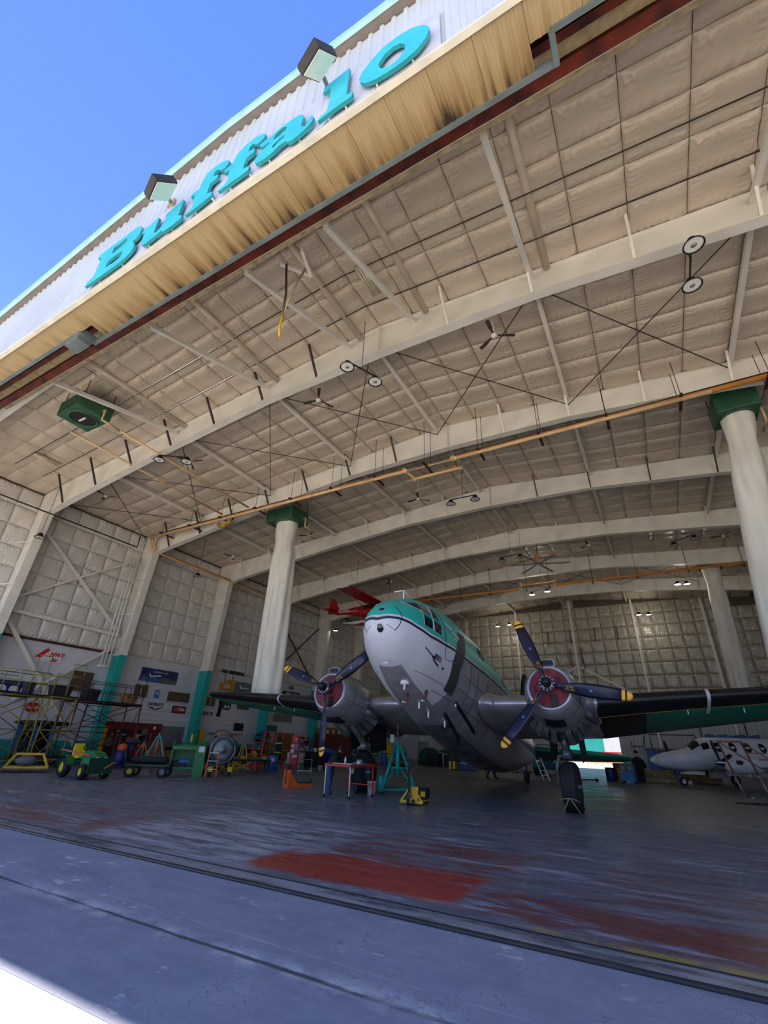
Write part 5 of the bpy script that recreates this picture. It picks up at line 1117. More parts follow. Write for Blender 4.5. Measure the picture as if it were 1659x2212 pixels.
# ================================================================ maintenance scaffolds
def scaffold(x0, x1, y0, y1, h, rh, m_, lab, stair=None, mid=None, splay=.12, post_extra=()):
    cx, cy = (x0 + x1) / 2, (y0 + y1) / 2
    r = empty('maintenance_scaffold', (cx, cy, 0), 0, lab, 'scaffold', 'maintenance scaffolds by the side wall')
    X0, X1, Y0, Y1 = x0 - cx, x1 - cx, y0 - cy, y1 - cy
    def T(a, b, w, nm): q = MB(); q.tube([a, b], w, 6); return q.build(nm, m_, r)
    feet = {}
    for i, x in enumerate((X0, X1)):
        for j, y in enumerate((Y0, Y1)):
            f = (x + (-splay if i == 0 else splay) * .4, y + (-splay if j == 0 else splay), .12); feet[i, j] = f; T(f, (x, y, h), .035, 'leg')
            q = MB(); q.lathe([(.03, -.04), (.1, -.04), (.1, .04), (.03, .04)], (f[0], f[1], .1), 'X', 12); q.build('caster', M_black, r)
    def P(i, j, t): a, b = Vector(feet[i, j]), Vector(((X0, X1)[i], (Y0, Y1)[j], h)); return a.lerp(b, t)
    for t in (.08, .5):
        for (a, b) in (((0, 0), (1, 0)), ((0, 1), (1, 1)), ((0, 0), (0, 1)), ((1, 0), (1, 1))): T(P(*a, t), P(*b, t), .025, 'ledger')
    for i in (0, 1):
        for (t0, t1) in ((.08, .5), (.5, .98)): T(P(i, 0, t0), P(i, 1, t1), .02, 'brace'); T(P(i, 1, t0), P(i, 0, t1), .02, 'brace')
    for j in (0, 1): T(P(0, j, .08), P(1, j, .98), .02, 'brace')
    q = MB(); q.b2((X0 - .05, Y0 - .05, h - .04), (X1 + .05, Y1 + .05, h + .03)); q.build('deck', M_plainblk, r)
    for (a, b) in (((X0, Y0), (X1, Y0)), ((X0, Y1), (X1, Y1)), ((X0, Y0), (X0, Y1)), ((X1, Y0), (X1, Y1))): T((*a, h - .06), (*b, h - .06), .04, 'deck_edge')
    n = max(2, int((Y1 - Y0) / 1.0)); rail = [(X1, Y0 + (Y1 - Y0) * k / n) for k in range(n + 1)] + [(X0, Y0 + (Y1 - Y0) * k / n) for k in range(n + 1)]
    for x, y in rail: T((x, y, h), (x, y, h + rh), .022, 'railing_post')
    for z in (h + rh * .52, h + rh):
        for x in (X0, X1): T((x, Y0, z), (x, Y1, z), .02, 'railing')
        T((X0, Y1, z), (X1, Y1, z), .02, 'railing')
    if mid:
        q = MB(); q.b2((X0, mid[0] - cy, mid[2] - .03), (X1 + .3, mid[1] - cy, mid[2] + .02)); q.build('lower_deck', m_, r)
    if stair:
        (sx, sy), (ex, ey) = stair; a = Vector((sx - cx, sy - cy, .1)); b = Vector((ex - cx, ey - cy, h)); sd = (b - a); sd.z = 0; nx = Vector((-sd.y, sd.x, 0)).normalized() * .38
        for s_ in (-1, 1):
            T(a + nx * s_, b + nx * s_, .035, 'stringer'); T(a + nx * s_ + Vector((0, 0, .95)), b + nx * s_ + Vector((0, 0, .95)), .02, 'handrail')
            for t in (.1, .5, .9): T((a.lerp(b, t)) + nx * s_, a.lerp(b, t) + nx * s_ + Vector((0, 0, .95)), .018, 'handrail_post')
        k = int(h / .27)
        for i in range(1, k): c = a.lerp(b, i / k); q = MB(); q.box(c, (.76, .22, .03), rz=math.atan2(nx.y, nx.x)); q.build('tread', M_plainblk, r)
    for (p, q_) in post_extra: T(Vector(p) - Vector((cx, cy, 0)), Vector(q_) - Vector((cx, cy, 0)), .022, 'tall_railing')
    return r
scaffold(-28.6, -27.0, 4.9, 7.5, 3.25, 1.05, M_olive, 'olive yellow scaffold at the picture edge with stair and tall end rail', ((-27.6, 2.9), (-27.6, 4.9)), post_extra=[((-27, 7.3, 3.25), (-27, 7.3, 5.1)), ((-27, 6.7, 3.25), (-27, 6.7, 5.1)), ((-27, 6.7, 5.1), (-27, 7.3, 5.1))])
scaffold(-28.4, -27.0, 7.85, 9.15, 3.3, 1.05, M_olive, 'narrow olive yellow scaffold between the yellow and the maroon ones', None, post_extra=[((-27, 8.55, 3.3), (-27, 8.55, 4.9)), ((-27, 9.15, 3.3), (-27, 9.15, 4.9)), ((-27, 8.55, 4.9), (-27, 9.15, 4.9))])
scaffold(-29.0, -27.6, 9.6, 13.4, 3.25, 1.0, M_mar2, 'long maroon scaffold with steep stair before the red shop front', ((-25.4, 9.2), (-27.6, 10.6)), (10.9, 13.2, 1.95), .1, post_extra=[((-27.6, 13.4, 3.2), (-27.6, 13.4, 4.9)), ((-27.6, 12.8, 3.2), (-27.6, 12.8, 4.9)), ((-27.6, 12.8, 4.9), (-27.6, 13.4, 4.9))])
M_tote = mat('black_tote', (30, 32, 38), 0.6, var=0.1)
def tote(p, d, m_, lab):
    r = empty('storage_tote', p, 0, lab, 'storage box'); mb = MB(); mb.loft([[(sx * d[0] / 2 * k, sy * d[1] / 2 * k, z) for sx, sy in ((-1, -1), (1, -1), (1, 1), (-1, 1))] for z, k in ((0, .88), (d[2] * .85, 1))], smooth=False); mb.build('bin', m_, r)
    mb = MB(); mb.b2((-d[0] / 2 - .02, -d[1] / 2 - .02, d[2] * .85), (d[0] / 2 + .02, d[1] / 2 + .02, d[2])); mb.build('lid', m_, r, bevel=.02)
    for s_ in (-1, 1): mb = MB(); mb.b2((d[0] / 2 - .01, s_ * d[1] * .3 - .08, d[2] * .6), (d[0] / 2 + .03, s_ * d[1] * .3 + .08, d[2] * .72)); mb.build('latch', M_dark, r)
tote((-27.6, 8.5, 3.34), (.6, .95, .5), M_tote, 'long black tote on the narrow yellow scaffold'); tote((-28.1, 10.4, 3.29), (.7, .75, .58), M_tote, 'upright black tote on the maroon scaffold'); tote((-28.1, 12.8, 3.29), (.7, .75, .5), M_cardb, 'brown box on the maroon scaffold deck'); tote((-27.7, 7.0, 3.29), (.5, .35, .55), M_tote, 'small dark bag on the yellow scaffold')

# ================================================================ wheels helper, tractor, carts
def wheel(root, c, r_, w, axis='Y', rim=None, tm=M_black, name='wheel', rr=.55, n=20):
    mb = MB(); mb.lathe([(r_ * rr, -w / 2), (r_ * .85, -w / 2), (r_, -w * .3), (r_, w * .3), (r_ * .85, w / 2), (r_ * rr, w / 2)], c, axis, n); o = mb.build(name, tm, root)
    mb = MB(); mb.lathe([(.001, -w * .2), (r_ * .2, -w * .25), (r_ * rr, -w * .42), (r_ * rr, w * .42), (r_ * .2, w * .25), (.001, w * .2)], c, axis, n); mb.build('rim', rim or M_grey, o); return o
t = empty('lawn_tractor', (-21.35, 7.2, 0), R(-4), 'green compact tractor with yellow seat and yellow wheel rims', 'tractor')
for sx_, r_, w in ((-.72, .36, .28), (.78, .27, .22)):
    for sy in (-1, 1): wheel(t, (sx_, sy * .46, r_), r_, w, 'Y', M_yel2)
mb = MB(); mb.loft([[(x, y * w, z0 + (z1 - z0) * k) for y, k in ((-1, 0), (-1, .75), (-.7, 1), (.7, 1), (1, .75), (1, 0))] for x, w, z0, z1 in ((.15, .3, .45, 1.0), (.5, .32, .45, 1.02), (.95, .31, .45, .95), (1.15, .28, .5, .82))], smooth=False); mb.build('hood', M_green2, t, bevel=.03)
mb = MB(); mb.b2((-.95, -.28, .38), (.9, .28, .52)); mb.build('chassis', M_black, t)
for sy in (-1, 1):
    mb = MB(); mb.lathe([(.44, -.15), (.46, 0), (.44, .15)], (-.72, sy * .46, .36), 'Y', 10, a0=R(15), a1=R(170)); mb.build('fender', M_green2, t)
    mb = MB(); mb.b2((-.45, sy * .30 - .16, .40), (.4, sy * .30 + .16, .45)); mb.build('footboard', M_black, t)
    mb = MB(); mb.ball((1.14, sy * .17, .76), (.05, .09, .05)); mb.build('headlight', M_paper, t)
mb = MB(); mb.loft([[(x, y * w, z) for y in (-1, -.8, .8, 1)] for x, w, z in ((-.35, .22, .70), (-.55, .26, .68), (-.78, .26, .72), (-.86, .25, .95), (-.93, .2, 1.22))], close=False); sm_ = mb.build('seat', M_yel2, t); sm_.modifiers.new('solid', 'SOLIDIFY').thickness = .08
mb = MB(); mb.tube([(.1, 0, .9), (-.12, 0, 1.12)], .025, 6); stw = mb.build('steering_column', M_black, t); q = MB(); tm_ = MB(); tm_.torus((0, 0, 0), .18, .018, 'Z', 20, 6); q.add([Vector((-.14, 0, 1.14)) + Euler((0, R(-40), 0)).to_matrix() @ Vector(p) for p in tm_.v], tm_.f, True); q.build('steering_wheel', M_black, stw)
mb = MB(); mb.b2((1.2, -.5, .22), (1.25, .5, .78)); mb.build('front_board', M_dkgreen, t); mb = MB(); mb.bar((-1.2, -.55, 1.0), (1.0, -.42, .86), .05); mb.build('orange_pole', mat('faded_orange', (206, 92, 68), .6), t); mb = MB(); mb.tube([(1.28, .15, .4), (1.30, .5, .62), (1.3, .55, .52)], .03, 6); mb.build('tow_hook', M_org2, t)
d = empty('wheeled_dolly', (-25.4, 7.0, 0), R(62), 'low yellow frame dolly with small wheels before the scaffolds', 'dolly')
for a, b in (((-.8, -.45, .2), (.8, -.45, .2)), ((-.8, .45, .2), (.8, .45, .2)), ((-.8, -.45, .2), (-.8, .45, .2)), ((.8, -.45, .2), (.8, .45, .2)), ((-.5, -.3, .72), (.5, -.3, .72)), ((-.5, .3, .72), (.5, .3, .72)), ((-.5, -.3, .72), (-.5, .3, .72)), ((.5, -.3, .72), (.5, .3, .72)), ((-.8, -.45, .2), (-.5, -.3, .72)), ((.8, -.45, .2), (.5, -.3, .72)), ((-.8, .45, .2), (-.5, .3, .72)), ((.8, .45, .2), (.5, .3, .72))): mb = MB(); mb.bar(a, b, .07); mb.build('frame_bar', M_yel, d)
mb = MB(); mb.b2((-.95, -.5, .12), (.8, .5, .17)); mb.build('base_board', M_wood, d)
for x in (-.8, .7):
    for y in (-.45, .45): wheel(d, (x, y, .07), .07, .06, 'Y')
mb = MB(); mb.ball((-.1, 0, .45), (.4, .25, .22)); mb.build('strapped_load', M_grey, d)
c = empty('tank_cart', (-20.5, 9.6, 0), R(38), 'dark green four-wheel cart carrying a black gas cylinder', 'cart')
mb = MB(); mb.b2((-.95, -.4, .42), (.95, .4, .5)); mb.build('bed', M_dkgreen, c); mb = MB(); mb.lathe([(.001, -.8), (.08, -.78), (.15, -.68), (.15, .72), (.06, .82), (.001, .84)], (0, -.15, .66), 'X', 16); mb.build('gas_cylinder', M_black, c)
for x in (-.65, .7):
    for y in (-.42, .42): wheel(c, (x, y, .22), .22, .12, 'Y', M_yel if x < 0 else M_grey)
mb = MB(); mb.tube([(-.9, -.35, .5), (-1.0, -.35, 1.0), (-1.0, .35, 1.0), (-.9, .35, .5)], .025, 6); mb.build('push_handle', M_dkgreen, c)
for k in range(4): mb = MB(); mb.tube([(-.4 + k * .2, .3, .5), (-.4 + k * .2, .3, .95)], .02, 6); mb.build('stake', M_teald, c)
b = empty('blast_cabinet', (-20.15, 11.35, 0), R(48), 'bright green blasting cabinet with open front and white notice', 'cabinet')
mb = MB(); mb.prism([(-.45, 0), (.45, 0), (.45, 1.25), (.1, 1.5), (-.45, 1.25)], .3, .75, 'X'); mb.build('side_panel', M_green2, b); mb = MB(); mb.prism([(-.45, .35), (.45, .35), (.45, 1.25), (.1, 1.5), (-.45, 1.25)], -.75, -.68, 'X'); mb.build('side_panel', M_green2, b)
mb = MB(); mb.b2((-.7, -.45, .3), (.3, .45, .38)); mb.b2((-.7, .38, .38), (.3, .45, 1.3)); mb.b2((-.72, -.5, 1.1), (.32, .42, 1.25)); mb.build('housing', M_green2, b); mb = MB(); mb.b2((-.6, -.2, .38), (-.1, .3, .62)); mb.build('dark_interior_part', M_plainblk, b); mb = MB(); mb.b2((.42, -.465, 1.0), (.68, -.455, 1.25)); mb.build('notice', M_paper, b)
mb = MB(); mb.tube([(.0, .1, 1.4), (.0, .1, 1.75)], .06, 8); mb.build('vent', M_yel, b); mb = MB(); mb.b2((-.35, -.3, .55), (.1, -.1, .66)); mb.build('blue_hose_box', M_blue, b)
def tripod(name, p, h, rad, m_, lab, head=True, rz=0):
    r = empty(name, p, rz, lab, 'tripod stand')
    for k in range(3):
        a = k * 2.094 + .4; mb = MB(); mb.tube([(rad * math.cos(a), rad * math.sin(a), .02), (.08 * math.cos(a), .08 * math.sin(a), h)], .035, 8); mb.build('leg', m_, r)
        a2 = a + 2.094; mb = MB(); mb.tube([(rad * .55 * math.cos(a), rad * .55 * math.sin(a), h * .45), (rad * .55 * math.cos(a2), rad * .55 * math.sin(a2), h * .45)], .022, 6); mb.build('cross_tie', m_, r)
        mb = MB(); mb.lathe([(.001, .0), (.08, 0), (.08, .03), (.001, .035)], (rad * math.cos(a), rad * math.sin(a), 0), 'Z', 10); mb.build('foot_pad', M_dark, r)
    if head: mb = MB(); mb.tube([(0, 0, h * .4), (0, 0, h + .15)], .05, 10); mb.build('screw_post', M_grey, r)
    return r
tripod('jack_tripod', (-22.0, 10.9, 0), 1.62, .75, M_teal, 'teal tripod jack behind the green cart'); tripod('jack_tripod', (-26.2, 13.2, 0), 1.2, .6, M_org2, 'orange tripod jack before the red shop front')
mb = MB(); mb.prism([(-27.2, 0.02), (-26.0, 0.02), (-26.05, 1.3), (-26.4, 1.35)], 13.95, 14.5, 'Y'); tag(mb.build('orange_ramp', mat('rust_orange', (176, 88, 40), .6, var=.2)), 'rusty orange wedge panel leaning beside the orange tripod', 'panel')
b = empty('bin_cart', (-26.0, 11.8, 0), 0, 'blue barrel cart topped with orange netting', 'cart'); mb = MB(); mb.lathe([(.28, .12), (.3, .14), (.32, .5), (.3, .85), (.28, .86)], (0, 0, 0), 'Z', 18); mb.build('barrel', M_postr, b); mb = MB(); mb.ball((0, 0, .98), (.26, .26, .22)); mb.build('orange_bundle', M_org2, b)
for y in (-.25, .25): wheel(b, (.1, y, .14), .14, .08, 'Y')
mb = MB(); mb.tube([(-.3, -.25, .2), (-.3, -.25, 1.0), (-.3, .25, 1.0), (-.3, .25, .2)], .02, 6); mb.build('cart_handle', M_mar2, b)
# aero engine on a stand
e_ = empty('aero_engine', (-19.5, 12.7, 0), R(-33), 'silver radial engine with cowling on a yellow wheeled stand', 'engine')
mb = MB(); mb.lathe([(.52, .0), (.62, -.04), (.66, .06), (.66, .5), (.6, .62)], (0, 0, 1.12), 'X', 30); mb.build('cowl_ring', M_metald, e_, xf=Matrix.Rotation(math.pi, 4, 'Z') @ Matrix.Translation((-.6, 0, 0)))
mb = MB(); mb.lathe([(.001, .62), (.1, .62), (.12, .56), (.3, .52), (.5, .50), (.53, .4)], (0, 0, 1.12), 'X', 30); mb.build('engine_face', mat('engine_cover', (176, 178, 182), .45, .3, var=.15, scale=3, dark=(120, 122, 128)), e_)
mb = MB(); mb.lathe([(.001, .70), (.06, .68), (.08, .6)], (0, 0, 1.12), 'X', 12); mb.build('propeller_shaft', M_metal, e_)
for k in range(9):
    a = k * 2 * math.pi / 9; mb = MB(); mb.tube([(.2, .22 * math.cos(a), 1.12 + .22 * math.sin(a)), (.2, .5 * math.cos(a), 1.12 + .5 * math.sin(a))], .09, 8); mb.build('cylinder_head', M_dark, e_)
mb = MB(); mb.loft([[(x, w * math.cos(t), 1.12 + h * math.sin(t)) for t in [q * math.pi / 10 for q in range(11)]] for x, w, h in ((.05, .60, .82), (-.4, .6, .9), (-1.0, .5, .8), (-1.5, .34, .55))], close=False); cwl = mb.build('top_cowling', M_metal, e_)
for x in (-.15, -.7): mb = MB(); mb.tube([(x, .61 * math.cos(t), 1.12 + .89 * math.sin(t)) for t in [.2 + q * .27 for q in range(11)]], .012, 5); mb.build('cowl_seam', M_plainblk, cwl)
mb = MB(); mb.loft([[(x, w * math.cos(t), 1.75 + h * math.sin(t)) for t in [q * math.pi / 5 for q in range(10)]] for x, w, h in ((.3, .3, .14), (.1, .34, .17), (-.3, .3, .16))]); mb.build('oil_cooler_scoop', M_cardb, e_)
for y in (-.45, .45):
    mb = MB(); mb.bar((-1.1, y * .6, .9), (.15, y, 1.2), .06); mb.build('mount_strut', M_metal, e_)
    mb = MB(); mb.bar((-1.2, y, .25), (.6, y, .25), .1); mb.build('stand_beam', M_yel, e_); mb = MB(); mb.bar((-.5, y, .25), (-.1, y, 1.0), .09); mb.build('stand_post', M_dark, e_)
    for x in (-1.1, .55): wheel(e_, (x, y, .12), .12, .1, 'Y', M_yel2); mb = MB(); mb.b2((x - .12, y - .1, .2), (x + .14, y + .1, .4)); mb.build('caster_block', M_yel2, e_)
mb = MB(); mb.b2((-1.2, -.45, .2), (-1.1, .45, .3)); mb.b2((.5, -.45, .2), (.6, .45, .3)); mb.build('stand_tie', M_dark, e_)
def stepladder(p, rz, h, w, m_, lab, n=5, name='step_ladder'):
    r = empty(name, p, rz, lab, 'ladder')
    for s_ in (-1, 1):
        mb = MB(); mb.bar((-.05, s_ * w / 2, h), (h * .28, s_ * w / 2 * 1.2, 0.01), .045); mb.build('front_rail', m_, r); mb = MB(); mb.bar((-.08, s_ * w / 2, h), (-h * .28, s_ * w / 2 * 1.2, 0.01), .035); mb.build('rear_rail', m_, r)
    for k in range(1, n + 1): z = h * k / (n + .3); x = -.05 + (h * .33) * (1 - z / h); mb = MB(); mb.b2((x - .05, -w / 2, z - .015), (x + .05, w / 2, z + .015)); mb.build('step', M_alu, r)
    return r
stepladder((-18.9, 11.75, 0), R(-40), 1.1, .4, M_org2, 'low orange step ladder before the silver engine', 3)
# benches, racks and drums further along
b = empty('frame_bench', (-20.6, 16.0, 0), R(60), 'black steel bench with engine parts beside the blue drum', 'bench')
mb = MB(); mb.b2((-1.1, -.4, .55), (1.1, .4, .62)); mb.build('bench_top', M_plainblk, b)
for x in (-1, 1):
    for y in (-.35, .35): mb = MB(); mb.bar((x, y, 0), (x, y, .55), .07); mb.build('leg', M_yel if x < 0 else M_dark, b)
mb = MB(); mb.bar((-1, -.35, .1), (0, -.35, .5), .06); mb.bar((0, -.35, .1), (-1, -.35, .5), .06); mb.build('cross_brace', M_yel, b)
for k in range(5): mb = MB(); mb.b2((-.9 + k * .4, -.2, .62), (-.7 + k * .4, .2, .74 + .05 * (k % 3))); mb.build('engine_part', [M_grey, M_yel, M_wood][k % 3], b)
def rack(p, rz, w, h, m_, lab):
    r = empty('welded_rack', p, rz, lab, 'rack')
    for x in (-w / 2, 0, w / 2):
        for y in (-.3, .3): mb = MB(); mb.bar((x, y, 0), (x * .75, y, h), .045); mb.build('upright', m_, r)
    for z in (.25, h * .35, h * .55, h * .75, h):
        for y in (-.3, .3): k = 1 - .25 * z / h; mb = MB(); mb.bar((-w / 2 * k, y, z), (w / 2 * k, y, z), .035); mb.build('cross_bar', m_, r)
    for z in (.3, h * .55): mb = MB(); mb.b2((-w / 2 * .85, -.3, z), (w / 2 * .85, .3, z + .03)); mb.build('shelf', M_plainblk, r)
    return r
rack((-22.6, 18.2, 0), R(40), 1.4, 1.45, M_redp, 'low red welded rack beside the blue drum'); rack((-22.6, 20.0, 0), R(50), 1.5, 2.1, M_redp, 'tall red welded rack with slanted posts')
tripod('sawhorse_tripod', (-21.8, 16.6, 0), 1.35, .5, M_yel, 'yellow tripod stand between the engine and the red rack')
def drum(p, m_, lab, r_=.29, h=.88, band=M_black, name='oil_drum'):
    r = empty(name, p, 0, lab, 'drum'); mb = MB(); mb.lathe([(.001, .0), (r_ * .97, 0), (r_, .03), (r_, h * .33), (r_ * 1.03, h * .35), (r_, h * .37), (r_, h * .64), (r_ * 1.03, h * .66), (r_, h * .68), (r_, h - .03)], (0, 0, 0), 'Z', 24); mb.build('shell', m_, r)
    mb = MB(); mb.lathe([(r_ * 1.02, h - .06), (r_ * 1.03, h), (r_ * .9, h + .03), (.001, h + .03)], (0, 0, 0), 'Z', 24); mb.build('lid', band, r); return r
dr = drum((-20.45, 17.75, 0), M_blue, 'bright blue plastic drum beside the red welded racks'); mb = MB(); mb.b2((.12, -.31, .5), (.3, -.16, .68)); mb.build('label', M_paper, dr)
fe = empty('fire_extinguisher', (-19.85, 15.7, 0), 0, 'red fire extinguisher on the floor before the black bench', 'extinguisher'); mb = MB(); mb.lathe([(.001, 0), (.085, 0), (.09, .05), (.09, .42), (.05, .5), (.03, .52)], (0, 0, 0), 'Z', 14); mb.build('bottle', M_signr, fe); mb = MB(); mb.b2((-.03, -.02, .52), (.1, .02, .57)); mb.build('valve', M_black, fe)

g = empty('utility_cart', (-30.3, 9.6, 0), R(80), 'dark utility cart with long black canopy before the blue door', 'cart')
mb = MB(); mb.loft([[(x, w * math.cos(a), 2.05 + h * math.sin(a)) for a in [q * math.pi / 6 for q in range(12)]] for x, w, h in ((-1.35, .3, .05), (-1.1, .62, .1), (0, .68, .14), (1.0, .6, .11), (1.35, .25, .07))]); mb.build('canopy', M_black, g)
for x in (-.8, .75):
    for y in (-.5, .5): mb = MB(); mb.bar((x, y, .4), (x * .95, y, 2.0), .05); mb.build('canopy_post', M_dark, g)
    for y in (-.55, .55): wheel(g, (x, y, .24), .24, .18, 'Y')
mb = MB(); mb.b2((-1.1, -.55, .3), (1.1, .55, .48)); mb.build('chassis', M_dark, g); mb = MB(); mb.b2((-.6, -.5, .48), (-.1, .5, .8)); mb.b2((-.68, -.5, .8), (-.55, .5, 1.25)); mb.build('bench_seat', M_black, g); mb = MB(); mb.prism([(.7, .48), (1.1, .48), (1.0, .95), (.75, 1.0)], -.5, .5, 'Y'); mb.build('dashboard', M_teald, g)
tripod('folding_stand', (-25.4, 4.2, 0), 2.2, .5, mat('pale_teal_paint', (120, 196, 200), .5), 'pale teal folding stand at the picture edge beside the yellow scaffold', False)
r = empty('parts_washer', (-30.4, 6.6, 0), 0, 'teal parts washer with a red valve behind the yellow scaffold', 'parts washer'); mb = MB(); mb.b2((-.5, -.8, 0), (.5, .8, 1.15)); mb.build('tank', M_teald, r, bevel=.03); mb = MB(); mb.b2((-.52, -.82, 1.15), (.52, .82, 1.22)); mb.build('lid', M_grey, r); mb = MB(); mb.lathe([(.001, .06), (.16, .05), (.18, 0)], (.5, .3, .7), 'X', 14); mb.build('red_valve', M_redp, r)

def crate(name, lab, cat, x0, x1, y0, y1, z1, m_, lid=None, n=3):
    r = empty(name, ((x0 + x1) / 2, (y0 + y1) / 2, 0), 0, lab, cat); o = Vector(r.location)
    mb = MB(); mb.b2(Vector((x0, y0, .06)) - o, Vector((x1, y1, z1)) - o); mb.build('shell', m_, r, bevel=.02)
    mb = MB(); mb.b2(Vector((x0 - .03, y0 - .03, z1)) - o, Vector((x1 + .03, y1 + .03, z1 + .06)) - o); mb.build('lid', lid or m_, r, bevel=.015)
    for k in range(n): xx = x0 + (x1 - x0) * (k + .5) / n; mb = MB(); mb.b2(Vector((xx - .06, y0 - .02, .0)) - o, Vector((xx + .06, y1 + .02, z1 * .98)) - o); mb.build('batten', lid or m_, r)
    return r
# ---- more workshop clutter along the side wall
def shelf_unit(p, w, h, m_, lab, rz=0, n=4):
    r = empty('parts_shelf', p, rz, lab, 'shelf', 'parts shelves along the side wall')
    for x in (-.25, .25):
        for y in (-w / 2, w / 2): mb = MB(); mb.bar((x, y, 0), (x, y, h), .05); mb.build('upright', m_, r)
    for k in range(n):
        z = .15 + k * (h - .2) / (n - 1); mb = MB(); mb.b2((-.28, -w / 2, z), (.28, w / 2, z + .03)); mb.build('shelf_board', m_, r)
        y = -w / 2 + .1
        while y < w / 2 - .3:
            bw = rnd.uniform(.18, .4); bh = rnd.uniform(.12, min(.4, (h - .2) / (n - 1) - .08)); mb = MB(); mb.b2((-.2, y, z + .03), (.2, y + bw, z + .03 + bh)); mb.build('stored_box', rnd.choice([M_cardb, M_grey, M_blue, M_dkred, M_yel, M_paper, M_plainblk]), r); y += bw + rnd.uniform(.03, .12)
    return r
shelf_unit((-31.6, 16.2, 0), 2.2, 1.7, M_grey, 'grey parts shelf before the red shop front'); shelf_unit((-31.7, 28.85, 0), 1.5, 1.9, M_dark, 'dark parts shelf beside the teal door'); shelf_unit((-31.6, 34.9, 0), 1.2, 1.8, M_redp, 'red parts shelf beside the brown door'); shelf_unit((-31.2, 45.5, 0), 3.0, 2.2, M_yel, 'long yellow parts shelf in the far corner')
drum((-29.5, 15.3, 0), M_dkred, 'dark red drum standing before the red shop front'); drum((-29.6, 19.2, 0), M_dkgreen, 'dark green drum near the grey shutter'); drum((-28.8, 22.9, 0), M_black, 'black drum behind the silver engine')
crate('wooden_box', 'rough wooden box beside the dark green drum', 'crate', -29.6, -28.6, 17.2, 18.3, .7, M_wood, M_cardb, 2)
g = empty('hose_reel', (-28.6, 24.8, 0), R(20), 'black hose wound on a yellow reel stand behind the engine', 'hose reel'); mb = MB(); mb.torus((0, 0, .5), .32, .1, 'Y', 20, 8); mb.build('hose', M_black, g); mb = MB(); mb.lathe([(.001, -.12), (.3, -.12), (.3, -.1), (.05, -.1), (.05, .1), (.3, .1), (.3, .12), (.001, .12)], (0, 0, .5), 'Y', 16); mb.build('reel', M_yel, g)
for y in (-.2, .2): mb = MB(); mb.bar((-.3, y, 0), (0, y, .5), .05); mb.bar((.3, y, 0), (0, y, .5), .05); mb.build('reel_stand', M_yel, g)
g = empty('gas_bottles', (-29.4, 27.2, 0), 0, 'pair of tall gas bottles chained on a red trolley', 'gas bottle')
for y, m_ in ((-.16, M_dkred), (.16, M_green2)): mb = MB(); mb.lathe([(.001, .1), (.13, .1), (.14, .16), (.14, 1.2), (.06, 1.36), (.03, 1.44), (.03, 1.5), (.001, 1.5)], (0, y, 0), 'Z', 14); mb.build('bottle', m_, g)
mb = MB(); mb.b2((-.16, -.36, .04), (.2, .36, .1)); mb.bar((-.2, -.25, .1), (-.2, -.25, 1.25), .04); mb.bar((-.2, .25, .1), (-.2, .25, 1.25), .04); mb.bar((-.2, -.25, 1.25), (-.2, .25, 1.25), .04); mb.build('trolley', M_redp, g)
for y in (-.4, .4): wheel(g, (-.1, y, .13), .13, .05, 'Y')
g = empty('propeller_stand', (-24.6, 23.6, 0), R(35), 'spare grey propeller blade lying on a dark sawhorse', 'propeller'); mb = MB(); mb.loft([[(x, w * a, .95 + .02 * b) for a, b in ((-1, 0), (0, 1), (1, 0), (0, -1))] for x, w in ((-1.1, .05), (-.7, .08), (-.2, .17), (.6, .18), (1.1, .1))]); mb.build('spare_blade', M_alu, g)
for x in (-.6, .6): mb = MB(); mb.bar((x, -.3, 0), (x, 0, .92), .06); mb.bar((x, .3, 0), (x, 0, .92), .06); mb.build('sawhorse', M_dark, g)
mb = MB(); mb.b2((-26.9, 26.5, 0.0), (-25.7, 27.6, .12)); mb.b2((-26.8, 26.6, .12), (-25.8, 27.5, .75)); tag(mb.build('wrapped_pallet', M_white2, bevel=.05), 'white wrapped load on a pallet behind the red cabinet', 'pallet load')
M_oxr = mat('faded_red_oxide', (148, 78, 62), .6, var=.15)
# ================================================================ middle of the floor
r = empty('gas_pump_cabinet', (-20.4, 19.6, 0), R(30), 'slim red cabinet covered with stickers beside a hanging jacket', 'cabinet')
mb = MB(); mb.b2((-.25, -.3, .3), (.25, .3, 1.5)); mb.build('body', M_redp, r, bevel=.02); mb = MB(); mb.b2((-.3, -.34, 0), (.3, .34, .3)); mb.build('plinth', M_dkred, r); mb = MB(); mb.b2((-.22, -.27, 1.5), (.22, .27, 1.9)); mb.build('head', M_redp, r, bevel=.03)
for k, (y, z, w, h, m_) in enumerate(((-.2, 1.25, .18, .16, M_paper), (.02, 1.2, .2, .2, M_ltblue), (-.22, .95, .2, .2, M_paper), (.05, .9, .17, .2, M_postr), (-.1, .7, .3, .14, M_paper), (.0, 1.65, .1, .1, M_cream))):
    mb = MB(); mb.b2((.25, y, z), (.257, y + w, z + h)); mb.build('sticker', m_, r); mb = MB(); mb.b2((y, -.307, z), (y + w, -.3, z + h)); mb.build('sticker', m_, r)
mb = MB(); mb.loft([[(-.35 + w * math.cos(a), -.45 + .12 * math.sin(a), z) for a in [k * .785 for k in range(8)]] for w, z in ((.1, 1.75), (.2, 1.6), (.24, 1.2), (.26, .8), (.22, .55))]); o = mb.build('hanging_jacket', M_cloth); o.matrix_world = Matrix.Translation((-20.75, 19.3, 0)); tag(o, 'dark work jacket with pale reflective tape hanging on the red cabinet', 'jacket')
for z in (1.45, .95): q = MB(); q.lathe([(.235, z - .03), (.245, z), (.235, z + .03)], (-.35, -.45, 0), 'Z', 12); k_ = q.build('reflective_tape', M_hiv, o); k_.scale = (1.05, .6, 1); k_.location = (.015, -.18, 0)
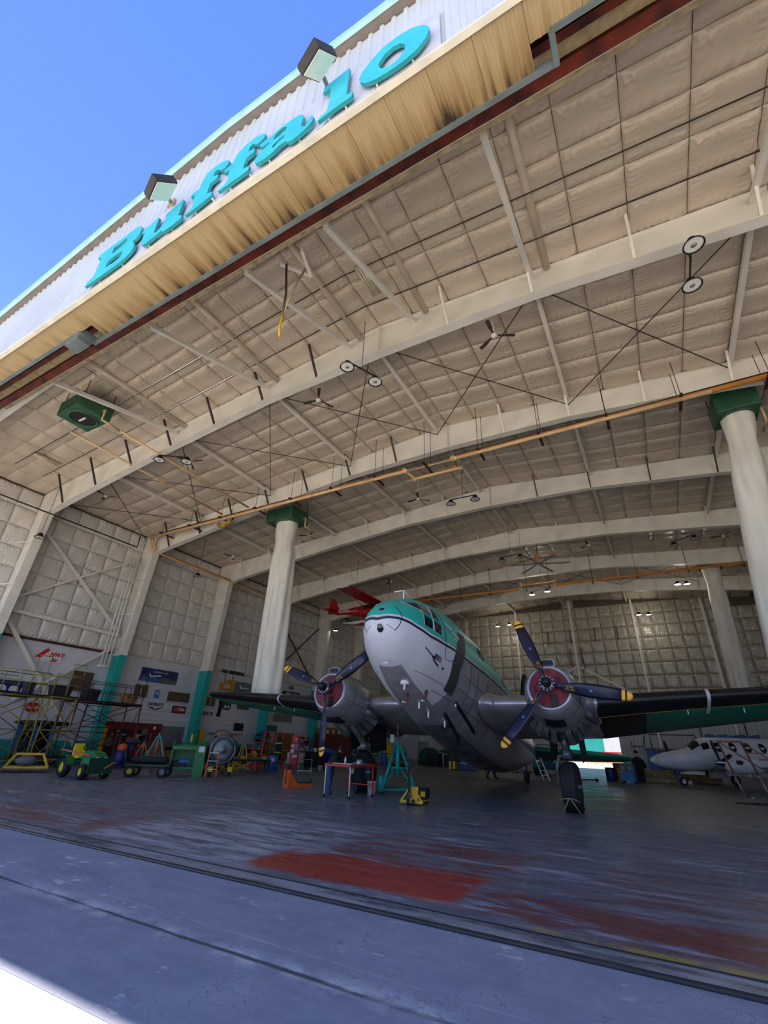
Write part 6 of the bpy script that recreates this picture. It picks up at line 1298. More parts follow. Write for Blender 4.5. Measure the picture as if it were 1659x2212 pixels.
o = empty('tyre_lift', (-13.3, 11.1, 0), R(62), 'orange hydraulic floor lift standing alone on the slab', 'lift')
for a, b, w in (((-.5, -.3, .06), (.55, -.3, .06), .11), ((-.5, .15, .06), (.55, .15, .06), .11), ((-.45, -.3, .06), (-.45, .15, .06), .11)): mb = MB(); mb.bar(a, b, w); mb.build('base_rail', M_org2, o)
for y in (-.25, .12): mb = MB(); mb.b2((-.5, y - .06, .1), (-.38, y + .06, .62)); mb.build('mast', M_org2, o); mb = MB(); mb.prism([(-.38, .1), (.0, .1), (-.38, .5)], y - .02, y + .02, 'Y'); mb.build('gusset', M_org2, o)
mb = MB(); mb.tube([(-.42, -.06, .1), (-.42, -.06, .75)], .05, 10); mb.build('hydraulic_ram', M_dark, o); mb = MB(); mb.tube([(-.2, -.1, .5), (.2, -.1, .85), (.2, .1, .85)], .02, 6); mb.build('pump_handle', M_dark, o)
for x in (-.45, .5): mb = MB(); mb.lathe([(.01, -.03), (.06, -.03), (.06, .03), (.01, .03)], (x, .2, .06), 'Y', 10); mb.build('roller', M_black, o)
o = empty('chrome_hand_truck', (-14.5, 13.1, 0), R(40), 'bare chrome tube frame on wheels behind the orange lift', 'hand truck'); mb = MB(); mb.tube([(-.3, 0, .1), (-.3, 0, .9), (.3, 0, .9), (.3, 0, .1)], .02, 6); mb.build('frame', M_alu, o); mb = MB(); mb.b2((-.3, -.25, .02), (.3, 0, .05)); mb.build('toe_plate', M_dark, o); mb = MB(); mb.bar((-.3, 0, .45), (.3, 0, .45), .03); mb.build('rung', M_alu, o)
for x in (-.32, .32): wheel(o, (x, .05, .09), .09, .04, 'X')
t = empty('tool_chest', (-20.4, 21.7, 0), R(65), 'black rolling tool chest with rows of drawers', 'tool chest'); mb = MB(); mb.b2((-.6, -.25, .12), (.6, .25, 1.02)); mb.build('carcass', M_plainblk, t)
for k in range(6):
    for sx_ in (-1, 1): mb = MB(); mb.b2((sx_ * .29 - .27, -.27, .16 + k * .14), (sx_ * .29 + .27, -.25, .28 + k * .14)); dr = mb.build('drawer', M_black, t); mb = MB(); mb.b2((sx_ * .29 - .2, -.29, .25 + k * .14), (sx_ * .29 + .2, -.27, .265 + k * .14)); mb.build('drawer_pull', M_grey, dr)
for k in range(5): mb = MB(); mb.b2((-.5 + k * .2, -.15, 1.02), (-.38 + k * .2, .1, 1.08 + .08 * (k % 3))); mb.build('tools_on_top', [M_grey, M_ltblue, M_paper][k % 3], t)
for x in (-.5, .5):
    for y in (-.2, .2): wheel(t, (x, y, .06), .06, .04, 'Y')
def pail(p, lab, r_=.15, h=.34, m_=M_white2):
    o = empty('plastic_pail', p, 0, lab, 'bucket'); mb = MB(); mb.lathe([(.001, .0), (r_ * .85, 0), (r_, h), (r_ * 1.06, h), (r_ * 1.06, h - .03), (r_ * .98, h - .03)], (0, 0, 0), 'Z', 18); mb.build('bucket_shell', m_, o); mb = MB(); mb.lathe([(r_ * .9, h - .02), (.001, h - .03)], (0, 0, 0), 'Z', 18); mb.build('contents', M_plainblk, o)
    mb = MB(); mb.tube([(r_ * math.cos(a), r_ * .3 * math.sin(a) * -1, h - .02 - r_ * math.sin(a) * .9) for a in [k * math.pi / 8 for k in range(9)]], .006, 5); mb.build('bail', M_grey, o); return o
pail((-19.3, 20.9, 0), 'small white pail on the floor by the black tool chest', .14, .27)
o = empty('wheeled_bin', (-22.4, 26.1, 0), R(60), 'large blue tarp-covered bin behind the tool chest', 'bin'); mb = MB(); mb.loft([[(sx_ * .6 * k, sy * .4 * k, z) for sx_, sy in ((-1, -1), (1, -1), (1, 1), (-1, 1))] for z, k in ((.1, .85), (.9, 1))], smooth=False); mb.build('tub', M_postr, o); mb = MB(); mb.ball((0, 0, .92), (.6, .42, .25)); mb.build('tarp', M_blue, o)
# work table
T0 = empty('work_table', (-9.95, 9.78, 0), R(-6), 'long red edged work table on thin legs under the wing', 'table')
mb = MB(); mb.b2((-.56, -.66, .97), (.56, .66, .99)); mb.build('table_top', M_alu, T0)
for a, b in (((-.58, -.68), (.58, -.68)), ((-.58, .68), (.58, .68)), ((-.58, -.68), (-.58, .68)), ((.58, -.68), (.58, .68))): mb = MB(); mb.b2((min(a[0], b[0]) - .02, min(a[1], b[1]) - .02, .92), (max(a[0], b[0]) + .02, max(a[1], b[1]) + .02, .995)); mb.build('red_apron', M_redp, T0)
for x in (-.54, .54):
    for y in (-.64, .64):
        mb = MB(); mb.bar((x, y, .08), (x, y, .92), .04); mb.build('leg', M_redp if y > -.5 else M_alu, T0); mb = MB(); mb.lathe([(.01, -.02), (.045, -.02), (.045, .02), (.01, .02)], (x, y, .045), 'X', 10); mb.build('caster', M_black, T0)
mb = MB(); mb.bar((-.54, .64, .35), (.54, .64, .35), .03); mb.build('stretcher', M_redp, T0)
def tabled(name, lab, cat, x, y, shape, m_):
    mb = MB(); shape(mb); o = mb.build(name, m_); o.matrix_world = Matrix.Translation((-9.95, 9.78, .99)) @ Matrix.Rotation(R(-6), 4, 'Z') @ Matrix.Translation((x, y, 0.002)); return tag(o, lab, cat)
tabled('metal_strip', 'long pale metal strip lying on the work table', 'metal strip', -.08, -.3, lambda q: q.b2((-.45, -.05, 0), (.45, .05, .02)), M_alu)
tabled('spray_bottle', 'small white bottle standing on the work table', 'bottle', -.15, -.1, lambda q: q.lathe([(.001, 0), (.04, 0), (.045, .13), (.02, .17), (.02, .22), (.001, .22)], (0, 0, 0), 'Z', 12), M_white2)
tabled('paper_cup', 'white cup on the near corner of the work table', 'cup', .45, -.1, lambda q: q.lathe([(.001, 0), (.04, 0), (.055, .1), (.05, .1)], (0, 0, 0), 'Z', 12), M_paper)
tabled('tool_tray', 'grey tray of small parts on the work table', 'tray', .25, .2, lambda q: (q.b2((-.2, -.12, 0), (.2, .12, .05)), q.b2((-.1, -.05, .05), (.12, .06, .14))), M_grey)
mb = MB()
pail((-9.75, 11.0, 0), 'tall white paint bucket behind the work table leg', .17, .42)
# people
def person(name, lab, loc, rz, bend, J, top, legs, hair, extra=None):
    """J: dict overrides. local: x forward, y left."""
    root = empty(name, loc, rz, lab, 'person')
    hip = Vector((0, 0, .90)); dirv = Vector((math.sin(bend), 0, math.cos(bend))); chest = hip + dirv * .30; neck = hip + dirv * .52; hd = J.get('head', .55)
    hdir = Vector((math.sin(bend * .6 + hd * .5), 0, math.cos(bend * .6 + hd * .5))); skull = neck + hdir * .13; crown = neck + hdir * .22
    V = [hip, hip + dirv * .14, chest, neck - dirv * .03, neck + hdir * .05, skull, crown]; E = [(i, i + 1) for i in range(6)]; RR = [.16, .155, .185, .11, .06, .09, .074]; reg = ['t'] * 4 + ['s'] * 3
    for s_ in (1, -1):
        hx = J.get('legx', (0.0, 0.0))[0 if s_ > 0 else 1]; k = len(V)
        V += [hip + Vector((0, s_ * .10, -.06)), Vector((.03 + hx * .5, s_ * .11, .50)), Vector((hx - .02, s_ * .12, .10)), Vector((hx + .0, s_ * .12, .045)), Vector((hx + .14, s_ * .13, .04))]
        E += [(0, k), (k, k + 1), (k + 1, k + 2), (k + 2, k + 3), (k + 3, k + 4)]; RR += [.125, .098, .078, .055, .045]; reg += ['l', 'l', 'l', 'b', 'b']
        k = len(V); sh = neck - dirv * .07 + Vector((0, s_ * .19, 0)); el = sh + Vector(J.get('elbow', (.10, .10 * 1, -.28))) * 1.0; el.y = sh.y + s_ * .06; ha = sh + Vector(J.get('hand', (.38, 0, -.36))); ha.y = sh.y - s_ * .04
        hv = (ha - el).normalized()
        V += [sh, el, ha, ha + hv * .07]; E += [(3, k), (k, k + 1), (k + 1, k + 2), (k + 2, k + 3)]; RR += [.078, .06, .036, .03]; reg += ['t', 't' if J.get('sleeve', 1) else 's', 's', 's']
        kk = len(V) - 1
        for f_ in range(4): V += [ha + hv * .12 + Vector((0, (f_ - 1.5) * .022, -.01)), ha + hv * (.16 + .01 * (f_ in (1, 2))) + Vector((0, (f_ - 1.5) * .024, -.03))]; E += [(kk, kk + 1 + 2 * f_), (kk + 1 + 2 * f_, kk + 2 + 2 * f_)]; RR += [.010, .009]; reg += ['s', 's']
        V += [ha + hv * .05 + Vector((0, -s_ * .05, -.01)), ha + hv * .09 + Vector((0, -s_ * .06, -.02))]; E += [(kk - 1, kk + 9), (kk + 9, kk + 10)]; RR += [.011, .010]; reg += ['s', 's']
    me = bpy.data.meshes.new('body'); me.from_pydata([tuple(v) for v in V], E, []); o = bpy.data.objects.new('tmp', me); COL.objects.link(o)
    sk = o.modifiers.new('skin', 'SKIN'); sk.use_smooth_shade = True
    for v, r_ in zip(me.skin_vertices[0].data, RR): v.radius = (r_, r_)
    me.skin_vertices[0].data[0].use_root = True
    sb = o.modifiers.new('sub', 'SUBSURF'); sb.levels = 1; sb.render_levels = 1
    bm_ = bpy.data.meshes.new_from_object(o.evaluated_get(bpy.context.evaluated_depsgraph_get())); bpy.data.objects.remove(o, do_unlink=True)
    bm_.materials.clear()
    for m_ in (top, legs, M_skin, M_black): bm_.materials.append(m_)
    idx = {'t': 0, 'l': 1, 's': 2, 'b': 3}
    for p in bm_.polygons:
        c = p.center; best = min(range(len(V)), key=lambda i: (V[i] - c).length - RR[i]); p.material_index = idx[reg[best]]; p.use_smooth = True
    b = link('body', bm_, root)
    rm = hdir.to_track_quat('Z', 'X').to_matrix()
    fx = Vector((math.cos(bend * .6 + hd * .5), 0, -math.sin(bend * .6 + hd * .5)))
    mb = MB(); t_ = MB(); t_.ball((0, 0, 0), (.112, .105, .10), 12, 8); mb.add([skull + hdir * .045 - fx * .02 + rm @ Vector(p) for p in t_.v], t_.f, True); mb.build('cap' if hair != 'hair' else 'hair', M_cloth if hair == 'hair' else hair, root)
    if hair != 'hair': mb = MB(); mb.ball(skull + hdir * .03 + fx * .12, (.07, .07, .015), 10, 5); mb.build('cap_brim', hair, root)
    for s_ in (1, -1):
        mb = MB(); mb.ball(skull + fx * .078 + Vector((0, s_ * .035, 0)), .012, 8, 5); mb.build('eye', M_black, root); mb = MB(); mb.ball(skull + Vector((0, s_ * .088, 0)) - hdir * .01, (.015, .012, .03), 8, 5); mb.build('ear', M_skin, root)
    mb = MB(); mb.tube([skull + fx * .085 + hdir * .005, skull + fx * .105 - hdir * .03], [.008, .016], 6); mb.build('nose', M_skin, root); mb = MB(); mb.b2((-.002, -.025, -.004), (.006, .025, .004)); mt = mb.build('mouth', mat('lips', (150, 92, 86), .6), root); mt.location = skull + fx * .078 - hdir * .058
    if extra: extra(root, hip, dirv, chest, neck)
    return root
def back_print(root, hip, dirv, chest, neck):
    n = Vector((-math.cos(.85), 0, math.sin(.85))); mb = MB(); c = chest + n * .182
    for k in range(3): mb.add([c + dirv * (.07 - k * .05) + Vector((0, y, 0)) for y in (-.09, .09 - .03 * k)] + [c + dirv * (.04 - k * .05) + Vector((0, y, 0)) for y in (.09 - .03 * k, -.09)], [(0, 1, 2, 3)])
    mb.build('shirt_print', M_paper, root)
def vest(root, hip, dirv, chest, neck):
    mb = MB(); mb.loft([[(-.02 + .165 * math.cos(a), .165 * math.sin(a), z) for a in [k * .785 for k in range(8)]] for z in (.62, .78, .9)], cap=False); v = mb.build('hi_vis_vest', M_hiv, root); mb = MB(); mb.lathe([(.172, .70), (.172, .75)], (-.02, 0, 0), 'Z', 12); mb.build('reflective_band', M_paper, v)
person('person', 'mechanic in black shirt and blue jeans bending over the work table', (-11.0, 10.05, 0), R(5), .70, dict(hand=(.36, 0, -.34), legx=(-.05, .1)), M_cloth, M_jeans, M_cloth)
person('person', 'mechanic in grey trousers with white print on the back and hi-vis vest', (-10.55, 10.95, 0), R(-55), .85, dict(hand=(.34, 0, -.28), legx=(.0, .06)), M_cloth, M_gtrous, 'hair', lambda *a: (back_print(*a), vest(*a)))
person('person', 'mechanic in a grey cap facing the camera behind the work table', (-10.7, 12.0, 0), R(-70), .45, dict(hand=(.38, 0, -.34), head=.3), M_cloth, M_cloth, M_grey)
person('person', 'person in dark blue trousers walking beyond the aircraft belly', (-9.65, 24.9, 0), R(15), .06, dict(hand=(.1, 0, -.52), legx=(.26, -.22), elbow=(-.02, 0, -.28)), M_navy, M_navy, 'hair')
# teal tripod aircraft jack
j = empty('aircraft_jack', (-9.5, 12.5, 0), 0, 'tall teal tripod aircraft jack under the centre section', 'jack')
tp = {}
for k, a in enumerate((2.75, 4.45, 6.2)):
    f = Vector((.85 * math.cos(a), .85 * math.sin(a), .05)); tp[k] = f; mb = MB(); mb.tube([f, (.12 * math.cos(a), .12 * math.sin(a), 1.62)], .055, 10); mb.build('leg', M_teal, j); mb = MB(); mb.lathe([(.001, -.05), (.1, -.05), (.1, 0), (.001, .01)], f, 'Z', 10); mb.build('foot_pad', M_dark, j)
for k in range(3):
    a, b = tp[k], tp[(k + 1) % 3]; mb = MB(); mb.tube([a + Vector((0, 0, .08)), b + Vector((0, 0, .08))], .03, 8); mb.build('base_tie', M_teal, j)
    mb = MB(); mb.tube([a.lerp(Vector((0, 0, 1.62)), .5), b.lerp(Vector((0, 0, 1.62)), .5)], .025, 8); mb.build('mid_tie', M_teal, j); mb = MB(); mb.tube([a.lerp(Vector((0, 0, 1.62)), .08), Vector((0, 0, .95))], .025, 8); mb.build('diagonal', M_teal, j)
mb = MB(); mb.tube([(0, 0, .55), (0, 0, 1.75)], .09, 12); mb.build('jack_cylinder', M_teal, j); mb = MB(); mb.tube([(0, 0, 1.75), (0, 0, 2.5)], .035, 8); mb.build('ram', M_grey, j)
mb = MB(); mb.lathe([(.001, 0), (.11, 0), (.12, .05), (.12, .5), (.06, .58), (.001, .58)], tuple(tp[1] + Vector((-.1, .1, -.04))), 'Z', 14); mb.build('fluid_tank', M_teal, j); mb = MB(); mb.b2((-.28, -.12, 1.72), (-.1, -.10, 2.0)); mb.build('tag_card', M_paper, j)
# pallet jack
p = empty('pallet_jack', (-7.27, 9.2, 0), R(10), 'yellow pallet jack with black tow bar carrying a small black case', 'pallet jack')
for s_ in (-1, 1):
    mb = MB(); mb.b2((s_ * .2 - .08, .1, .06), (s_ * .2 + .08, 1.15, .12)); mb.build('fork', M_yel, p); mb = MB(); mb.lathe([(.01, -.05), (.04, -.05), (.04, .05), (.01, .05)], (s_ * .2, 1.05, .042), 'X', 10); mb.build('load_roller', M_black, p)
    mb = MB(); mb.bar((s_ * .36, 0, .08), (s_ * .05, .05, .5), .05); mb.build('a_frame', M_yel, p); wheel(p, (s_ * .08, -.08, .09), .09, .06, 'X', M_grey)
mb = MB(); mb.b2((-.36, -.02, .06), (.36, .1, .14)); mb.b2((-.05, .04, .12), (.2, .12, .5)); mb.build('bulkhead', M_yel, p); mb = MB(); mb.tube([(-.02, -.06, .2), (-.03, -.14, .6)], .045, 10); mb.build('pump', M_grey, p)
mb = MB(); mb.bar((-.03, -.12, .35), (-.02, -.22, 1.05), .06); mb.build('tow_bar', M_black, p); mb = MB(); mb.tube([(-.02, -.22, 1.02), (-.14, -.23, 1.08), (-.14, -.24, 1.22), (-.02, -.25, 1.27), (.1, -.24, 1.22), (.1, -.23, 1.08), (-.02, -.22, 1.02)], .018, 6); mb.build('handle_loop', M_black, p)
mb = MB(); mb.b2((-.25, -.2, 0), (.25, .2, .3)); o = mb.build('equipment_case', M_black, bevel=.03); o.matrix_world = Matrix.Translation((-7.3, 9.95, .125)) @ Matrix.Rotation(R(10), 4, 'Z'); tag(o, 'black case with yellow mark riding on the pallet jack forks', 'case'); mb = MB(); mb.b2((.05, -.21, .08), (.2, -.2, .22)); mb.build('yellow_mark', M_yel, o)

# ================================================================ far end of the hangar
crate('spill_bin', 'yellow bin with black straps at the far end', 'bin', -15.05, -14.55, 31.7, 32.4, .6, M_yel2, M_plainblk, 1)
b = crate('recycling_bin', 'navy blue board-sided bin between yellow bins', 'bin', -14.45, -13.2, 32.2, 33.4, .72, M_postr, None, 1); mb = MB(); mb.b2((-.45, -.66, .45), (.1, -.65, .5)); mb.b2((-.2, -.66, .58), (0, -.65, .66)); mb.build('white_mark', M_paper, b)
crate('grit_bin', 'long bright yellow bin beside the navy one', 'bin', -12.9, -11.8, 32.6, 33.5, .6, M_yel2, None, 3)
for k in range(3): drum((-11.4 + k * .75, 34.2, .12), M_alu, ['first', 'second', 'third'][k] + ' silver drum on the low pallet from the yellow bin', .26, .5, M_alu, 'steel_drum')
mb = MB()
pl_ = empty('wood_pallet', (-10.6, 34.2, 0), 0, 'low pale pallet under the silver drums', 'pallet')
for k in range(5): mb = MB(); mb.b2((-1.1, -.45 + k * .2, .08), (1.1, -.3 + k * .2, .118)); mb.build('plank', M_cardb, pl_)
for x in (-1, 0, 1): mb = MB(); mb.b2((x - .08, -.45, 0), (x + .08, .5, .08)); mb.build('skid', M_cardb, pl_)
k_ = empty('shelter_kiosk', (-16.6, 38.5, 0), 0, 'dark open-sided kiosk with flat roof at the far end', 'kiosk')
mb = MB(); mb.b2((-1.7, -1.0, 1.95), (1.7, 1.0, 2.12)); mb.build('roof', M_plainblk, k_)
for x in (-1.5, -.5, .5, 1.5):
    for y in (-.85, .85): mb = MB(); mb.bar((x, y, 0), (x, y, 1.95), .08); mb.build('post', M_grey, k_)
mb = MB(); mb.b2((-1.4, -.6, 0), (1.4, .8, .9)); mb.build('counter', M_dark, k_); mb = MB(); mb.b2((.1, -.64, .9), (.9, -.6, 1.7)); mb.build('glass_panel', M_greyp, k_)
mb = MB(); mb.loft([[(w * math.cos(a), d_ * math.sin(a), z) for a in [q * .628 for q in range(10)]] for w, d_, z in ((1.2, .9, .02), (1.15, .85, .6), (.9, .7, 1.15), (.35, .3, 1.42))]); o = mb.build('covered_machine', mat('dark_green_tarp', (28, 78, 62), .7, var=.2)); o.location = (-19.9, 39.0, 0); tag(o, 'machine under a dark green tarp by the kiosk', 'covered machine')
crate('transit_case', 'black transit case in front of the green tarp', 'case', -18.9, -17.9, 36.2, 37.2, .95, M_black, M_plainblk, 2)
cabinet('tool_cabinet', 'narrow grey cabinet at the far end behind the aircraft jack', 'cabinet', (-21.6, 40.0, 0), (-21.1, 41.4, 1.9), M_grey, 2); cabinet('tool_cabinet', 'yellow cabinet behind the bench at the far end', 'cabinet', (-25.2, 39.8, 0), (-24.5, 41.0, 1.6), M_yel, 2)
rack((-23.4, 36.2, 0), .2, 2.2, 1.3, M_yel, 'yellow rack of parts at the far side behind the table'); drum((-21.6, 33.2, 0), M_blue, 'dark blue drum by the far yellow rack')
tripod('jack_tripod', (-22.3, 31.0, 0), 1.3, .6, M_dark, 'dark tripod stand at the far side')
e2 = empty('covered_engine', (-19.7, 32.5, 0), R(-20), 'grey engine on a dark stand seen under the wing', 'engine'); mb = MB(); mb.lathe([(.001, -.5), (.3, -.45), (.55, -.2), (.55, .3), (.3, .5), (.001, .5)], (0, 0, .95), 'X', 18); mb.build('engine_core', M_metald, e2); mb = MB(); mb.b2((-.6, -.4, .1), (.6, .4, .2)); mb.bar((-.5, -.35, .2), (-.2, -.2, .6), .08); mb.bar((.5, .35, .2), (.2, .2, .6), .08); mb.build('stand', M_dark, e2)
for x in (-.5, .5): wheel(e2, (x, 0, .06), .06, .5, 'Y')
# teal tug
t = empty('aircraft_tug', (-7.9, 33.6, 0), R(-88), 'teal aircraft tug facing the camera beyond the main gear', 'tug')
mb = MB(); mb.prism([(-1.8, .35), (-1.8, 1.2), (-.2, 1.2), (.0, 1.15), (1.2, 1.05), (1.35, .7), (1.1, .35)], -.95, .95, 'Y'); mb.build('body', M_teald, t, bevel=.05)
for k in range(8): mb = MB(); mb.b2((1.3, -.35 + k * .1, .66), (1.345, -.31 + k * .1, .98)); mb.build('grille_bar', M_plainblk, t)
for s_ in (-1, 1):
    for x in (-1.2, .8): wheel(t, (x, s_ * .85, .36), .36, .3, 'Y')
    mb = MB(); mb.ball((1.28, s_ * .62, .86), (.05, .1, .1)); mb.build('headlight', M_paper, t); mb = MB(); mb.b2((1.2, s_ * .5 - .15, .45), (1.36, s_ * .5 + .15, .58)); mb.build('bumper_pad', M_plainblk, t)
mb = MB(); mb.bar((-.2, -.8, 1.2), (-.2, -.8, 1.9), .06); mb.bar((-.2, .8, 1.2), (-.2, .8, 1.9), .06); mb.b2((-1.6, -.85, 1.9), (0, .85, 1.97)); mb.build('canopy', M_teald, t)
# aluminium ladder leaning on the tail
l = empty('extension_ladder', (-6.75, 26.5, 0), 0, 'aluminium ladder leaning against the rear fuselage', 'ladder')
A, B_ = Vector((0, 0, 0.01)), Vector((-.75, -.15, 2.25))
for s_ in (-.17, .17): mb = MB(); mb.bar(A + Vector((s_, 0, 0)), B_ + Vector((s_, 0, 0)), .05); mb.build('rail', M_alu, l)
for k in range(1, 9): c = A.lerp(B_, k / 9); mb = MB(); mb.bar(c + Vector((-.17, 0, 0)), c + Vector((.17, 0, 0)), .03); mb.build('rung', M_alu, l)
# clutter by the far door
drum((-3.58, 30.3, 0), M_postr, 'dark blue drum with white label beside the far door', .28, .72); mb = MB()
drum((-3.2, 32.1, 0), M_dkred, 'dark red bin behind the dark blue drum', .33, .95); 
g = empty('service_cart', (-2.5, 29.5, 0), R(-12), 'pale grey slanted service cart with two-tone front', 'cart'); mb = MB(); mb.prism([(-.3, .1), (.35, .1), (.3, .62), (-.25, .62)], -.38, .38, 'X'); mb.build('lower_body', M_ltblue, g); mb = MB(); mb.prism([(-.25, .62), (.3, .62), (.2, 1.05), (-.2, 1.05)], -.38, .38, 'X'); mb.build('upper_body', M_greyp, g)
for x in (-.2, .2): mb = MB(); mb.b2((x - .03, -.27, .72), (x + .03, -.24, .86)); mb.build('latch', M_paper, g)
for x in (-.3, .3):
    for y in (-.2, .25): wheel(g, (x, y, .06), .06, .05, 'Y')
mb = MB(); mb.b2((-.06, -.2, 0), (.1, .2, .75)); o = mb.build('yellow_plank_box', M_olive); o.location = (-3.05, 29.9, 0); tag(o, 'narrow yellow box wedged between drum and service cart', 'box')
c = empty('cardboard_standee', (-1.95, 31.0, 0), R(-5), 'life-size cardboard standee of a person in a dark jacket', 'standee')
mb = MB(); mb.prism([(-.28, 0), (.28, 0), (.3, .8), (.42, .75), (.5, .95), (.3, 1.3), (.12, 1.4), (.12, 1.5), (-.1, 1.5), (-.1, 1.4), (-.3, 1.28), (-.4, .8)], -.02, .02, 'Y'); mb.build('jacket_panel', M_cloth, c); mb = MB(); mb.prism([(-.1, 1.42), (.1, 1.42), (.12, 1.62), (.0, 1.72), (-.12, 1.62)], -.03, .02, 'Y'); mb.build('face_panel', M_skin, c); mb = MB(); mb.prism([(-.13, 1.62), (.13, 1.62), (.12, 1.74), (0, 1.8), (-.13, 1.74)], -.035, .02, 'Y'); mb.build('hair_panel', M_black, c); mb = MB(); mb.bar((0, 0, .9), (0, .5, 0), .04); mb.build('prop_leg', M_cardb, c)
b = crate('long_crate', 'long weathered crate lettered VENT-FIN leaning by the standee', 'crate', -1.75, -.1, 31.6, 32.2, .62, M_olive, M_olive, 2); text('crate_lettering', 'VENT-FIN', .34, plane_mtx((.0, -.35, .34), (1, 0, 0), (0, 0, 1)), M_dkgreen, b, .004, .012)
o = empty('leaning_poles', (-.1, 33.0, 0), 0, 'bundle of pale poles leaning beside the long crate', 'pole bundle')
for k in range(7): mb = MB(); mb.tube([(-.35 + k * .11, -.15 + .04 * (k % 3), 0.01), (-.15 + k * .05, .55, 1.25 + .12 * (k % 3))], .022, 6); mb.build('pole', [M_alu, M_wood, M_grey][k % 3], o)
crate('plywood_crate', 'plywood crate behind the white aircraft nose wheel', 'crate', .5, 2.6, 35.0, 35.8, .66, M_wood, M_cardb, 3)
mb = MB(); mb.b2((.55, 32.6, 0), (.82, 32.8, .18)); tag(mb.build('white_box', M_paper), 'small white box on the floor by the poles', 'box')
w = empty('wall_workbench', (-.2, 50.8, 0), 0, 'blue doored cabinet with wooden top against the ribbed far wall', 'cabinet'); mb = MB(); mb.b2((-1.9, -.4, 1.9), (1.9, .4, 2.05)); mb.build('top', M_wood, w)
for k in range(4): mb = MB(); mb.b2((-1.85 + k * .93, -.38, .1), (-.97 + k * .93, .35, 1.88)); mb.build('cabinet_door', M_blue if k % 2 == 0 else M_postr, w)
o = empty('blue_tarp_shelf', (5.2, 51.0, 2.7), 0, 'blue plastic sheeting on a shelf high on the ribbed wall', 'sheeting'); mb = MB(); mb.b2((-2.2, -.3, -.05), (2.2, .3, 0)); mb.build('shelf', M_grey, o); mb = MB(); mb.loft([[(-2.1 + i * .42, -.28 + .28 * 1.9 * q / 4, (.15 + .5 * math.sin(q * .78)) * (1 + .15 * math.sin(i * 2.1))) for q in range(5)] for i in range(11)], close=False); mb.build('plastic_sheet', M_sea, o)
o = empty('green_shelving', (9.4, 49.8, 0), 0, 'green steel shelving by the far wall', 'shelf')
for x in (-1, 1):
    for y in (-.4, .4): mb = MB(); mb.bar((x, y, 0), (x, y, 3.6), .09); mb.build('upright', M_teald, o)
for z in (.5, 1.5, 2.5, 3.4): mb = MB(); mb.b2((-1.05, -.45, z), (1.05, .45, z + .08)); mb.build('shelf', M_green2, o)
for pts in ([(-3.3, YB - .06, 2.6), (-3.3, YB - .06, 2.2), (-2.2, YB - .06, 2.2), (-2.0, YB - .06, 3.2)], [(-1.5, YB - .06, 1.6), (-1.5, YB - .06, 3.3), (2.3, YB - .06, 3.3), (2.6, YB - .06, 2.4)], [(2.9, YB - .06, .5), (2.9, YB - .06, 4.6)], [(6.5, YB - .06, 0.5), (6.5, YB - .06, 5)]):
    mb = MB(); mb.tube(pts, .05, 6); cc = mb.build('conduit', M_dark, wb); cc.location = (0, -YB, 0)
wh_ = empty('pallet_truck', (-4.9, 28.2, 0), R(45), 'orange tipped low truck by the sunlit door', 'hand truck'); mb = MB(); mb.bar((-.9, 0, .08), (1.0, 0, .08), .08); mb.build('deck', M_dark, wh_); mb = MB(); mb.bar((-.9, 0, .08), (-1.0, 0, .5), .1); mb.build('handle', M_org2, wh_)
for x in (-.85, .9): wheel(wh_, (x, 0, .08), .08, .2, 'Y')
# outside beyond the far door
o = empty('neighbour_building', (-9, 92, 0), 0, 'teal and white building seen through the far door', 'building'); mb = MB(); mb.b2((-14, 0, 0), (-1.0, 8, 9)); mb.build('teal_wall', M_teal, o); mb = MB(); mb.b2((-1.0, 0, 0), (4, 8, 9)); mb.build('white_wall', M_paper, o)
for k in range(8): mb = MB(); mb.b2((4 + k * .5, 0, 0), (4.3 + k * .5, 8, 9)); mb.build('ribbed_panel', M_siding, o)
fz = empty('yard_fence', (-6, 68, 0), 0, 'red and pale slatted yard fence in the sun outside', 'fence')
for k in range(16): mb = MB(); mb.b2((-8 + k, -.05, 0), (-7.9 + k, .05, 1.5)); mb.build('fence_post', M_cream, fz)
for k in range(4): mb = MB(); mb.b2((-8, -.08, .2 + k * .38), (8, -.05, .42 + k * .38)); mb.build('fence_board', M_redp if k > 1 else M_cream, fz)

# ================================================================ small white twin
K = empty('white_business_aircraft', (.35, 30.1, 0), 0, 'small white twin propeller aircraft parked by the far wall', 'airplane')
kb = R(27); K.rotation_euler = (0, 0, math.pi + kb)     # local +x = nose direction
M_kw = mat('business_white', (206, 208, 218), 0.35, var=0.04)
def kring(x, zc, w, ht, hb): return [(x, w * math.cos(a), zc + (ht if math.sin(a) > 0 else hb) * math.sin(a)) for a in [q * math.pi / 12 for q in range(24)]]
KS = [(1.72, 1.28, .03, .03, .03), (1.62, 1.28, .16, .15, .15), (1.35, 1.29, .30, .27, .28), (.9, 1.32, .42, .38, .42), (.2, 1.36, .54, .48, .55), (-.5, 1.42, .64, .56, .62), (-1.0, 1.52, .68, .86, .70), (-1.6, 1.6, .71, 1.0, .75), (-3, 1.62, .72, 1.02, .77), (-6.5, 1.62, .72, 1.02, .77), (-8.5, 1.7, .6, .85, .55), (-11.4, 2.0, .12, .3, .1)]
mb = MB(); mb.loft([kring(*q) for q in KS[2:]]); mb.build('fuselage', M_kw, K); mb = MB(); mb.loft([kring(*q) for q in KS[:3]]); mb.build('nose_cone', M_paper, K)
mb = MB(); mb.tube([(1.7, .0, 1.26), (1.95, 0, 1.22)], .02, 6); mb.build('pitot_tube', M_chrome, K)
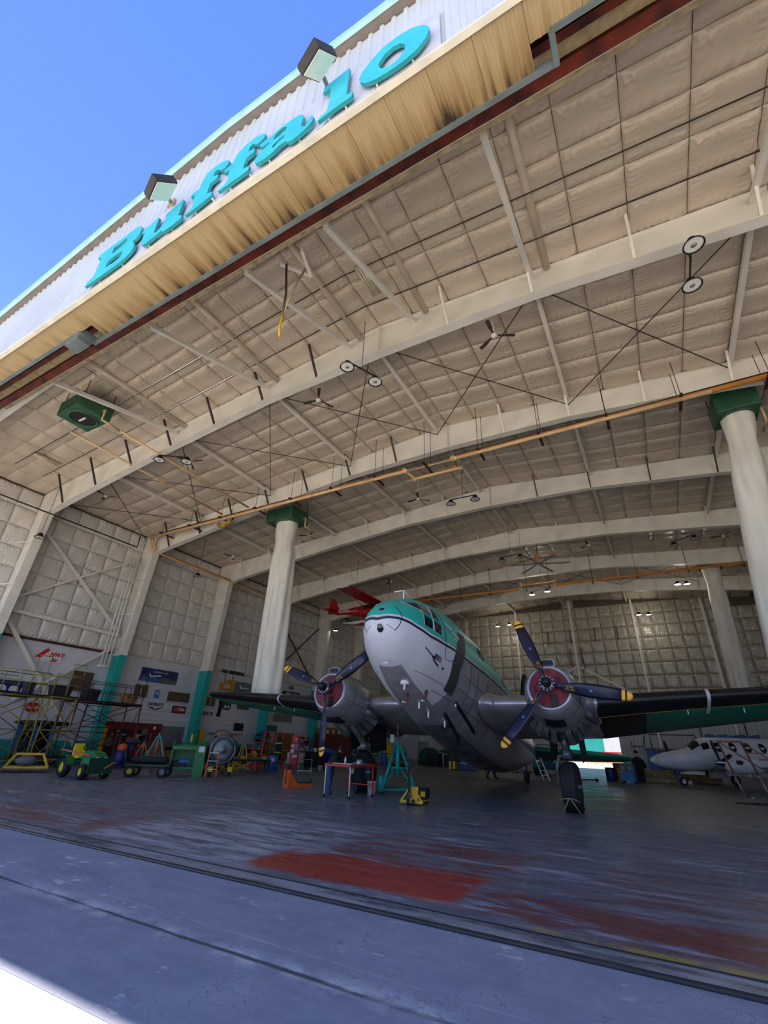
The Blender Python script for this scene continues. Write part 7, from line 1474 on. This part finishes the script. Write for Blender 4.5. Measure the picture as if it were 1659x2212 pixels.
def kpt(x, ang, off=.012):
    P = sorted(KS); row = [interp(P, x, k) for k in range(5)]
    return (x, (row[2] + off) * math.cos(ang), row[1] + (row[3] if math.sin(ang) > 0 else row[4]) * math.sin(ang) + off * math.sin(ang))
def kpatch(name, x0, x1, a0, a1, m_, off=.012):
    mb = MB(); vs = [kpt(x0 + (x1 - x0) * i / 4, a0 + (a1 - a0) * q / 4, off) for i in range(5) for q in range(5)]; mb.add(vs, [(i * 5 + q, i * 5 + q + 1, i * 5 + q + 6, i * 5 + q + 5) for i in range(4) for q in range(4)], True); return mb.build(name, m_, K)
for s_ in (1, -1):
    A = lambda a: a if s_ > 0 else math.pi - a
    kpatch('windscreen', -.62, -1.15, A(.72), A(1.5), M_glass, .02); kpatch('side_window', -1.2, -1.62, A(.42), A(.85), M_glass); kpatch('nose_panel', .55, -.15, A(.05), A(.62), M_paper)
    for k in range(6):
        x = -2.1 - k * .85; mb = MB(); cc = [kpt(x + .2 * math.cos(t), A(.52 + .30 * math.sin(t)), .014) for t in [q * .524 for q in range(12)]]; mb.add(cc, [tuple(range(12))]); mb.build('cabin_window', M_glass, K)
    # wing, nacelle, propeller (local y sign s_)
    mb = MB(); mb.loft([[(xl - a * c, s_ * y, z + b * c) for a, b in AF] for y, xl, c, z in ((.4, -2.6, 2.2, 1.08), (2.6, -2.6, 2.15, 1.15), (8.0, -3.1, 1.1, 1.6))]); mb.build('wing', M_kw, K)
    cy = s_ * 2.6; mb = MB(); mb.loft([[(x, cy + w * math.cos(t), 1.3 + dz + h * math.sin(t)) for t in [q * math.pi / 8 for q in range(16)]] for x, w, h, dz in ((-.95, .22, .24, .02), (-1.15, .34, .40, -.05), (-1.8, .40, .46, -.05), (-2.8, .40, .42, -.03), (-4.4, .2, .2, 0))]); nc = mb.build('nacelle', M_kw, K)
    mb = MB(); mb.ball((-1.3, cy, 1.0), (.28, .2, .12)); mb.build('inlet_plug', M_signr, nc); mb = MB(); mb.tube([(-1.5, cy + s_ * .35, 1.36), (-1.7, cy + s_ * .5, 1.36)], .1, 10); mb.build('exhaust', M_dark, nc); mb = MB(); mb.ball((-1.62, cy - .42, 1.38), (.2, .1, .07)); mb.ball((-1.62, cy + .42, 1.38), (.2, .1, .07)); mb.build('exhaust_cover', M_plainblk, nc)
    mb = MB(); mb.lathe([(.001, .42), (.06, .38), (.15, .2), (.2, 0)], (-.95, cy, 1.32), 'X', 16); mb.build('spinner', M_chrome, K)
    for k in range(4):
        a = .35 + k * math.pi / 2; dv = Vector((0, math.cos(a), math.sin(a))); tv = Vector((0, -math.sin(a), math.cos(a))); c0 = Vector((-.85, cy, 1.32)); mb = MB()
        mb.loft([[c0 + dv * r_ + (tv * .8 + Vector((.6, 0, 0))) * c * q1 + Vector((.02, 0, 0)) * q2 for q1, q2 in ((-.5, 0), (0, .6), (.5, 0), (0, -.4))] for r_, c in ((.15, .1), (.4, .16), (.8, .2), (1.05, .17), (1.18, .06))]); mb.build('propeller_blade', M_prop, K)
    mb = MB(); mb.tube([(-4.6 + 0, cy, 1.0), (-4.6, cy, .3)], .06, 8); mb.build('main_strut', M_kw, K); wheel(K, (-4.6, cy, .28), .28, .18, 'Y', M_paper, M_tyre, 'main_wheel')
    mb = MB(); mb.b2((-4.3, cy - .02 + s_ * .28, .35), (-3.2, cy + .02 + s_ * .28, .95)); mb.build('gear_door', M_kw, K)
    mb = MB(); mb.prism([(-.3, .78), (.0, .62), (-1.2, .6), (-1.25, .78)], s_ * .2 - .015, s_ * .2 + .015, 'Y'); mb.build('nose_gear_door', M_kw, K)
mb = MB(); mb.tube([(.12, 0, .95), (0, 0, .25)], .05, 8); mb.build('nose_strut', M_chrome, K); wheel(K, (0, 0, .23), .23, .15, 'Y', M_paper, M_tyre, 'nose_wheel')
mb = MB(); mb.prism([(-9.8, 2.0), (-11.0, 4.4), (-12.0, 4.4), (-11.6, 2.1)], -.06, .06, 'Y'); mb.build('fin', M_kw, K)
# A-frame ladder stand in front of it
l = empty('ladder_stand', (2.9, 23.9, 0), R(8), 'orange and white tube ladder stand before the white aircraft', 'ladder')
for x in (-.5, .45):
    mb = MB(); mb.tube([(x, 0, .9), (x - .28, .2, 2.28)], .04, 8); mb.build('upright', M_oxr, l); mb = MB(); mb.tube([(x + .18, -.13, .02), (x, 0, .9)], .04, 8); mb.build('upright_foot', M_alu, l)
    mb = MB(); mb.tube([(x - .28, .2, 2.28), (x + 1.6, .3, .9)], .025, 8); mb.build('stay', M_oxr, l)
mb = MB(); mb.bar((-.8, .2, 2.28), (.2, .2, 2.28), .08); mb.build('top_bar', M_oxr, l); mb = MB(); mb.bar((-.32, -.13, .06), (.9, -.13, .06), .05); mb.build('base_bar', M_dark, l)
for k in range(3): mb = MB(); mb.bar((.35 + k * .35, .24, 1.82 - k * .27), (1.0 + k * .3, .24, 1.82 - k * .27), .05); mb.build('step', M_oxr, l)
mb = MB(); mb.b2((-.1, -.1, .0), (.02, .0, .02)); mb.build('foot', M_alu, l)
c = empty('floor_chocks', (2.75, 19.9, 0), R(10), 'black wheel chock lying on the slab at the picture edge', 'chock'); mb = MB(); mb.prism([(-.5, 0), (.7, 0), (.55, .08), (-.4, .05)], -.15, .15, 'Y'); mb.build('wedge', M_black, c); mb = MB(); mb.tube([(-.5, 0, .02), (-.9, .05, .02)], .02, 6); mb.build('rope', M_black, c)
